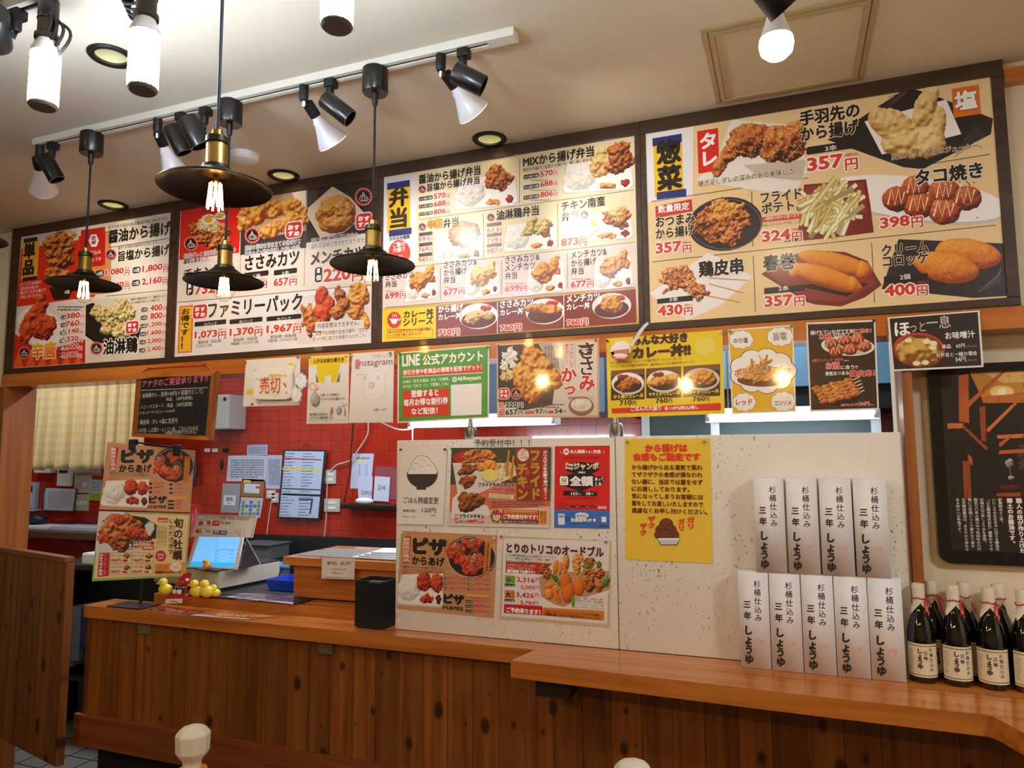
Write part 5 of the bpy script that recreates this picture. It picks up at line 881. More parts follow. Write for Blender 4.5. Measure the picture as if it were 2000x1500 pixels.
poster('rice_poster', s, PR_PAPER, 'white sheet with a drawn bowl of rice, ごはん特盛変更', ((165, 143, 'dark'), (488, 141, 'dark')), 'notice')
c = [(690, 50), (1122, 46), (1118, 127), (686, 128)]; s = wallsheet(c, YB, CP); s.slab(c, 0.0008, (222, 218, 212)); s.T('予約受付中！！！', 700, 122, 405, 54, (50, 44, 42), .004)
poster('notice_strip', s, PR_PAPER, 'white paper strip 予約受付中 along the top of the poster board', (), 'notice')
c = [(530, 128), (1262, 122), (1250, 716), (510, 700)]; s = wallsheet(c, YB-0.0022, CP); s.slab(c, 0.0012, BORD); s.P([(532, 130), (1260, 124), (1255, 400), (522, 430)], (60, 72, 46), 1); s.P([(524, 400), (1256, 380), (1250, 690), (514, 690)], (206, 110, 84), 1.05); s.P([(516, 600), (1252, 560), (1248, 700), (514, 690)], (226, 196, 180), 1.1); s.P([(1000, 125), (1262, 123), (1256, 520), (1010, 520)], (150, 44, 34), 1.2); s.P([(1235, 124), (1262, 123), (1258, 440), (1232, 430)], (60, 76, 56), 1.4)
rg = random.Random(5)
for i in range(50): s.E(rg.uniform(700, 1250), rg.uniform(130, 560), 4, 4, rg.choice([(180, 50, 40), (90, 110, 60), (230, 180, 120)]), 1.3, n=6)
s.P([(540, 190), (620, 150), (680, 180), (600, 240), (550, 225)], (180, 40, 34), 1.5); s.P([(540, 240), (990, 240), (1010, 330), (720, 470), (580, 480)], (222, 214, 206), 1.6); s.P([(540, 500), (600, 440), (800, 560), (810, 620), (700, 660), (530, 640)], (232, 228, 222), 1.6)
s.food(560, 130, 900, 260, KARA, 8, 180, .3, .42, z=3); s.food(555, 230, 780, 340, DARK, 7, 181, .3, .45, z=3.4); s.food(570, 320, 740, 440, DARK, 5, 182, .3, .5, z=3.6); s.food(700, 200, 900, 320, CROQ, 6, 183, .3, .45, z=3.8); s.food(545, 440, 800, 610, DARK, 8, 184, .3, .45, z=3.6)
s.fries(860, 215, 1010, 385, 40, 14, z=4, ln=.5); s.E(818, 340, 64, 54, (180, 170, 160), 5); s.E(818, 330, 60, 44, (236, 220, 120), 5.4); s.P([(945, 145), (962, 150), (945, 340), (928, 335)], (206, 120, 30), 6); s.P([(980, 185), (996, 190), (978, 375), (960, 370)], (206, 120, 30), 6)
s.E(1058, 182, 42, 46, (248, 236, 232), 5); s.T('12月', 1030, 166, 52, 26, (190, 40, 40), .01); s.T('23日～', 1024, 192, 64, 24, (190, 40, 40), .01); s.T('25日限', 1030, 214, 60, 20, (190, 40, 40), .01)
s.VT('フライド', 1102, 140, 84, 375, (206, 140, 50), .05, (90, 40, 10), .075, fill=1.0); s.VT('チキン', 1010, 240, 84, 275, (206, 140, 50), .05, (90, 40, 10), .075, fill=1.0)
s.P([(1205, 140), (1240, 140), (1232, 515), (1190, 515)], (196, 36, 36), 3); s.VT('クリスマスをお家で食べよう!!', 1200, 150, 34, 360, WHT, .03)
for k in range(12): a = 2*PI*k/12; s.L([(1088, 308), (1088+20*math.cos(a), 308+22*math.sin(a))], 4, (230, 60, 70), 8)
s.T('フライドチキンセット', 728, 416, 266, 30, BLK, .05, WHT, .08); s.T('2,000円', 812, 448, 110, 30, (206, 30, 40), .05, WHT, .08); s.T('(2,160円)', 930, 446, 62, 20, (206, 30, 40), .02); s.P([(808, 462), (990, 472), (988, 506), (806, 498)], (244, 236, 200), 4); s.micro(812, 466, 986, 502, 3, (110, 70, 40), 5, 4); s.micro(830, 520, 1225, 568, 3, (90, 60, 50), 4, 5)
s.R(558, 618, 580, 678, (196, 30, 40), 5); s.VT('単品', 560, 622, 20, 50, WHT, .01); s.T('フライドチキン', 588, 646, 186, 32, BLK, .05, WHT, .08); s.T('3ピース', 590, 678, 56, 22, BLK, .04, WHT, .07); s.T('680円', 650, 680, 74, 28, (206, 30, 40), .05, WHT, .08); s.T('734円', 730, 680, 40, 14, (206, 30, 40), .02)
s.ring(862, 632, 44, 50, 16, (70, 96, 60), 5); s.E(862, 605, 30, 16, (200, 40, 40), 6)
for k in range(14): a = 2*PI*k/14; s.E(862+36*math.cos(a), 632+42*math.sin(a), 5, 5, (200, 50, 50) if k % 2 else (232, 210, 120), 6, n=8)
s.P([(905, 580), (1175, 588), (1170, 688), (900, 682)], (206, 36, 30), 4); s.P([(918, 586), (1162, 592), (1160, 614), (916, 608)], (240, 180, 60), 5); s.T('予約受付は12月21日(土)～24日(火)の間', 924, 608, 230, 18, (60, 40, 20), .01, z=7); s.T('ご予約受付中です！', 912, 650, 254, 38, WHT, .03, z=7); s.P([(905, 655), (1170, 664), (1170, 686), (902, 680)], (40, 60, 44), 5); s.T('お電話でもスタッフにお声がけください。', 912, 678, 250, 18, WHT, .005, z=7)
s.P([(1178, 590), (1232, 592), (1228, 690), (1174, 688)], (236, 160, 50), 4); s.VT('ご予約はお早めに', 1204, 596, 22, 88, (60, 40, 20), .01); s.VT('限定数になります', 1182, 596, 22, 88, (60, 40, 20), .01)
poster('fried_chicken_poster', s, PR_LAM, 'Christmas フライドチキン poster with fried chicken, green and red', ((538, 136, 'blue'), (1252, 130, 'blue')))
c = [(1290, 118), (1690, 113), (1690, 722), (1284, 715)]; s = wallsheet(c, YB, CP); s.slab(c, 0.0012, (216, 34, 26)); s.P([(1286, 580), (1690, 592), (1690, 721), (1284, 714)], (58, 118, 206), 1)
s.E(1372, 158, 22, 24, WHT, 2); s.RR(1360, 148, 1384, 166, (160, 160, 166), 3, .3); s.T('本人確認', 1402, 172, 108, 28, WHT, .03); s.T('すると', 1512, 170, 56, 18, WHT, .02); s.T('対象', 1572, 172, 56, 28, WHT, .03); s.L([(1328, 150), (1338, 172)], 3, WHT); s.L([(1654, 150), (1644, 172)], 3, WHT); s.T('全国でPayPayできない、会員でお仕事に', 1358, 212, 266, 16, (130, 16, 16), .01)
s.P([(1370, 250), (1480, 232), (1615, 250), (1612, 296), (1368, 296)], (30, 26, 26), 2); s.P([(1368, 296), (1612, 296), (1560, 318), (1590, 340), (1660, 345), (1640, 385), (1480, 448), (1320, 400), (1318, 340), (1430, 318)], (30, 26, 26), 2); s.T('Pay', 1370, 268, 58, 26, (240, 236, 226), .05, g=(255, 255, 255)); s.T('Pay', 1370, 294, 58, 26, (220, 196, 130), .05, g=(255, 255, 255)); s.T('ジャンボ', 1428, 292, 185, 52, (216, 190, 120), .05, g=(255, 255, 255)); s.T('1等最大', 1460, 318, 54, 16, WHT, .02)
s.RR(1324, 338, 1388, 404, WHT, 4, .2); s.RR(1342, 352, 1372, 378, (206, 30, 40), 5, .2); s.T('P', 1350, 375, 16, 20, WHT, .05, z=7); s.T('ポイント', 1336, 396, 40, 12, (60, 60, 60), .01); s.T('全額', 1400, 410, 170, 74, WHT, .045); s.T('戻って', 1582, 372, 66, 30, WHT, .03, BLK, .07); s.T('くる', 1584, 408, 46, 28, WHT, .03, BLK, .07)
s.P([(1352, 442), (1600, 452), (1598, 482), (1350, 478)], (30, 26, 26), 4); s.T('11/1', 1408, 476, 46, 22, WHT, .04); s.T('(水)～', 1458, 474, 30, 14, WHT, .01); s.T('1/8', 1518, 476, 32, 22, WHT, .04); s.T('(月)', 1554, 474, 20, 14, WHT, .01); s.T('1ヶ月で20口まで応募　抽選で当たる', 1370, 502, 212, 12, (130, 16, 16), .01)
s.micro(1316, 530, 1366, 575, 6, (150, 18, 18), 3, 8)
for i, (a, b) in enumerate((('1等', '100%'), ('2等', '5%'), ('3等', '0.5%'))): x = 1384+i*72; s.E(x, 560, 12, 13, (40, 26, 26), 4); s.T(a, x-9, 566, 18, 10, WHT, .01, z=6); s.T(b, x+14, 567, 44, 18, (110, 16, 16), .03)
s.T('超超祭', 1604, 578, 66, 22, (240, 220, 214), .03); s.RR(1312, 612, 1362, 692, (232, 234, 240), 3, .1); s.R(1318, 622, 1356, 642, (120, 160, 220), 4); s.E(1382, 652, 18, 20, (36, 96, 200), 4); cl = (240, 242, 250)
for dx, r in ((-32, 18), (-12, 24), (14, 22), (32, 16)): s.E(1488+dx, 626, r, r, cl, 3)
s.T('買い増すほど', 1452, 634, 72, 16, (58, 100, 190), .01); s.T('当選確率UP!', 1408, 672, 154, 30, WHT, .03, BLK, .07); s.P([(1580, 645), (1594, 660), (1586, 660), (1586, 672), (1574, 672), (1574, 660), (1566, 660)], WHT, 5); s.T('「PayPayクレジット」で支払う。', 1404, 692, 150, 14, (20, 60, 150), .01); s.RR(1630, 634, 1666, 674, WHT, 3, .1); s.P([(1594, 692), (1614, 692), (1606, 704), (1600, 716)], (226, 36, 50), 4); s.T('PayPay', 1620, 712, 62, 20, (30, 60, 160), .02)
poster('red_blue_poster', s, PR_PAPER, 'red PayPay poster with a blue foot and 全額 in white')
def pizza(s):                                # the spicy pizza chicken poster, drawn in CP coordinates
    for i in range(14): s.L([(168-i*2.6, 752+i*40), (866-i*2, 784+i*42)], 5, (190, 136, 88), .6)
    s.P([(192, 776), (238, 778), (222, 978), (176, 974)], (190, 36, 34), 2); s.VT('期間限定商品', 180, 784, 50, 180, (255, 236, 220), .015)
    s.T('ピザ', 250, 910, 250, 128, BLK, .06, (226, 180, 130), .08); s.T('からあげ', 242, 985, 240, 66, BLK, .045, (226, 180, 130), .07)
    for i, q in enumerate(('酸味のあるトマトソースと濃厚チーズをサンドして', 'パーティーシーズンにぴったりの美味しいから揚げに', '誕生しました。')): s.T(q, 178-i*3, 1008+i*20, (300, 305, 78)[i], 20, (60, 36, 20), .0)
    s.E(680, 930, 180, 152, (34, 26, 24), 2, 12); s.ring(680, 930, 176, 150, 5, (206, 200, 196), 2.3); s.food(490, 790, 640, 1000, FIRE, 6, 190, .25, .5, z=3.5); s.food(590, 775, 780, 900, FIRE, 6, 191, .3, .5, z=3.7); s.food(570, 880, 790, 1080, FIRE, 7, 192, .22, .5, z=4)
    for cx, cy, rx, ry in ((560, 850, 40, 44), (690, 810, 42, 28), (700, 950, 46, 70)): s.ring(cx, cy, rx, ry, 8, (110, 116, 50), 6); s.lumps([(cx, cy, rx*.7, ry*.65)], [(150, 40, 40), (200, 80, 70), (230, 150, 130), (250, 220, 210)], int(cx), .4, z=6.2)
    s.P([(778, 812), (800, 814), (786, 1066), (764, 1064)], (216, 130, 50), 6.5); s.VT('ピリ辛の旨さがやみつきになる', 770, 816, 24, 244, (130, 50, 20), .005, z=7); s.P([(806, 814), (826, 816), (812, 1068), (792, 1066)], (216, 130, 50), 6.5); s.VT('とろけるチーズの味わい', 796, 820, 22, 240, (130, 50, 20), .005, z=7)
    s.P([(162, 1062), (470, 1052), (470, 1290), (450, 1300), (140, 1280), (128, 1255)], (214, 206, 200), 2); s.P([(170, 1058), (468, 1050), (466, 1282), (440, 1288), (150, 1268), (138, 1245)], (246, 242, 236), 2.3); s.lumps([(220, 1165, 80, 80), (235, 1130, 70, 60)], RICE, 193, .12, z=3, fine=1.6); s.lumps([(330, 1110, 52, 70), (425, 1120, 46, 70)], FIRE, 194, .2, z=4, ); s.lumps([(352, 1235, 50, 36)], FIRE, 195, .3, z=4); s.lumps([(438, 1242, 26, 34)], [(50, 4, 10), (90, 8, 18), (130, 20, 34), (170, 60, 70)], 196, .3, z=4)
    for i, (a, b) in enumerate((('420円', '1,680円'), ('840円', '2,100円'), ('1,260円', '2,520円'))):
        y = 1090+i*36; s.RR(478, y-16, 502, y+4, BLK, 4); s.T('%d個' % (2+2*i), 481, y, 18, 12, WHT, 0, z=7); s.T(a, 508 if i < 2 else 502, y+2, 76, 28, (206, 40, 36), .03, (240, 214, 190), .06); s.T(('454円', '907円', '1,361円')[i], 590, y+4, 50, 16, (206, 40, 36), .01); s.RR(648, y-8, 672, y+12, BLK, 4); s.T('%d個' % (8+2*i), 650, y+8, 20, 12, WHT, 0, z=7); s.T(b, 678, y+12, 84, 30, (206, 40, 36), .03, (240, 214, 190), .06); s.T(('1,814円', '2,268円', '2,722円')[i], 766, y+12, 52, 16, (206, 40, 36), .01)
    s.T('ピザ', 476, 1270, 150, 76, BLK, .06, (226, 180, 130), .08); s.T('からあげ弁当', 466, 1312, 150, 34, BLK, .035, (226, 180, 130), .06); s.P([(638, 1198), (806, 1210), (804, 1232), (636, 1220)], (236, 170, 70), 4); s.T('ランチタイムにおススメです', 642, 1226, 158, 18, (190, 60, 30), .01, z=7)
    for i, (a, b) in enumerate((('630円', '680円'), ('840円', '907円'), ('1,050円', '1,134円'))):
        y = 1258+i*35; s.RR(634, y-16, 690, y+4, BLK, 4); s.T('からあげ%d個' % (2+i), 638, y, 48, 12, WHT, 0, z=7); s.T(a, 694, y+4, 76, 28, (206, 40, 36), .03, (240, 214, 190), .06); s.T(b, 772, y+6, 36, 14, (206, 40, 36), .01)
    return s
c = [(165, 738), (868, 770), (840, 1376), (128, 1305)]; s = wallsheet(c, YB, CP); s.slab(c, 0.0012, (204, 150, 102)); pizza(s)
poster('pizza_chicken_poster', s, PR_LAM, 'brown ピザからあげ poster pinned low on the white board', ((176, 752, 'clear'), (848, 790, 'clear')))
c = [(910, 775), (1702, 812), (1690, 1445), (882, 1380)]; s = wallsheet(c, YB, CP); s.slab(c, 0.0012, (206, 186, 146)); CO = (980, 1050, 8.3348); s.crop = CO
s.P([(30, 10), (1755, 60), (1715, 1405), (0, 1275)], (232, 230, 228), .8)
s.T('とりのトリコのオードブル', 80, 240, 1580, 180, (50, 20, 20), .03, (226, 190, 190), .07); 
for i, q in enumerate(('トリコ自慢の味を詰め込んだ大満足のオードブルです！', 'パーティー等皆んなが集まるシーンを楽しく美味しく', '彩るオードブルを是非ご利用ください!!')): s.T(q, 65, 300+i*48, (820, 770, 580)[i], 50, (70, 50, 46), .005)
s.P([(68, 390), (830, 420), (640, 600), (62, 572)], (190, 40, 34), 1); s.T('お手持ちのクーポンが使え', 92, 462, 470, 46, (250, 214, 200), .005); s.T('お会計にご利用できます！', 90, 510, 420, 44, (250, 214, 200), .005); s.T('割引価格でお得です！', 88, 568, 455, 56, WHT, .035)
s.R(55, 612, 220, 745, (130, 180, 60), 2); s.T('小', 70, 730, 90, 95, (30, 50, 20), .03); s.VT('セット', 170, 625, 40, 110, (30, 50, 20), .01); s.R(50, 742, 216, 806, (40, 36, 40), 2.2); s.T('2~3人用', 66, 796, 140, 36, WHT, .01)
s.R(48, 850, 212, 995, (222, 140, 60), 2); s.T('大', 60, 975, 95, 105, (50, 26, 14), .03); s.VT('セット', 165, 870, 40, 110, (50, 26, 14), .01); s.R(44, 992, 210, 1052, (40, 36, 40), 2.2); s.T('3~5人用', 58, 1042, 140, 36, WHT, .01)
for q, x, y, w, h in (('2,316', 242, 728, 370, 108), ('2,502', 310, 838, 300, 84), ('3,426', 234, 975, 370, 108), ('3,701', 300, 1090, 300, 86)): s.yen(q, x, y, w, h, (206, 40, 76), tax=False, yw=62)
s.P([(600, 640), (1000, 560), (1750, 540), (1755, 850), (1400, 960), (1000, 1130), (870, 1095), (640, 960)], (196, 150, 110), 1.4); s.P([(640, 960), (870, 1095), (1000, 1130), (1760, 860), (1760, 890), (1000, 1160), (860, 1120), (630, 980)], (236, 230, 224), 1.6)
s.lumps([(680, 500, 70, 90, 20), (740, 580, 70, 100, 0)], KARA, 200, .3, z=3, step=.9); s.lumps([(880, 480, 48, 120, 8), (950, 500, 40, 110, 4)], CROQ, 201, .08, z=3.2, step=.9); s.lumps([(1040, 420, 60, 160, 5), (1220, 420, 70, 170, -3), (1290, 330, 40, 90, 0)], GOLD, 202, .18, z=3.4, step=.9); s.lumps([(1430, 400, 90, 80), (1400, 560, 90, 60), (1580, 580, 110, 90, 20), (1430, 750, 90, 140), (1590, 780, 70, 100)], KARA, 203, .28, z=3.6, step=.9)
s.lumps([(1400, 470, 90, 40), (1590, 440, 50, 60), (1700, 720, 60, 90, 20), (870, 660, 40, 90, -35), (920, 720, 30, 70, -20)], [(30, 60, 16), (70, 110, 36), (120, 160, 60), (170, 200, 100)], 204, .35, z=4, step=.9)
s.lumps([(780, 780, 90, 46, -15), (880, 850, 50, 80, -20), (770, 920, 70, 90, -10), (900, 960, 44, 110, -30)], CROQ, 205, .12, z=4.2, step=.9); s.lumps([(1050, 740, 90, 150), (1080, 880, 105, 170, 3), (1260, 790, 85, 150, -2)], [(150, 60, 10), (196, 88, 18), (216, 112, 30), (230, 136, 50), (240, 170, 90)], 206, .03, z=4.6, step=.9, fine=.7)
s.R(1140, 950, 1190, 1135, (130, 190, 60), 5.5); s.VT('内容', 1145, 965, 42, 150, (40, 80, 20), .01)
for i, q in enumerate(('醤油から揚げ・旨塩から揚げ', '手羽先のから揚げ・揚げ春巻き', 'クリームコロッケ・ささみカツ・枝豆', 'コンソメポテト・タルタルソース')): s.P([(1195, 955+i*48), (1690, 985+i*48), (1690, 1030+i*48), (1195, 1010+i*48)], (236, 232, 228), 5.5); s.T(q, 1200, 1000+i*46, 465, 40, (60, 50, 46), .004)
s.P([(40, 1078), (660, 1115), (655, 1265), (35, 1228)], (196, 30, 34), 2); s.T('ご予約承ります！', 75, 1215, 555, 100, WHT, .04); s.P([(660, 1135), (1672, 1195), (1668, 1352), (655, 1265)], (222, 130, 50), 2); s.T('ご来店いただいてからもご注文いただけますが準備に', 690, 1218, 930, 50, (80, 40, 20), .005); s.T('お時間を要しますので予約注文をオススメします。', 688, 1270, 930, 60, (60, 26, 14), .015)
s.crop = CP; poster('platter_poster', s, PR_LAM, 'とりのトリコのオードブル poster of a fried platter, pinned low on the white board', ((898, 780, 'red'), (1664, 818, 'blue')))
CQ = (1180, 820, 2.885)
c = [(115, 108), (597, 103), (612, 810), (120, 785)]; s = wallsheet(c, YB, CQ); s.slab(c, 0.0012, (238, 200, 62))
s.T('から揚げは', 232, 182, 238, 46, (226, 64, 26), .045); s.T('食感もご馳走です', 162, 232, 382, 46, (226, 64, 26), .045)
for i, (q, w) in enumerate((('から揚げから出る湯気で蒸れ', 398), ('てザクザクの食感が損なわれ', 400), ('ない様に、当店では蓋をせず', 400), ('にお渡ししております。', 325), ('気になってしまうお客様には', 402), ('蓋をしてお渡しいたしますので', 402), ('遠慮なくお申し付けください。', 425))): s.T(q, 156, 282+i*40.3, w, 30, (96, 44, 16), .022)
for q, x, y, w, a in (('ザク', 245, 600, 45, 0), ('ザク', 200, 640, 42, 0), ('ガリ', 465, 605, 45, 0), ('ガリ', 415, 615, 40, 0)): s.VT(q, x, y-60, w, 72, (226, 70, 30), .045)
for zi, (cx, cy, r) in enumerate(((350, 590, 40), (320, 620, 32), (375, 620, 34), (345, 640, 34), (310, 648, 28), (395, 648, 28), (350, 655, 40))): s.E(cx, cy, r, r*.9, (60, 24, 10), 2+zi*.5, n=22); s.E(cx, cy, r-3, r*.9-3, (120, 62, 26), 2.2+zi*.5, n=22); s.L([(cx-r*.5, cy), (cx-r*.2, cy-r*.3), (cx+r*.2, cy-r*.25)], 3, (84, 38, 14), 2.4+zi*.5)
s.P([(298, 662), (430, 662), (412, 706), (318, 706)], (60, 56, 60), 6); s.P([(302, 666), (426, 666), (409, 702), (321, 702)], (206, 208, 214), 6.4); s.P([(302, 666), (426, 666), (424, 676), (305, 676)], (240, 240, 242), 6.7)
poster('yellow_notice', s, PR_PAPER, 'yellow から揚げは食感もご馳走です notice on the right white board', ((132, 124, 'green'), (566, 122, 'green')), 'notice')
# ------------------------------------------------------------------ the kitchen behind the counter
YW = 1.5
M_PAPERM = mat('paper', (214, 220, 232), 0.8)
def wpaper(px, lb, col, fn=None, name='notice_sheet', cat='notice', Y=YW-0.002, m=PR_PAPER, group='sheets taped to the red kitchen wall'):
    s = wallsheet(px, Y); s.slab(px, 0.0008, col); s.dz = 0.0003
    if fn: fn(s)
    return s.build(name, m, None, lb, cat, group)
# galvanised hood and its tubes, seen between and under the posters
M_GALV = mat('galvanised_sheet', (66, 82, 84), 0.45, metal=0.4, bump=(60, 0.15)); M_TUBE = mat('lit_tube', (255, 255, 255), 0.5, emit=(240, 246, 255), es=E_TUBE)
a = at(1252, 812, 0.95); b = at(1708, 856, 0.95)
t = thing('range_hood', (a[0]+.5, 1.0, 1.40), 'galvanised steel hood behind the yellow posters, seen above the right white board', 'range hood')
q = MB().box((a[0], 0.95, 1.45), (b[0]+0.02, 1.45, 1.60), 0.004); q.build('skirt', M_GALV, t)
MB().box((a[0], 1.0, 1.70), (b[0]+0.25, 1.45, 1.95), 0.004).build('canopy', mat('hood_steel_blue_reflection', (128, 176, 214), 0.35, metal=0.5), t)  # plain steel canopy; the blue it reflects is put into its colour
MB().box((a[0]-0.1, 1.02, 1.605), (b[0]+0.24, 1.44, 1.698)).build('filter_bank', mat('dark_filters', (22, 26, 30), 0.6), t)
for x in (a[0]+0.002, at(1388, 830, 0.95)[0], b[0]-0.01): MB().box((x, 0.945, 1.452), (x+0.035, 0.9495, 1.598)).build('strap', mat('galvanised_strap', (200, 210, 214), 0.4, metal=0.6), t)
def tube_light(px0, px1, Y, lb):
    a = at(*px0, Y); b = at(*px1, Y); z0, z1 = b[2], a[2]
    t = thing('fluorescent_fitting', ((a[0]+b[0])/2, Y, z0), lb, 'fluorescent lamp', 'lit fluorescent fittings in the kitchen')
    MB().box((a[0], Y+0.01, z0), (b[0], Y+0.07, z1), 0.004).build('housing', M_WHITEP, t)
    MB().cyl((a[0]+0.015, Y, (z0+z1)/2), (b[0]-0.015, Y, (z0+z1)/2), (z1-z0)*0.42, n=16).build('tube', M_TUBE, t)
    for x in (a[0], b[0]-0.015): MB().box((x, Y-0.018, z0), (x+0.015, Y+0.01, z1)).build('tube_holder', M_WHITEP, t)
    for x in (a[0]+.08, b[0]-.08): MB().cyl((x, Y+.04, z1), (x, Y+.04, 2.2995), .004, n=8).build('hanger', M_STEEL, t)
    lamp('tube_glow', 'AREA', ((a[0]+b[0])/2, Y-0.04, z0-0.01), K_KITCHEN*(0.45 if px0[0] < 1000 else 0.16), (238, 245, 255), t, b[0]-a[0], ((a[0]+b[0])/2, Y+0.35, 0.9), size_y=0.04)
tube_light((800, 812), (1086, 829), 0.70, 'lit fluorescent fitting just under the green and cutlet posters')
tube_light((1378, 798), (1716, 818), 0.62, 'lit fluorescent fitting under the yellow potato and dark skewer posters')
MB().box((-1.75, 1.05, 1.62), (-0.78, 1.4992, 1.95), 0.004).build('steel_cabinet', mat('blue_grey_steel', (120, 150, 178), 0.35, metal=0.5), label='blue-grey steel cabinet on the kitchen wall between the green and cutlet posters', cat='cabinet')
# worktop along the back wall, dark steel with a splash board
t = thing('kitchen_worktop', (-2.6, 1.1, 0.0), 'long dark steel kitchen worktop along the red back wall', 'worktop')
MB().box((-3.9, 0.85, 0.80), (0.4, 1.47, 0.84), 0.004).build('top', M_DKSTEEL, t); MB().box((-3.9, 1.47, 0.84), (0.4, 1.498, 0.955)).build('splashback', M_DKSTEEL, t); MB().box((-3.88, 0.9, 0.0), (0.38, 1.45, 0.80)).build('cabinet_body', mat('dark_steel_body', (44, 46, 48), 0.5, metal=0.5), t)
# frosted tub with food on the worktop
p = atz(526, 1120, 0.84); M_FROST = mat('frosted_plastic', (110, 116, 112), 0.5, trans=0.3)
t = thing('storage_tub', (-2.95, 1.22, 0.841), 'frosted plastic tub on the dark kitchen worktop behind the tablet', 'tub')
MB().box((-3.02, 1.22, 0.842), (-2.78, 1.40, 0.92), 0.01).build('tub', M_FROST, t); MB().box((-3.03, 1.21, 0.9205), (-2.77, 1.41, 0.93), 0.004).build('lid', mat('frosted_lid', (74, 80, 78), 0.5), t)
MB().box((-2.62, 1.0, 0.841), (-2.45, 1.12, 0.858), 0.006).build('blue_lid', mat('sky_blue_plastic', (70, 150, 220), 0.4), label='small sky-blue lid on the kitchen worktop beside the wooden register shelf', cat='lid')
# curtain with a faint check
a = at(72, 752, 1.2); b = at(272, 734, 1.2); zt = 1.925; zb = at(70, 917, 1.2)[2]; M_CURT = mat('check_curtain', (206, 190, 148), 0.9); nt = M_CURT.node_tree
tc = N(M_CURT, 'ShaderNodeTexCoord'); sx = N(M_CURT, 'ShaderNodeSeparateXYZ'); nt.links.new(tc.outputs['Object'], sx.inputs[0])
f = [mth(M_CURT, 'GREATER_THAN', mth(M_CURT, 'SINE', mth(M_CURT, 'MULTIPLY', sx.outputs[ax], 2*PI/0.06)), 0.1) for ax in ('X', 'Z')]
mx = N(M_CURT, 'ShaderNodeMix'); mx.data_type = 'RGBA'; mx.inputs[6].default_value = (*s2l((218, 192, 138)), 1); mx.inputs[7].default_value = (*s2l((206, 180, 128)), 1)
nt.links.new(mth(M_CURT, 'MULTIPLY', mth(M_CURT, 'ADD', *f), 0.5), mx.inputs[0]); nt.links.new(mx.outputs[2], nt.nodes['Principled BSDF'].inputs['Base Color'])
q = MB(); n = 150; m = 14; x0, x1 = a[0], b[0]+0.05; vsx = []
for j in range(m+1):
    v = j/m
    for i in range(n+1):
        u = i/n; xx = x0-0.03*v+(x1-x0+0.03*v)*u; amp = 0.012+0.014*v
        vsx.append((xx, 1.2+amp*math.sin(u*58+1.2*math.sin(u*9))+0.008*math.sin(u*131), zt+(zb-zt)*v+0.006*math.sin(u*40)*v))
q.mesh(vsx, [[j*(n+1)+i, j*(n+1)+i+1, (j+1)*(n+1)+i+1, (j+1)*(n+1)+i] for j in range(m) for i in range(n)], True)
cu = thing('curtain', ((x0+x1)/2, 1.2, zt), 'short beige checked curtain hanging in the doorway to the kitchen', 'curtain')
o = q.build('cloth', M_CURT, cu); md = o.modifiers.new('thickness', 'SOLIDIFY'); md.thickness = 0.0015
MB().cyl((x0-0.06, 1.2, zt+0.006), (x1+0.06, 1.2, zt+0.006), 0.008, n=12).build('rod', M_BRONZE, cu)
MB().box((x0-0.1, 1.215, zt-0.01), (x0-0.06, 1.498, zt+0.02)).build('rod_bracket', M_BRONZE, cu); MB().box((x1+0.06, 1.215, zt-0.01), (x1+0.10, 1.498, zt+0.02)).build('rod_bracket', M_BRONZE, cu)
# things on the red wall to the left
def wbox(px0, px1, d, m, name, lb, cat, Y=YW, extra=None, bev=0.006):
    a = at(*px0, Y-d); b = at(*px1, Y-d); o = MB().box((a[0], Y-d, b[2]), (b[0], Y-0.0008, a[2]), bev).build(name, m, label=lb, cat=cat); 
    if extra: extra(o, a, b, Y-d)
    return o
M_PHONE = mat('phone_silver', (176, 190, 206), 0.35); M_GREYBOX = mat('switch_plate', (196, 196, 180), 0.5); M_LCD = mat('dark_display', (40, 52, 62), 0.2)
def phone_bits(o, a, b, Y):
    w = b[0]-a[0]; h = a[2]-b[2]
    MB().box((a[0]+w*.22, Y-0.003, a[2]-h*.36), (b[0]-w*.22, Y-0.0003, a[2]-h*.12)).build('display', M_LCD, o)
    for r in range(4):
        for c in range(3): MB().box((a[0]+w*(.22+.2*c), Y-0.003, a[2]-h*(.5+.1*r)), (a[0]+w*(.36+.2*c), Y-0.0003, a[2]-h*(.44+.1*r))).build('key', M_WHITEP, o)
    MB().box((a[0]-w*.3, Y-0.03, b[2]-h*.08), (b[0]+w*.4, YW-0.001, b[2]-0.001), 0.004).build('cradle', M_PHONE, o)
wbox((50, 942), (65, 994), 0.04, M_PHONE, 'wall_phone', 'silver telephone handset in a wall cradle by the doorway jamb', 'telephone', extra=phone_bits)
wbox((112, 914), (135, 950), 0.03, M_WHITEP, 'thermostat', 'white control box with a dark display under the curtain', 'control box', extra=lambda o, a, b, Y: MB().box((a[0]+.02, Y-0.003, a[2]-.035), (b[0]-.02, Y-0.0003, a[2]-.015)).build('display', M_LCD, o))
wbox((66, 914), (97, 924), 0.05, M_WHITEP, 'wall_box', 'white box half hidden under the curtain hem at its left end', 'box')
for px0, px1, lb in (((146, 928), (175, 963), 'pale switch plate, upper of the two beside the clipboard'), ((146, 965), (171, 998), 'pale switch plate with three switches, lower of the two beside the clipboard')):
    def sw(o, a, b, Y):
        w = b[0]-a[0]; h = a[2]-b[2]
        for i in range(1 if 'upper' in lb else 3): MB().box((a[0]+w*(.55 if 'upper' in lb else .15+.27*i), Y-0.004, b[2]+h*.35), (a[0]+w*(.75 if 'upper' in lb else .33+.27*i), Y-0.0003, b[2]+h*.6)).build('switch', M_WHITEP, o)
    wbox(px0, px1, 0.012, M_GREYBOX, 'switch_plate', lb, 'switch plate', extra=sw, bev=0.003)
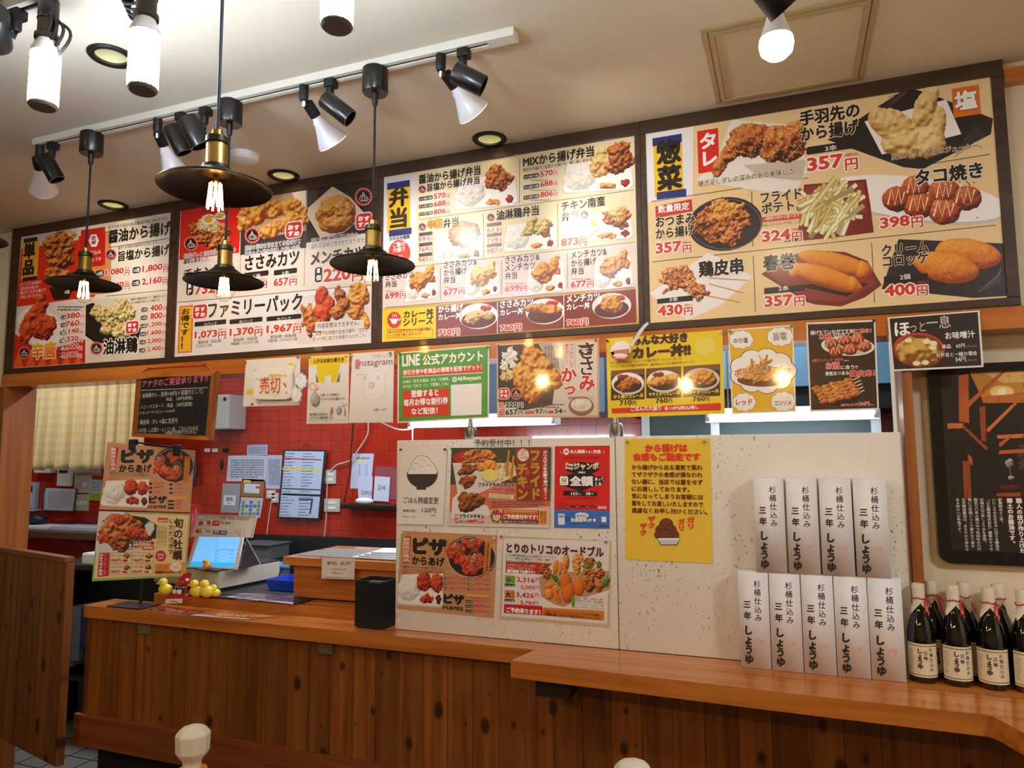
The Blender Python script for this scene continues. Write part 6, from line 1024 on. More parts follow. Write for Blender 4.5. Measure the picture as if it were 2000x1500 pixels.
def lines(x0, y0, x1, y1, n, c=(120, 126, 140), sd=1): return lambda s: s.micro(x0, y0, x1, y1, n, c, 2, sd)
t = thing('clipboard', at(113, 976, YW-0.02), 'clipboard with a white form on the red wall below the curtain', 'clipboard')
c = [(86, 952), (149, 954), (143, 1000), (82, 998)]; s = wallsheet(c, YW-0.03); s.slab(c, 0.003, (60, 60, 64)); s.build('board', PR_PAPER, t)
c = [(89, 953), (148, 955), (142, 998), (85, 996)]; s = wallsheet(c, YW-0.034); s.slab(c, 0.0006, (206, 212, 228)); s.dz = 0.0003; s.micro(94, 960, 140, 992, 9, (150, 156, 172), 2, 3); s.build('form', PR_PAPER, t)
p = at(85, 975, YW-0.04); MB().box((p[0]-.008, YW-.045, p[2]-.05), (p[0]+.008, YW-.0345, p[2]+.05), 0.003).build('clip', M_STEEL, t)
wpaper([(174, 936), (199, 937), (196, 978), (171, 976)], 'white note with a lime green block beside the switch plates', (196, 210, 224), lambda s: (s.P([(172, 963), (197, 963), (196, 977), (171, 976)], (170, 196, 40), 1), s.micro(176, 940, 196, 960, 4, (130, 140, 160), 2, 5)))
wpaper([(140, 912), (199, 914), (198, 929), (138, 926)], 'ochre-edged notice under the middle of the curtain hem', (196, 150, 60), lambda s: s.P([(141, 912), (197, 914), (196, 924), (139, 922)], (190, 204, 226), 1))
MB().lathe([(0.02, 0), (0.022, 0.02), (0.012, 0.05), (0.004, 0.06)], at(59, 896, 1.45), n=12).build('hanging_charm', mat('cream_charm', (214, 196, 130), 0.5), label='small cream charm hanging between the jamb and the curtain', cat='charm')
t = thing('wall_shelf', (-4.65, 1.35, 0.93), 'dark wooden wall shelf in the kitchen doorway under the phone', 'shelf')
z = at(190, 1040, 1.2)[2]; MB().box((-5.3, 1.15, z-0.045), (-4.08, 1.499, z), 0.003).build('shelf_board', wood('dark_shelf', (60, 36, 20), (84, 50, 28), (104, 66, 36), 'X', 1, rough=0.5), t)
MB().prism([(-4.3, 1.20, z-0.0455), (-4.3, 1.499, z-0.0455), (-4.3, 1.499, z-0.24)], (0.03, 0, 0)).build('bracket', wood('bracket_wood', (80, 44, 20), (110, 64, 30), (130, 80, 40), 'Z', 1), t)
for i, (x, w, c) in enumerate(((-5.1, .5, (190, 194, 198)), (-4.55, .4, (160, 166, 172)))): MB().box((x, 1.22, z+0.0005), (x+w, 1.42, z+0.018+.006*i), 0.002).build('paper_pad', mat('paper_pad_%d' % i, c, 0.7), label=('flat stack of papers at the left of the wall shelf', 'grey folder at the right of the wall shelf')[i], cat='papers')
MB().ball((-4.86, 1.34, z+0.056), 0.06, 16, 8, (1.5, 1, .62)).build('black_pouch', M_BLKPL, label='low rounded black pouch on the papers of the wall shelf', cat='pouch')
MB().box((-4.18, 1.40, z+0.0305), (-4.13, 1.49, z+0.30), 0.01).build('black_file_box', M_BLKPL, label='upright black file at the right end of the wall shelf', cat='file')
# sheets and fittings on the red wall in the middle
def grid(x0, y0, x1, y1, nx, ny, c=(150, 158, 176)):
    def f(s):
        for i in range(nx+1): x = x0+(x1-x0)*i/nx; s.L([(x, y0), (x-1.2, y1)], .5, c, 1)
        for j in range(ny+1): y = y0+(y1-y0)*j/ny; s.L([(x0, y), (x1, y+.6)], .5, c, 1)
        s.micro(x0+1, y0+1, x1-1, y1-1, ny, (96, 104, 124), 2, int(x0))
    return f
wpaper([(483, 869), (523, 868), (522, 890), (482, 889)], 'small pale note above the wide plan sheets', (176, 186, 214), lines(486, 872, 519, 886, 4))
wpaper([(446, 890), (521, 889), (520, 940), (442, 940)], 'wide white plan sheet left of the framed price list', (196, 204, 224), grid(450, 896, 516, 935, 5, 8))
wpaper([(521, 889), (551, 889), (547, 955), (519, 954)], 'tall white sheet tucked beside the framed price list', (190, 198, 220), grid(524, 896, 547, 948, 2, 13))
wpaper([(435, 944), (470, 945), (466, 1002), (431, 1001)], 'grey plastic sleeve with a square printed tag', (150, 156, 162), lambda s: (s.P([(438, 967), (461, 968), (459, 987), (436, 986)], (222, 224, 222), 1), s.T('運転', 441, 979, 15, 9, BLK, 0, z=3), s.T('中', 445, 985, 6, 4, BLK, 0, z=3)))
wpaper([(473, 935), (517, 937), (514, 971), (470, 969)], 'colourful picture sheet below the plan sheet', (150, 110, 60), lambda s: (s.P([(478, 944), (508, 946), (506, 964), (476, 962)], (206, 216, 232), 1), s.P([(476, 937), (490, 938), (489, 943), (475, 942)], (230, 200, 60), 1), s.P([(500, 950), (508, 950), (507, 954), (499, 954)], (200, 60, 60), 2)))
wpaper([(471, 971), (514, 973), (508, 1011), (466, 1008)], 'chart of green and yellow squares, lowest of the sheets left of the price list', (186, 200, 204), lambda s: [s.P([(473+i*7.6-j*.8, 978+j*7.5), (479+i*7.6-j*.8, 978+j*7.5), (478+i*7.6-j*.8, 984+j*7.5), (472+i*7.6-j*.8, 984+j*7.5)], ((120, 170, 70), (220, 210, 90), (90, 120, 190), (206, 214, 214))[(i*3+j*2+i*j) % 4], 1) for i in range(5) for j in range(4)])
t = thing('price_list_board', at(592, 945, YW-0.02), 'large black-framed price list hanging on the red wall by a string', 'price list')
c = [(554, 878), (637, 879), (625, 1016), (541, 1012)]; s = wallsheet(c, YW-0.03); s.slab(c, 0.012, (20, 22, 26)); s.build('frame', PR_LAM, t)
c = [(557, 881), (633, 882), (621, 1012), (545, 1009)]; s = wallsheet(c, YW-0.0325); s.slab(c, 0.0006, (188, 206, 236)); s.dz = 0.0003
for y, c1, h in ((897, (190, 50, 60), 2.2), (917, (236, 214, 90), 4.5), (956, (40, 90, 90), 2.5), (967, (16, 18, 24), 4)): s.L([(552, y-2), (628, y+1)], h, c1, 2)
rg = random.Random(77)
for i in range(22):
    y = 886+i*5.7; s.micro(556-i*.45, y-1.6, 556-i*.45+rg.uniform(16, 28), y+1.6, 1, (50, 56, 76), 2, i); s.micro(592-i*.45, y-1.2, 592-i*.45+rg.uniform(14, 28), y+2, 1, (50, 56, 76), 2, i+40)
s.P([(583, 974), (612, 974), (607, 1004), (604, 1004), (608, 977), (583, 976)], (40, 50, 110), 2); s.build('sheet', PR_LAM, t)
a1, a2, a3 = at(585, 878, YW-0.02), at(597, 866, YW-0.006), at(610, 878, YW-0.02); MB().tube([a1, a2, a3], 0.0022, 6).build('string', mat('brown_string', (110, 60, 30), 0.8), t)
wpaper([(689, 886), (730, 886), (724, 955), (684, 954)], 'tall white list above the dark wall shelf', (196, 204, 228), lambda s: (s.T('開店＆閉店の表', 697, 897, 24, 4.5, (60, 66, 90), 0, z=3), s.P([(697, 897), (712, 897), (712, 901), (697, 901)], (230, 220, 110), 1), s.micro(700, 906, 704, 948, 12, (120, 130, 160), 2, 3), s.micro(714, 906, 718, 940, 10, (150, 150, 180), 2, 4)))
wpaper([(698, 929), (728, 931), (726, 980), (700, 976)], 'white slip with handwriting in front of the tall list', (200, 208, 230), lambda s: s.T('239日', 706, 966, 20, 9, (70, 76, 100), 0, z=3), Y=YW-0.01)
wpaper([(732, 930), (762, 932), (759, 980), (729, 978)], 'white handwritten slip beside the partition board', (200, 208, 230), lambda s: s.T('2/4', 738, 957, 14, 10, (90, 96, 120), 0, z=3), Y=YW-0.01)
c = [(733, 911), (775, 912), (774, 976), (731, 974)]; s = wallsheet(c, YW-0.004); s.slab(c, 0.0006, (150, 80, 90)); s.build('plastic_pocket', PR_LAM, None, 'clear plastic pocket on the red wall behind the handwritten slips', 'pocket')
t = thing('dark_wall_ledge', (-2.3, 1.45, 1.0), 'short black wall ledge under the white slips', 'shelf'); a = at(664, 985, YW-0.1); b = at(775, 996, YW-0.1)
MB().box((a[0], YW-0.1, b[2]), (b[0]+.05, YW-0.0008, a[2]), 0.004).build('ledge_board', M_BLKPL, t)
q = MB().ball((at(706, 980, YW-0.1)[0], YW-0.07, a[2]+0.02), 0.055, 20, 8, (1.1, .4, .36)); q.build('hand_scale', M_WHITEP, label='small white hand gadget lying on the black wall ledge', cat='gadget')
def outlet(px0, px1, lb):
    def f(o, a, b, Y):
        w = b[0]-a[0]; h = a[2]-b[2]
        for i in range(2): MB().box((a[0]+w*.25, Y-0.002, b[2]+h*(.2+.4*i)), (b[0]-w*.25, Y-0.0003, b[2]+h*(.4+.4*i)), 0.001).build('socket_face', M_WHITEP, o)
    wbox(px0, px1, 0.012, M_GREYBOX, 'wall_outlet', lb, 'outlet', extra=f, bev=0.002)
outlet((636, 918), (655, 945), 'pale wall outlet with a white flex at the right of the price list'); outlet((520, 957), (537, 974), 'pale wall outlet left of the price list, upper left of the pair'); outlet((530, 963), (544, 982), 'pale wall outlet left of the price list, tucked against its edge'); outlet((633, 974), (663, 1000), 'wide pale outlet with plugs at the lower right of the price list')
def flex(px, lb, m, r=0.004, Y=YW-0.02, name='power_flex'):
    pts = [at(x, y, Y) for x, y in px]; fine = []
    for i in range(len(pts)-1):
        p0 = pts[max(i-1, 0)]; p1 = pts[i]; p2 = pts[i+1]; p3 = pts[min(i+2, len(pts)-1)]
        for k in range(6): u = k/6; fine.append(0.5*((2*p1)+(-p0+p2)*u+(2*p0-5*p1+4*p2-p3)*u*u+(-p0+3*p1-3*p2+p3)*u**3))
    MB().tube(fine+[pts[-1]], r, 7).build(name, m, label=lb, cat='cable')
M_WFLEX = mat('white_flex', (206, 196, 180), 0.5)
flex([(719, 820), (718, 848), (700, 878), (684, 899), (658, 908), (645, 920)], 'white flex running down the red wall to the outlet', M_WFLEX); flex([(639, 945), (637, 1010), (632, 1062)], 'thin white flex hanging below the outlet right of the price list', M_WFLEX, 0.003); flex([(530, 980), (524, 1020), (520, 1055)], 'thin white flex hanging below the outlet left of the price list', M_WFLEX, 0.003); flex([(690, 825), (686, 875), (682, 930), (672, 982)], 'dark flex running down the red wall to the black ledge', mat('dark_red_flex', (50, 16, 14), 0.6), 0.004, YW-0.035)
flex([(745, 826), (775, 838), (800, 838), (822, 830), (824, 826)], 'white flex drooping to the fluorescent fitting', M_WFLEX, 0.0035, 0.74)
p = at(806, 810, 0.88); q = at(806, 856, 0.74); p = at(806, 829, .74); MB().tube([(p[0], 0.74, p[2]-.0005), (p[0], 0.74, q[2]-.05)], 0.004, 8).build('pull_chain', M_STEEL, label='metal pull chain hanging from the fluorescent fitting beside the partition board', cat='chain')
a = at(418, 771, YW-0.16); b = at(445, 838, YW-0.16)
t = thing('towel_dispenser', ((a[0]+b[0])/2, YW-.08, b[2]), 'grey-white paper dispenser on the red wall right of the chalkboard', 'dispenser'); MB().box((a[0]-.15, YW-0.16, b[2]), (b[0], YW-0.0008, a[2]), 0.01).build('cover', mat('grey_white_plastic', (168, 166, 160), 0.5), t); MB().lathe([(.012, 0), (.012, .004)], (b[0]-.03, YW-.1602, a[2]-.03), (0, -1, 0), 14).build('lock', M_BLKPL, t)
a = at(405, 736, 0.3); b = at(463, 728, 0.3); t = thing('hanging_rail', b, 'grey rail end sticking out behind the chalkboard', 'rail'); MB().cyl(a, b, .009, n=12).build('rail', M_DKSTEEL, t); MB().cyl((a[0]+.01, .3, a[2]+.008), (a[0]+.01, .3, 2.2995), .006, n=10).build('hanger', M_DKSTEEL, t); 
for i, x in enumerate((405, 420, 440)): wbox((x-6, 876), (x+5, 883), 0.006, (M_WHITEP, M_WHITEP, M_BLKPL)[i], 'wall_hook', ('white adhesive hook, leftmost of the three on the red wall', 'white adhesive hook, middle one of three on the red wall', 'dark adhesive hook, rightmost of the three on the red wall')[i], 'hook', bev=0.002)
def hang(px0, px1, w, lb, c, name): a = at(*px0, YW-.03); b = at(*px1, YW-.03); MB().lathe([(w*.5, 0), (w*.6, .02), (w, (a[2]-b[2])*.5), (w*.4, a[2]-b[2])], (b[0], YW-.03, b[2]), n=14).build(name, c, label=lb, cat='utensil')
hang((437, 895), (433, 918), 0.014, 'small dark utensil hanging under the dark hook', M_BLKPL, 'hanging_utensil'); hang((386, 888), (380, 950), 0.02, 'dark ladle handle hanging beside the poster stand', mat('dark_wood_handle', (60, 24, 14), 0.5), 'hanging_ladle')
p = at(381, 985, 1.2); MB().lathe([(.05, 0), (.052, .01), (.052, p[2]-.95), (.03, p[2]-.90), (.03, p[2]-.845), (.026, p[2]-.841)], (p[0], 1.2, .841), n=20).build('red_bottle', mat('red_plastic', (170, 20, 24), 0.3, coat=.3), label='red plastic bottle showing between the poster stand and the tablet sign', cat='bottle')
# low dark rack with files and drawers, seen past the swing door
t = thing('file_rack', (-3.55, 0.75, 0.35), 'dark rack seen through the gap beside the swing door', 'rack')
MB().box((-3.75, 0.60, 0.845), (-2.9, 0.845, 0.87)).build('top_board', M_BLKPL, t); MB().box((-3.75, 0.825, 0.30), (-2.9, 0.845, 0.845)).build('back_board', M_BLKPL, t); MB().box((-3.75, 0.62, 0.28), (-2.9, 0.825, 0.30)).build('base_board', M_BLKPL, t); MB().box((-2.92, 0.60, 0.0), (-2.9, 0.825, 0.845)).build('end_panel', M_BLKPL, t); MB().box((-3.75, 0.60, 0.0), (-3.73, 0.825, 0.845)).build('end_panel', M_BLKPL, t)
def rb(px0, px1, d, m, name, lb, cat, Y=0.64): a = at(*px0, Y); b = at(*px1, Y); MB().box((a[0], Y, b[2]), (b[0], Y+d, a[2]), 0.003).build(name, m, label=lb, cat=cat, group='files and trays in the dark rack')
rb((138, 1184), (153, 1292), 0.18, mat('grey_blue_file', (96, 108, 124), 0.5), 'ring_binder', 'grey-blue binder in the dark rack', 'binder'); rb((159, 1190), (174, 1268), 0.18, mat('navy_file', (20, 24, 84), 0.5), 'ring_binder', 'navy binder with a white spine label in the dark rack', 'binder')
for y, c, lb in ((1210, (150, 148, 140), 'white paper tray, top one in the dark rack'), (1226, (150, 140, 20), 'yellow tray in the dark rack'), (1264, (120, 122, 122), 'grey tray below the yellow one in the dark rack'), (1302, (150, 148, 140), 'white tray, lowest in the dark rack')): rb((108, y-4 if c[2] != 20 else y-6), (129, y+4 if c[2] != 20 else y+16), 0.19, mat('tray_%d' % y, c, 0.5), 'paper_tray', lb, 'tray', 0.62)
a = at(128, 1128, 0.7); MB().box((-3.5, 0.62, 0.8705), (-3.2, 0.83, 0.93), 0.01).build('label_printer', M_WHITEP, label='white desk printer on top of the dark rack', cat='printer'); MB().box((-3.17, 0.64, 0.8705), (-2.95, 0.83, 0.885), 0.003).build('paper_pad', M_PAPERM, label='loose papers on top of the dark rack', cat='papers')
# ------------------------------------------------------------------ swing door, register, stand and everything on the counters
a = Vector((-3.33, 0.03, 0)); b = Vector((-2.63, -0.14, 0)); d = (b-a).normalized(); n = Vector((d.y, -d.x, 0)); L = (b-a).length
M_KICKW = MATS['kick_wood']; M_DOORP = wood('door_planks', (94, 55, 18), (126, 74, 24), (146, 90, 35), 'Z', 1.0, plank=0.088, knots=True, rough=0.5, coat=0.05, tone=0.25)
t = thing('swing_door', (a.x, a.y, 0.0), 'waist-high knotty pine swing door beside the counter, slightly open', 'door', rz=math.atan2(d.y, d.x))
def local_box(mb, x0, x1, y0, y1, z0, z1, bev=0.003): return mb.box((a.x+x0, a.y+y0, z0), (a.x+x1, a.y+y1, z1), bev)
local_box(MB(), 0, L, 0.0, 0.03, 0.27, 1.02).build('planks', M_DOORP, t); local_box(MB(), 0, L, -0.004, 0.034, 1.0205, 1.042).build('top_rail', M_KICKW, t); local_box(MB(), L-0.0005, L+0.012, 0, 0.03, 0.27, 1.02).build('edge_strip', M_DOORP, t)
for z in (0.34, 0.9): local_box(MB(), -0.012, 0.05, -0.006, -0.0005, z, z+0.05, .002).build('hinge', M_STEEL, t)
# register deck, riser and the wooden shelf box
M_MAT = mat('black_rubber', (24, 24, 26), 0.6)
t = thing('register_deck', (-2.05, 0.35, ZK), 'low orange wood riser carrying the register behind the counter', 'riser')
MB().box((-2.42, 0.091, 0.80), (-1.30, 0.68, 0.880), 0.002).build('riser', W_ORANGE, t); MB().box((-2.24, 0.088, 0.8805), (-1.72, 0.66, 0.886), 0.001).build('mat', M_MAT, t); MB().box((-2.42, 0.30, 0.0), (-1.30, 0.66, 0.799)).build('cupboard', mat('dark_cupboard', (50, 30, 18), 0.6), t)
t = thing('register_shelf', (-1.58, 0.37, 0.88), 'orange wood shelf box beside the register, its top higher than the counter', 'shelf box')
MB().box((-1.815, 0.19, 0.8865), (-1.30, 0.50, 1.008), 0.002).build('body', W_ORANGE, t); MB().box((-1.85, 0.165, 1.0085), (-1.27, 0.53, 1.040), 0.003).build('top', W_ORANGE, t)
c = [(629, 1090), (693, 1091), (692, 1132), (628, 1130)]; s = wallsheet(c, 0.1635); s.slab(c, 0.0008, (214, 208, 200)); s.T('割りばし　おしぼり', 640, 1103, 45, 8, (60, 50, 46), .01); s.T('ご入用の方はお申し付け', 646, 1113, 31, 3.5, (80, 70, 66), 0); s.T('お気軽にどうぞ', 648, 1121, 22, 3.5, (80, 70, 66), 0); s.T('※お弁当には割りばしが付いております', 634, 1129, 52, 3.5, (80, 70, 66), 0)
s.build('notice_sheet', PR_PAPER, None, 'white 割りばし おしぼり notice taped to the wooden shelf box', 'notice')
s = Sheet((-1.62, 0.33, 1.0412), (1, 0, 0), (0, 1, 0)); s.U4(-.2, -.12, .14, .12, (120, 118, 112), 0); s.build('grey_sheet', PR_PAPER, None, 'dark grey sheet lying on the wooden shelf box', 'sheet')
for i in range(4): MB().box((-1.56+.02*i, 0.2+.01*i, 1.0425+.006*i), (-1.36+.005*i, 0.36, 1.0475+.006*i), 0.001, Matrix.Rotation(.05*i, 3, 'Z')).build('napkin', M_PAPERM, label='white wet towel packet in the loose pile on the shelf box', cat='towel packet', group='towel packets on the shelf box')
q = MB()
for i in range(9): q.box((-1.335, 0.2, 1.041+.0058*i), (-1.275+.003*(i % 2), 0.3, 1.0462+.0058*i))
q.build('slip_stack', mat('pink_slips', (206, 130, 130), 0.7), label='stack of pink order slips on the shelf box against the white board', cat='slips')
# black holder in front of the white board
t = thing('chopstick_bin', (-1.352, 0.045, ZK), 'tall black bin on the counter at the left end of the white board', 'bin'); x0, x1, y0, y1, z0, z1 = -1.405, -1.292, -0.012, 0.085, ZK+.0005, ZK+.158; q = MB()
q.prism([(x0+.008, y0, z0), (x1-.008, y0, z0), (x1-.004, y1, z0), (x0+.004, y1, z0)], (0, 0, .004)); w = .003
for c in ([(x0, y0), (x1, y0), (x1, y0+w), (x0, y0+w)], [(x0, y1-w), (x1, y1-w), (x1, y1), (x0, y1)], [(x0, y0+w), (x0+w, y0+w), (x0+w, y1-w), (x0, y1-w)], [(x1-w, y0+w), (x1, y0+w), (x1, y1-w), (x1-w, y1-w)]): q.prism([(x, y, z0+.004) for x, y in c], (0, 0, z1-z0-.004))
q.build('body', M_BLKPL, t); MB().box((x0+.012, y0+.02, z1-.03), (x1-.012, y1-.012, z1-.012), .002).build('contents', M_MAT, t); MB().box((x0+.055, y0-.001, z1-.006), (x1-.012, y0+.004, z1+.0005)).build('silver_label', M_STEEL, t)
# cash drawer with tablet
def rzbox(o, x0, x1, y0, y1, z0, z1, ang, bev, name, m, par): return MB().box((o[0]+x0, o[1]+y0, z0), (o[0]+x1, o[1]+y1, z1), bev, Matrix.Rotation(ang, 3, 'Z'), (o[0], o[1], z0)).build(name, m, par)
DR = (-2.164, 0.165); ANG = math.radians(-7); M_DRAW = mat('drawer_cream', (206, 202, 190), 0.5)
t = thing('cash_drawer', (DR[0]-.2, DR[1]+.17, .887), 'cream cash drawer under the tablet', 'cash drawer')
rzbox(DR, -.40, 0, 0.004, .33, .898, .967, ANG, .003, 'case', M_DRAW, t); rzbox(DR, -.39, -.01, .012, .32, .8868, .8975, ANG, .001, 'foot_plate', M_MAT, t); rzbox(DR, -.385, -.012, -.001, .0035, .903, .962, ANG, .001, 'drawer_front', mat('drawer_front_grey', (190, 184, 168), .5), t); rzbox(DR, -.40, 0, 0.004, .33, .9675, .972, ANG, .001, 'top_mat', M_MAT, t)
TB = atz(415, 1110, .9775); tl = math.radians(28); U = np.array([math.cos(math.radians(4)), math.sin(math.radians(-4)), 0]); V = np.array([0, math.sin(tl), math.cos(tl)])
t = thing('tablet', TB, 'white tablet register with a bright blue screen on the cash drawer', 'tablet')
s = Sheet(TB, U, V); s.slab([(384, 1040), (476, 1042), (463, 1111), (364, 1108)], .007, (226, 228, 230)); s.dz = .0004; s.build('body', PR_LAM, t)
M_SCR = print_mat('lit_screen', .25, .3); b = M_SCR.node_tree.nodes['Principled BSDF']; M_SCR.node_tree.links.new(b.inputs['Base Color'].links[0].from_socket, b.inputs['Emission Color']); b.inputs['Emission Strength'].default_value = .75
s = Sheet(TB+np.array([0, -.001, .0005]), U, V); s.dz = .0003; s.P([(390, 1047), (469.5, 1049), (456.5, 1107), (371, 1105)], (108, 176, 234), 0); s.P([(373.5, 1097), (458.5, 1099), (456.5, 1107), (371, 1105)], (40, 160, 226), 1); s.L([(427, 1048), (419, 1098)], .8, (70, 150, 220), 2); s.L([(423, 1073.5), (463, 1074)], 1, (40, 130, 210), 2)
for y in (1077, 1083, 1090, 1095): s.micro(421, y-1, 428, y+1, 1, (50, 90, 140), 2, y); s.micro(450, y-1, 458, y+1, 1, (50, 90, 140), 2, y+1)
s.build('screen', M_SCR, t)
r = at(481, 1052, .30); f0 = atz(508, 1102, .9765); MB().tube([tuple(r), tuple(f0)], .004, 8).build('prop_leg', M_STEEL, t); p0 = TB; b4 = Sheet(TB, U, V).uv([(462, 1109)])[0]; pb = TB+b4[0]*np.array(U)+b4[1]*np.array(V); MB().prism([tuple(r+np.array([0, .006, 0])), tuple(f0), (pb[0], pb[1]+.02, .9765)], (-.004, 0, 0)).build('side_cover', M_BLKPL, t); MB().tube([tuple(at(398, 1050, .31)), tuple(atz(404, 1099, .9765))], .004, 8).build('prop_leg', M_STEEL, t); p = TB; MB().box((p[0]-.06, p[1]-.03, .9722), (p[0]+.06, p[1]+.006, .9765), .003).build('rest', M_MAT, t)
s = Sheet(TB+np.array([0, .03, 0])+np.array([0, -.012, 0]), U, (0, math.sin(math.radians(20)), math.cos(math.radians(20)))); s.dz = .0003; c = [(384, 1004), (503, 1008), (494, 1050), (371, 1048)]; s.slab(c, .0008, (226, 222, 218)); s.L([(386, 1006), (500, 1010), (491, 1048)], 1.4, (190, 50, 60), 1); s.L([(386, 1006), (374, 1046)], 1.4, (190, 50, 60), 1)
s.T('キャッシュレス決済ご利用いただけます', 398, 1013, 90, 5.5, (60, 50, 50), .01); s.frame(388, 1017, 454, 1027, .4, (130, 130, 130), 1); s.frame(381, 1034, 478, 1047, .4, (130, 130, 130), 1); s.T('QR決済', 387, 1016, 18, 3, (60, 50, 50), 0); s.T('クレジットカード', 382, 1033, 26, 3, (60, 50, 50), 0)
s.RR(389, 1018, 396, 1025, (206, 40, 56), 2); s.T('PayPay', 387, 1028, 12, 2.5, (90, 90, 90), 0); s.E(408, 1021, 4, 4, (206, 40, 50), 2); s.T('Pay', 404, 1028, 9, 3, (110, 110, 110), 0); s.RR(416.5, 1017, 428, 1026.5, (196, 40, 44), 2, .2); s.T('au PAY', 418, 1023, 9, 4, WHT, 0, z=4); s.T('LINE', 431, 1023, 8, 4, (60, 60, 60), .01); s.RR(441, 1019, 450, 1024, (120, 130, 110), 2); s.T('Pay', 443, 1023, 5, 3, WHT, 0, z=4)
s.E(386, 1038, 3.8, 4, (206, 30, 40), 2); s.E(391, 1038, 3.8, 4, (236, 120, 40), 2.2); s.T('VISA', 401, 1040, 10, 4.5, (60, 60, 100), .015); s.R(417, 1036, 428, 1044, (150, 60, 50), 1.8); s.T('JCB', 418, 1042, 9, 5, WHT, .02, z=4); s.R(430, 1036, 442, 1045.5, (70, 100, 180), 2); s.T('AMEX', 431, 1042, 10, 4, WHT, 0, z=4); s.T('Diners', 445, 1043, 10, 3, (120, 130, 140), 0); s.T('DISCOVER', 458, 1041, 13, 3, (90, 90, 90), 0); s.P([(460, 1045), (470, 1042), (470, 1045)], (230, 120, 30), 2)
s.build('payment_sign', PR_PAPER, t)
# rubber ducks
M_DUCK = mat('yellow_rubber', (236, 214, 60), .35, coat=.3); M_DUCKO = mat('orange_rubber', (232, 140, 30), .35, coat=.3); M_EYE = mat('duck_eye', (20, 20, 20), .3)
def duck(p, r, lb, m=M_DUCK, face=0.0):
    t = thing('rubber_duck', p, lb, 'rubber duck', 'rubber ducks by the register'); x, y, z = p
    q = MB().ball((x, y, z+r*.52), r*.62, 18, 10, (1.15, .9, .82)); q.build('body', m, t)
    MB().ball((x-r*.22, y-r*.1, z+r*1.16), r*.4, 16, 10).build('head', m, t)
    MB().lathe([(r*.14, 0), (r*.06, r*.22), (.0005, r*.26)], (x-r*.46, y-r*.38, z+r*1.12), (-.6, -.7, -.1), 10).build('beak', M_DUCKO if m is M_DUCK else mat('red_beak', (190, 60, 30), .4), t)
    MB().lathe([(r*.24, 0), (r*.1, r*.28), (.0005, r*.36)], (x+r*.5, y+.0, z+r*.62), (.8, 0, .6), 10).build('tail', m, t)
    for s in (-1, 1): MB().ball((x-r*.22+s*r*.2-.08*r, y-r*.43, z+r*1.26), r*.055, 8, 6).build('eye', M_EYE, t)
zt = .8868
duck((*atz(323, 1162, zt)[:2], zt), .042, 'yellow rubber duck standing apart at the left, behind the red tag'); duck((*atz(384, 1166, zt)[:2], zt), .042, 'yellow rubber duck, left one of the three in front of the cash drawer'); duck((*atz(404, 1167, zt)[:2], zt), .043, 'yellow rubber duck, middle one of the three in front of the cash drawer'); duck((*atz(421, 1166, zt)[:2], zt), .030, 'small yellow rubber duck, right one of the three in front of the cash drawer')
duck((TB[0]-.005, TB[1]-.024, .977), .026, 'orange rubber duck sitting at the foot of the tablet screen', M_DUCKO)
s = Sheet(at(408, 1155, .14), (1, -.05, 0), (0, .25, 1)); c = [(393, 1140), (421, 1141), (415, 1165), (385, 1163)]; s.slab(c, .0008, (214, 204, 180)); s.P([(391, 1138.8), (398, 1138.9), (396, 1144), (390, 1144)], (214, 120, 110), 1); s.build('price_card', PR_PAPER, None, 'small cream card propped behind the three ducks', 'card')
# red payment tag
s = Sheet(at(345, 1150, .055), (1, 0, 0), (0, .16, 1)); c = [(355, 1122), (372, 1117), (375, 1121), (356, 1178), (322, 1179), (321, 1175)]; s.slab(c, .0012, (190, 28, 34)); s.dz = .0003; s.P([(324, 1170), (357, 1169), (356, 1178), (322, 1179)], (226, 222, 218), 1)
s.E(366, 1132, 4, 3, WHT, 2); s.P([(340, 1143), (364, 1142), (358, 1160), (332, 1161)], (36, 22, 22), 1.5); s.T('ジャンボ', 342, 1149, 20, 6, (220, 196, 140), .03); s.T('全額', 336, 1159, 19, 9, WHT, .04); s.T('戻ってくる', 342, 1136, 18, 3, (250, 200, 190), .0); s.T('PayPay', 333, 1176, 16, 3.5, (200, 30, 40), .02); s.build('red_tag', PR_LAM, None, 'red payment tag standing on the counter, 全額 in white', 'tag')
# flyers lying flat
s = Sheet((-2.2, .02, ZK+.0012), (1, 0, 0), (0, 1, 0)); c = [(290, 1190), (318, 1184), (400, 1195), (372, 1202)]; s.slab(c, .0006, (96, 60, 40)); s.dz = .00025; s.lumps([(320, 1189, 22, 3), (350, 1194, 24, 3), (376, 1197, 12, 2)], FIRE, 300, .3, z=2, step=1); s.P([(296, 1190), (318, 1186), (330, 1187.5), (306, 1191.5)], (214, 204, 196), 1); s.build('flyer', PR_LAM, None, 'dark food flyer lying on the counter beside the poster stand', 'flyer')
s = Sheet((-1.95, .02, ZK+.0022), (1, 0, 0), (0, 1, 0)); c = [(370, 1202), (432, 1191), (552, 1204), (482, 1210)]; s.slab(c, .0006, (172, 96, 44)); s.dz = .00025; s.P([(370, 1202), (385, 1199.5), (490, 1208.5), (482, 1210)], (206, 200, 196), 1); s.L([(410, 1204), (446, 1195)], 1.2, (240, 226, 190), 2); s.lumps([(440, 1202, 26, 3), (480, 1204, 26, 3), (515, 1204, 18, 2)], CROQ, 301, .3, z=2, step=1); s.build('flyer', PR_LAM, None, 'orange food flyer with a white edge lying on the counter', 'flyer')
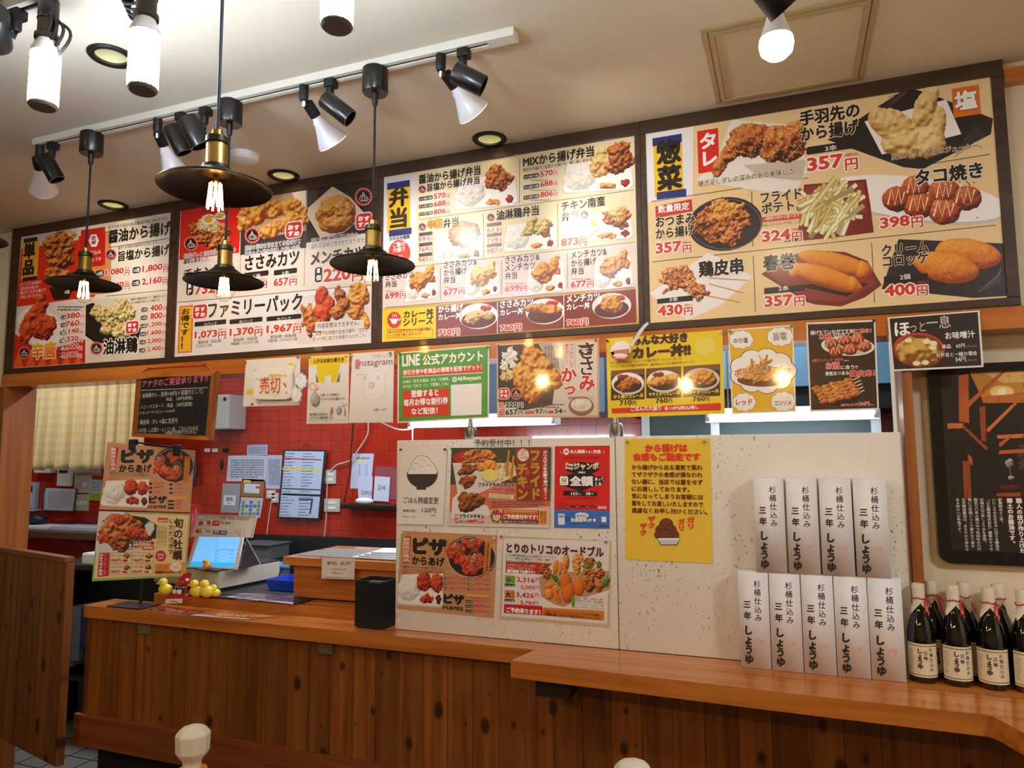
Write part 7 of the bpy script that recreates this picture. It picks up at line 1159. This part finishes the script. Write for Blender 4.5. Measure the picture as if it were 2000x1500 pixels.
s = Sheet((-1.9, .2, .8872), (1, 0, 0), (0, 1, 0)); c = [(440, 1166), (473, 1158), (574, 1163), (573, 1180)]; s.slab(c, .0004, (150, 110, 130)); s.dz = .00025; s.P([(440, 1166), (450, 1164), (573, 1177), (573, 1180)], (206, 204, 206), 1); s.L([(470, 1168), (540, 1163)], 1, (226, 206, 200), 2); s.L([(500, 1173), (574, 1165)], 1, (226, 206, 170), 2); s.micro(460, 1161, 560, 1174, 5, (110, 50, 90), 2, 6); s.build('flyer', PR_LAM, None, 'purple printed sheet lying in front of the blue coin tray', 'flyer')
x, y = atz(514, 1155, .8868)[:2]; x += .01; y = .30; q = MB()
def ringbox(q, x0, x1, y0, y1, z0, z1, fl, w):
    q.box((x0+fl, y0+fl, z0), (x1-fl, y1-fl, z0+w)); a = [(x0+fl, y0+fl), (x1-fl, y0+fl), (x1-fl, y1-fl), (x0+fl, y1-fl)]; b = [(x0, y0), (x1, y0), (x1, y1), (x0, y1)]; ia = [(x0+fl+w, y0+fl+w), (x1-fl-w, y0+fl+w), (x1-fl-w, y1-fl-w), (x0+fl+w, y1-fl-w)]; ib = [(x0+w, y0+w), (x1-w, y0+w), (x1-w, y1-w), (x0+w, y1-w)]
    v = [(*p, z0+w) for p in a]+[(*p, z1) for p in b]+[(*p, z0+w) for p in ia]+[(*p, z1) for p in ib]
    q.mesh(v, [[i, (i+1) % 4, 4+(i+1) % 4, 4+i] for i in range(4)]+[[8+i, 12+i, 12+(i+1) % 4, 8+(i+1) % 4] for i in range(4)]+[[4+i, 4+(i+1) % 4, 12+(i+1) % 4, 12+i] for i in range(4)]); return q
M_BLUE = mat('blue_plastic', (36, 78, 206), .4)
ringbox(q, -2.02, -1.83, .27, .42, .8866, .928, .012, .003).build('coin_tray', M_BLUE, label='bright blue coin tray between the cash drawer and the shelf box', cat='tray')
t = thing('card_reader', (-2.03, .55, .8868), 'black card reader behind the blue coin tray', 'card reader'); MB().box((-2.08, .5, .8868), (-1.98, .58, .955), .006).build('body', M_BLKPL, t); MB().tube([(-2.083, .52, .93), (-2.11, .5, .935), (-2.125, .49, .91), (-2.115, .48, .8895)], .003, 6).build('lead', M_BLKPL, t)
# poster stand and its two clipped posters
st = at(262, 1180, .005); th = math.radians(22); U = np.array([math.cos(th), math.sin(th), 0]); t = thing('poster_stand', (st[0], st[1], ZK), 'black table stand with two clips holding the pizza and oyster posters', 'stand')
q = MB().box((st[0]-.088, st[1]-.05, ZK+.0005), (st[0]+.088, st[1]+.05, ZK+.006), .002); q.build('base', M_BLACK, t); zc2 = at(300, 868, .03)[2]
MB().cyl((st[0], st[1]+.03, ZK+.006), (st[0], st[1]+.03, zc2), .006, n=12).build('pole', M_BLACK, t); O = np.array([st[0]+.04, st[1]+.005, 1.2])
S0 = Sheet(O+np.array([.0, .012, 0]), U, (0, 0, 1))
def onS(x, y): u = S0.uv([(x, y)])[0]; return S0.O+u[0]*S0.U+u[1]*S0.V
MB().tube([tuple(onS(258, 863)), tuple(onS(356, 876))], .004, 8).build('crossbar', M_BLACK, t)
for x, y in ((263, 864), (349, 875)): p = onS(x, y); MB().box(p+np.array([-.012, -.022, -.03]), p+np.array([.012, .012, .012]), .004, Matrix.Rotation(th, 3, 'Z')).build('clip', M_BLKPL, t)
CE = (160, 860, 4.1667); CR = (0, 690, 4.0)
s = Sheet(O, U, (0, 0, 1), CE); c = [(208, 14), (922, 84), (880, 585), (140, 562)]; s.slab(c, .0012, (206, 150, 112)); s.crop = CE
s.P([(258, 52), (298, 60), (268, 250), (225, 244)], (190, 36, 34), 2); s.VT('期間限定商品', 240, 58, 42, 185, (255, 236, 220), .015); s.T('ピザ', 318, 190, 270, 120, BLK, .06, (226, 180, 140), .08); s.T('からあげ', 302, 262, 265, 66, BLK, .045, (226, 180, 140), .07)
for i, q in enumerate(('酸味のあるトマトソースと濃厚チーズ', 'パーティーシーズンにぴったりの美味しさ', '誕生しました。')): s.T(q, 228-i*4, 276+i*20, (320, 325, 84)[i], 20, (60, 36, 20), 0)
s.E(750, 200, 165, 140, (34, 26, 24), 2, 12); s.ring(750, 205, 162, 138, 4, (206, 200, 196), 2.3); s.food(570, 100, 700, 330, FIRE, 6, 310, .25, .5, z=3.5, step=2); s.food(670, 80, 830, 200, FIRE, 6, 311, .3, .5, z=3.7, step=2); s.food(640, 180, 840, 350, FIRE, 7, 312, .22, .5, z=4, step=2)
for cx, cy, rx, ry in ((640, 155, 40, 40), (760, 110, 42, 24), (775, 235, 42, 60)): s.ring(cx, cy, rx, ry, 8, (110, 116, 50), 6); s.lumps([(cx, cy, rx*.7, ry*.65)], [(150, 40, 40), (200, 80, 70), (230, 150, 130), (250, 220, 210)], cx, .4, z=6.2)
s.P([(838, 130), (884, 136), (870, 345), (822, 340)], (216, 130, 50), 6.5); s.VT('ピリ辛の旨さ', 828, 140, 24, 190, (130, 50, 20), .005, z=7); s.VT('チーズの味わい', 852, 142, 22, 190, (130, 50, 20), .005, z=7)
s.P([(200, 330), (545, 318), (540, 540), (515, 548), (165, 530), (152, 505)], (246, 242, 236), 2.3); s.lumps([(270, 420, 90, 75), (255, 470, 70, 50)], RICE, 313, .12, z=3, fine=1.6); s.lumps([(400, 385, 55, 65), (495, 390, 48, 60)], FIRE, 314, .2, z=4); s.lumps([(412, 492, 50, 34)], FIRE, 315, .3, z=4); s.lumps([(508, 498, 26, 32)], [(50, 4, 10), (90, 8, 18), (130, 20, 34), (170, 60, 70)], 316, .3, z=4)
for i, (a, b) in enumerate((('420円', '1,680円'), ('840円', '2,100円'), ('1,260円', '2,520円'))): y = 362+i*34; s.T(a, 588 if i < 2 else 574, y, 76, 28, (206, 40, 36), .03, (240, 210, 190), .06); s.T(b, 748, y+6, 70, 28, (206, 40, 36), .03, (240, 210, 190), .06); s.RR(548, y-18, 572, y, BLK, 3); s.RR(712, y-10, 738, y+6, BLK, 3)
s.T('ピザ', 545, 515, 146, 62, BLK, .06, (226, 180, 140), .08); s.T('からあげ弁当', 532, 556, 150, 32, BLK, .035, (226, 180, 140), .06); s.P([(705, 455), (855, 458), (853, 476), (703, 474)], (236, 170, 70), 4)
for i, a in enumerate(('630円', '840円', '1,050円')): y = 504+i*28; s.RR(700, y-16, 750, y-2, BLK, 4); s.T(a, 756, y, 58, 24, (206, 40, 36), .03, (240, 210, 190), .06)
s.build('pizza_chicken_poster', PR_LAM, None, 'brown ピザからあげ poster clipped at the top of the black stand', 'poster')
s = Sheet(O+np.array([0, -.004, 0]), U, (0, 0, 1), CE); c = [(138, 575), (882, 598), (845, 1105), (80, 1148)]; s.slab(c, .0012, (164, 186, 116)); s.P([(150, 590), (868, 612), (832, 1088), (96, 1128)], (236, 212, 150), .8)
s.P([(140, 578), (330, 582), (480, 700), (420, 900), (130, 940), (108, 900)], (226, 222, 218), 1.2); s.P([(340, 600), (520, 630), (610, 690), (600, 800), (540, 800), (420, 680)], (34, 28, 28), 1.4); s.lumps([(270, 650, 80, 60, -20), (360, 700, 120, 90, 10), (230, 740, 90, 90, 20), (330, 800, 110, 95, -10), (480, 770, 100, 55, 10)], KARA, 320, .3, z=3, step=2); s.lumps([(300, 650, 60, 40), (440, 760, 100, 50, 8), (170, 790, 50, 50)], FIRE, 321, .3, z=3.2, step=2)
s.P([(510, 690), (545, 655), (590, 668), (596, 720), (560, 780), (530, 760)], (214, 218, 214), 5); s.L([(515, 690), (545, 660), (588, 672), (592, 720), (560, 776)], 5, (60, 80, 80), 5.4)
s.VT('旬の牡蠣', 752, 632, 78, 345, (70, 32, 20), .025); s.VT('いただきます。', 706, 634, 62, 350, (90, 46, 26), .01); s.P([(618, 628), (700, 632), (698, 668), (616, 665)], (200, 70, 60), 3); s.T('期間限定商品', 624, 660, 70, 18, WHT, .01)
for i in range(5): s.VT('旬の牡蠣を贅沢に使った', 612+i*17, 690+i*4, 14, 190-i*10, (80, 50, 30), 0)
s.RR(382, 838, 412, 890, BLK, 5, .2); s.VT('単品', 384, 842, 26, 44, WHT, .02, z=7); s.T('カキフライ', 416, 848, 140, 30, (60, 30, 20), .04, WHT, .08, 7.5); s.T('480円', 416, 880, 72, 28, (206, 40, 36), .04, WHT, .07, 7.5); s.RR(494, 858, 588, 892, (206, 50, 50), 5, .2); s.T('季節限定', 502, 884, 78, 20, WHT, .02, z=7); s.E(574, 836, 16, 16, (200, 40, 50), 6); s.E(642, 942, 45, 46, (206, 44, 40), 3); s.T('お早めに', 612, 940, 60, 20, WHT, .02); s.T('どうぞ', 618, 968, 46, 20, WHT, .02)
s.P([(142, 915), (228, 915), (218, 1104), (126, 1110)], (196, 40, 40), 2); s.VT('カキフライ弁当', 142, 922, 36, 178, WHT, .03); s.VT('ジューシーな味', 182, 924, 22, 170, (250, 206, 190), .0)
for i in range(2):
    for j in range(2):
        x = 232+i*180-j*6; y = 915+j*92; s.P([(x, y), (x+172, y-2), (x+168, y+82), (x-4, y+84)], (240, 220, 176), 2.5); s.frame(x, y, x+170, y+82, 2, (120, 60, 40), 2.8); s.T(('カキフライ弁当', 'カキフライMIX', 'カキから弁当', 'カキから揚げ')[i+2*j], x+6, y+32, 92, 18, (70, 40, 26), .01); s.lumps([(x+136, y+26, 30, 24)], KARA, 330+i+2*j, .3, z=4, step=1.6); s.T('780円', x+4, y+74, 80, 24, (206, 50, 40), .03); s.lumps([(x+124, y+64, 24, 15)], FIRE, 340+i+2*j, .3, z=4, step=1.6)
s.P([(592, 1005), (836, 995), (832, 1084), (588, 1092)], (230, 150, 60), 2); s.E(765, 1030, 48, 40, (246, 232, 214), 3); s.lumps([(765, 1024, 30, 22)], RICE, 350, .3, z=4); s.micro(606, 1012, 700, 1060, 4, (190, 80, 30), 3, 9); s.T('自家製タルタルソース', 602, 1085, 204, 24, (80, 40, 16), .03)
s.build('oyster_poster', PR_LAM, None, 'green-edged 旬の牡蠣 oyster poster, lower of the two on the black stand', 'poster')
# chalkboard on orange strings
th = math.radians(-10); U = np.array([math.cos(th), math.sin(th), 0]); O = at(340, 792, -.035); S1 = Sheet(O, U, (0, 0, 1), CR); q4 = S1.uv([(1068, 160), (1690, 140), (1640, 680), (1028, 652)]); t = thing('chalkboard', O, 'wood-framed black chalkboard hanging on an orange string, pink heading', 'chalkboard')
def P3(u, n=0): return S1.O+u[0]*S1.U+u[1]*S1.V+n*S1.N
cx = q4.mean(0); inn = cx+(q4-cx)*np.array([.885, .88])
for i in range(4): j = (i+1) % 4; MB().prism([P3(q4[i]), P3(q4[j]), P3(inn[j]), P3(inn[i])], tuple(-S1.N*.018)).build('frame_rail', W_ORANGE if i % 2 == 0 else W_ORANGE_Z, t)
s = Sheet(O-S1.N*.005, U, (0, 0, 1), CR); s.slab([(1095, 196), (1640, 178), (1600, 648), (1058, 628)], .004, (22, 24, 24)); s.dz = .0002; CH = (226, 226, 220)
s.T('アナタのご要望承ります!!', 1112, 270, 510, 58, (236, 120, 150), .008); s.L([(1105, 290), (1625, 268)], 4, CH, 2)
for q, x, y, w, h in (('・油淋鶏タレ - 別添+30円(＋容器代として)', 1095, 358, 490, 46), ('単品　130円(税抜)', 1300, 380, 205, 34), ('・ハニーマスタード - 単品　130円(税抜)', 1085, 444, 418, 38), ('(レギュラーサイズ) ※ソースのみ可', 1092, 482, 275, 28), ('・鶏皮串 - タレ→塩に変更可', 1080, 560, 310, 40), ('・お弁当 - しば漬け・レンコン抜、ごはん少なめ可', 1072, 622, 475, 44), ('(※容器の変更はできません)', 1290, 640, 245, 30)): s.T(q, x, y, w, h, CH, .0)
s.build('board', PR_PAPER, t)
a1, a2 = P3(q4[0]+np.array([.012, -.004]), .002), P3(q4[1]+np.array([-.012, -.004]), .002); h1, h2 = at(292, 719, -.004), at(402, 712, -.004); MB().tube([tuple(a1), tuple(h1)], .0025, 6).build('string', mat('orange_string', (200, 70, 40), .7), t); MB().tube([tuple(h1), tuple(h2)], .0025, 6).build('string', mat('orange_string', (200, 70, 40), .7), t); MB().tube([tuple(h2), tuple(a2)], .0025, 6).build('string', mat('orange_string', (200, 70, 40), .7), t)
for h in (h1, h2): MB().tube([tuple(h+np.array([0, .0035, .002])), tuple(h+np.array([0, -.004, .0]))], .003, 8).build('hook', M_BRASS, t)
# white soy sauce boxes, five below and four on top
BW, BD, BH = .0795, .060, .255; YBX = -.053; M_BOX = print_mat('white_card_box', .6, .05)
s = Sheet((0, YBX, ZK+.001), (1, 0, 0), (0, 0, 1)); w = BW/2-.0006; B = (232, 230, 232); s.dz = .0001
P8 = np.array([(x, y, z) for z in (0, BH) for x, y in ((-w, 0), (w, 0), (w, BD), (-w, BD))])+s.O; s.vs.append(P8); s.face([[0, 1, 5, 4], [1, 2, 6, 5], [2, 3, 7, 6], [3, 0, 4, 7], [4, 5, 6, 7], [3, 2, 1, 0]]); s.n += 8; s.cs.append(np.tile(np.array(B)/255., (8, 1)))
def col(txt, u, v0, size, step, b):       # brushed column of letters on a box: top v0, metres
    for i, ch in enumerate(txt):
        g0, (v, f) = weight(ch, b); sk = v[:, :2]*np.array([[.92, 1.0]]); sk[:, 0] += sk[:, 1]*.06; q = (sk-np.array([[.5, .37]]))*size; s.add(np.stack([u+q[:, 0], v0-step*(i+.5)+q[:, 1], v[:, 2]], 1), f, (34, 30, 30), 3)
col('杉桶仕込み', .011, BH-.020, .0205, .0225, .012); col('三年', -.017, BH-.072, .0215, .030, .03); col('しょうゆ', -.0165, BH-.143, .0265, .0255, .04)
for u0, u1, v0, v1 in ((.002, .022, .066, .0672), (.002, .022, .078, .0792), (.002, .0032, .066, .079), (.0205, .022, .066, .079), (.0095, .021, .070, .0712), (.0095, .021, .0735, .0747), (.012, .0132, .068, .077), (.017, .0182, .068, .077), (.004, .008, .0715, .0727)): s.U4(u0, v0, u1, v1, (232, 168, 150), 2)
box0 = s.build('soy_sauce_box', M_BOX, None, 'x', 'box', 'white soy sauce boxes')
X0 = -.1455; lbl = ('leftmost of the five in the lower row', 'second from the left in the lower row', 'middle one of the five in the lower row', 'second from the right in the lower row', 'rightmost of the lower row, next to the bottles')
def bottom(i): return -.108+i*.0805
for k in range(9):
    o = box0 if k == 0 else box0.copy()
    if k: COL.objects.link(o)
    i = k if k < 5 else k-5; o.location = (bottom(i) if k < 5 else bottom(0)+.050+i*.0835, YBX, ZK+.001+(0 if k < 5 else BH+.0006)); o['label'] = 'white 三年しょうゆ soy sauce box, ' + (lbl[i] if k < 5 else ('leftmost of the four on top', 'second from the left of the four on top', 'second from the right of the four on top', 'rightmost of the four on top')[i])
# soy sauce bottles
M_SOY = mat('dark_soy_glass', (10, 6, 5), .08, coat=.6); M_WRAP = mat('crumpled_white_paper', (222, 212, 190), .7, bump=(60, .6)); M_RCORD = mat('red_cord', (196, 24, 36), .6); M_LBL = print_mat('bottle_label', .55, .1)
def bottle(x, y, lb):
    z = ZK+.0006; t = thing('soy_sauce_bottle', (x, y, z), lb, 'bottle', 'dark soy sauce bottles with red cords'); R = .0325
    MB().lathe([(R*.9, 0), (R, .004), (R, .112), (R*.97, .125), (R*.80, .150), (R*.52, .172), (.0135, .186), (.0125, .205), (.0125, .230)], (x, y, z), n=36).build('glass', M_SOY, t)
    q = MB(); n = 36; prof = [(.0140, .242), (.0150, .238), (.0145, .214), (.0142, .205), (.0150, .198)]; vs_ = []; fs_ = []
    q.lathe([(.001, .2425)]+prof, (x, y, z), n=n, cap=False); o_ = len(q.v)-n
    for k in range(n): a = 2*PI*k/n; f = abs(((k*3/n+.25) % 1)-.5)*2; hh = .198-.030*f; rr = .0152+.012*max(0, (.190-hh))/.03; q.v.append((x+rr*math.cos(a), y+rr*math.sin(a), z+hh))
    for k in range(n): q.f.append([o_+k, o_+(k+1) % n, o_+n+(k+1) % n, o_+n+k]); q.mi.append(0); q.sm.append(True)
    q.build('paper_cap', M_WRAP, t)
    hc = .206; q = MB().tube([(x+.0158*math.cos(2*PI*k/20), y+.0158*math.sin(2*PI*k/20), z+hc+.002*math.sin(k)) for k in range(21)], .0014, 6); q.build('cord_ring', M_RCORD, t)
    q = MB()
    for sx in (-1, 1): q.tube([(x+.014+sx*.001+sx*.012*math.sin(PI*k/8), y-.009-.004*math.sin(PI*k/8), z+hc+.0-.016*math.sin(2*PI*k/16)*(.6+.4*sx)) for k in range(9)], .0014, 6)
    q.tube([(x+.015, y-.010, z+hc), (x+.017, y-.016, z+hc-.018), (x+.0165, y-.023, z+hc-.036)], .0014, 6); q.tube([(x+.014, y-.010, z+hc), (x+.011, y-.017, z+hc-.020), (x+.0105, y-.0235, z+hc-.034)], .0014, 6); q.ball((x+.0165, y-.023, z+hc-.038), .0026, 8, 6); q.build('cord_bow', M_RCORD, t)
    # label wrapped on the glass
    s = Sheet((x, y-R, z+.015), (1, 0, 0), (0, 0, 1)); s.N = np.array([0, -1, 0.]); s.dz = .00014; W = .046; n = 24
    def strip(v0, v1, colr, zz, u0=-W, u1=W): us = np.linspace(u0, u1, n+1); s.add(np.concatenate([np.stack([us, np.full(n+1, v0)], 1), np.stack([us, np.full(n+1, v1)], 1)]), [[i, i+1, n+2+i, n+1+i] for i in range(n)], colr, zz)
    strip(0, .082, (224, 212, 180), 0); strip(.004, .0058, (90, 84, 40), 1); strip(.0755, .0775, (90, 84, 40), 1)
    def lc(txt, u, v0, size, step, b):
        for i, ch in enumerate(txt):
            g0, (v, f) = weight(ch, b); q = (v[:, :2]-np.array([[.5, .37]]))*size; s.add(np.stack([u+q[:, 0], v0-step*(i+.5)+q[:, 1], v[:, 2]], 1), f, (50, 40, 34), 2)
    lc('杉桶仕込み', .0165, .0735, .0105, .0118, .01); lc('三年', .0035, .0665, .0105, .013, .03); lc('しょうゆ', -.0095, .070, .0135, .0124, .04)
    rg = random.Random(4)
    for r in range(9): strip(.064-r*.006, .0652-r*.006, (120, 104, 84), 2, -.040, -.024-.008*rg.random())
    for i in range(len(s.vs)):
        p = s.vs[i]; u = (p[:, 0]-x)/R; r = R+.0003+(y-R-p[:, 1]); s.vs[i] = np.stack([x+r*np.sin(u), y-r*np.cos(u), p[:, 2]], 1)
    s.build('label', M_LBL, t); return t
fx = [at(px, 1300, -.045)[0] for px in (1806, 1874, 1944, 2012)]
first = bottle(fx[0], -.014, 'soy sauce bottle in the front row, right beside the white boxes'); bl = {1: 'soy sauce bottle in the front row, second from the white boxes', 2: 'soy sauce bottle in the front row, third from the white boxes', 3: 'soy sauce bottle in the front row, cut by the right edge'}
for k in (1, 2, 3): c = copy_tree(first); c.location = (fx[k], -.014-.003*k, ZK+.0006); c.rotation_euler.z = (0, .1, -.12, .2)[k]; c['label'] = bl[k]
for k in (0, 1, 2): c = copy_tree(first); c.location = (fx[k]+.036, .0455, ZK+.0006); c.rotation_euler.z = .4+k; c['label'] = 'soy sauce bottle in the back row, ' + ('behind the first gap from the white boxes', 'behind the second gap', 'the back one nearest the right edge')[k]
# framed picture of the brewery on the right wall
YF = .075; CF = (1820, 680, 3.0); fx0 = at(1822, 900, YF)[0]; p0 = at(1845, 1100, YF)[2]; p1 = at(1900, 710, YF)[2]
t = thing('framed_picture', (.66, .09, p0), 'black framed brewery photograph on the right wall, white lettering at its foot', 'picture')
def rrect(x0, x1, z0, z1, r, y): return [(cx+r*math.cos(math.radians(a0+k*15)), y, cz+r*math.sin(math.radians(a0+k*15))) for cx, cz, a0 in ((x1-r, z1-r, 0), (x0+r, z1-r, 90), (x0+r, z0+r, 180), (x1-r, z0+r, 270)) for k in range(7)]
x1 = fx0+.50; o_ = rrect(fx0, x1, p0, p1, .03, YF); i_ = rrect(fx0+.030, x1-.03, p0+.034, p1-.024, .004, YF); q = MB(); m = len(o_)
q.mesh(o_+i_+[(x, y+.0245, z) for x, y, z in o_]+[(x, y+.012, z) for x, y, z in i_], [[k, (k+1) % m, m+(k+1) % m, m+k] for k in range(m)]+[[k, 2*m+k, 2*m+(k+1) % m, (k+1) % m] for k in range(m)]+[[m+k, m+(k+1) % m, 3*m+(k+1) % m, 3*m+k] for k in range(m)]); q.build('frame', mat('gloss_black_frame', (8, 8, 9), .25, coat=.4), t)
s = Sheet((fx0+.25, YF+.008, (p0+p1)/2), (1, 0, 0), (0, 0, 1), CF); s.dz = .0001; s.U4(-.222, -(p1-p0)/2+.03, .222, (p1-p0)/2-.02, (26, 14, 9), 0)
TI = [(156, 70, 26), (192, 94, 38), (214, 118, 54), (226, 146, 80)]; 
s.P([(215, 130), (450, 110), (700, 90), (700, 240), (540, 260), (290, 285)], (206, 140, 50), 1); s.P([(255, 120), (520, 100), (700, 90), (700, 190), (420, 205)], (232, 184, 104), 1.1); s.E(410, 255, 70, 36, (250, 214, 120), 1.3); s.E(410, 258, 30, 24, (255, 244, 200), 1.5)
s.P([(290, 285), (540, 262), (700, 260), (700, 318), (300, 322)], (196, 108, 40), 1.6)
for a, c1 in (([(155, 160), (215, 150), (218, 440), (160, 430)], TI[1]), ([(180, 660), (222, 660), (232, 880), (190, 880)], TI[0]), ([(278, 345), (312, 340), (320, 545), (290, 545)], TI[0]), ([(215, 310), (420, 125), (450, 120), (218, 345)], TI[1]), ([(320, 475), (480, 320), (500, 325), (330, 495)], TI[2]), ([(90, 440), (185, 440), (188, 468), (92, 472)], TI[2]), ([(180, 445), (330, 585), (318, 600), (178, 465)], TI[0]), ([(380, 510), (560, 500), (560, 525), (385, 530)], TI[2]), ([(395, 600), (540, 590), (540, 612), (392, 622)], TI[1]), ([(390, 560), (470, 505), (480, 512), (400, 580)], TI[1]), ([(380, 850), (520, 845), (520, 870), (380, 868)], TI[0]), ([(210, 620), (235, 640), (240, 690), (215, 670)], TI[1])): s.P(a, c1, 2.2)
rg = random.Random(21)
for i in range(60): x, y = rg.uniform(100, 540), rg.uniform(150, 860); s.L([(x, y), (x+rg.uniform(-3, 3), y+rg.uniform(10, 60))], rg.uniform(1, 4), rg.choice([(46, 24, 12), (60, 30, 14), (20, 10, 8)]), 2.6)
s.lumps([(455, 675, 26, 26), (465, 760, 20, 14)], [(60, 60, 60), (130, 126, 120), (190, 186, 180), (240, 238, 232)], 9, .2, z=3, step=1.2); s.L([(455, 700), (462, 750)], 5, (120, 116, 110), 3); s.lumps([(560, 640, 60, 90)], [(30, 20, 14), (60, 40, 28), (90, 60, 40), (110, 80, 56)], 10, .5, z=2.5); s.lumps([(460, 820, 60, 20)], [(40, 10, 6), (90, 24, 14), (140, 50, 30)], 11, .2, z=3)
for i, q in enumerate(('職人の技が作り上げた', '郷土のお醤油です。')): s.VT(q, 490-i*54, 878, 36, (325, 280)[i], (236, 232, 224), .035)
for i, q in enumerate(('創業明治十二年。', 'いにしえの文化を今に伝える醸造元', '「小玉醸造株式会社」謹製のヤマキウ', '杉桶仕込三年しょうゆを使用。', '築百三〇年の蔵の中で秋田杉の六尺', '桶に三年間じっくり寝かせて造る', '古式醸造醤油は、まろやかで深みの', 'ある味わいが秀逸です。')): s.VT(q, 386-i*35.5, 878, 24, len(q)*19.3, (226, 222, 214), .012)
s.build('photograph', PR_LAM, t)
# foreground: two pump-topped seasoning bottles on a table just below the view
M_TABLE = wood('table_wood', (120, 70, 34), (150, 92, 48), (170, 110, 60), 'X', 1, rough=.4)
t = thing('dining_table', (-.6, -1.0, 0), 'wooden dining table just below the view', 'table'); MB().box((-1.35, -1.45, .715), (.05, -1.0, .745), .004).build('tabletop', M_TABLE, t)
for x, y in ((-1.3, -1.4), (0, -1.4), (-1.3, -1.05), (0, -1.05)): MB().box((x-.025, y-.025, 0), (x+.025, y+.025, .7145), .003).build('leg', M_TABLE, t)
M_ORB = mat('orange_plastic', (232, 150, 40), .4); M_KNOB = mat('milky_white_plastic', (214, 212, 200), .45, bump=(80, .2))
def shaker(px, py, kd, lb):
    d = _w+(px-1000)/F_PX*_r+(750-py)/F_PX*_u; p = CAM+kd*d; x, y, z = p; b = .7455; t = thing('seasoning_bottle', (x, y, b), lb, 'seasoning bottle', 'pump-topped seasoning bottles')
    MB().lathe([(.036, 0), (.038, .004), (.038, z-b-.115), (.034, z-b-.098), (.026, z-b-.086), (.026, z-b-.076)], (x, y, b), n=28).build('bottle', M_ORB, t)
    q = MB().lathe([(.016, -.074), (.0165, -.062), (.026, -.050), (.0295, -.044), (.0295, -.040), (.0305, -.016), (.0295, -.012), (.022, -.005), (.008, 0), (.001, 0)], (x, y, z), n=8, cap=False); q.sm = [False]*len(q.sm); o = q.build('knob', M_KNOB, t); md = o.modifiers.new('soft', 'BEVEL'); md.width = .003; md.segments = 3
shaker(378, 1416, 1.3, 'white knob-topped orange seasoning bottle in the foreground at the lower left'); shaker(1236, 1484, 1.1, 'white knob-topped seasoning bottle just showing at the bottom edge')
p = at(1998, 180, .06); MB().lathe([(.03, 0), (.034, .006), (.034, .10), (.03, .106)], (p[0]+.03, .0655, p[2]-.05), n=24).build('wall_fitting', M_WHITEP, label='white wall fitting cut by the right edge beside the menu board', cat='fitting')
bpy.data.objects.remove(_fo)
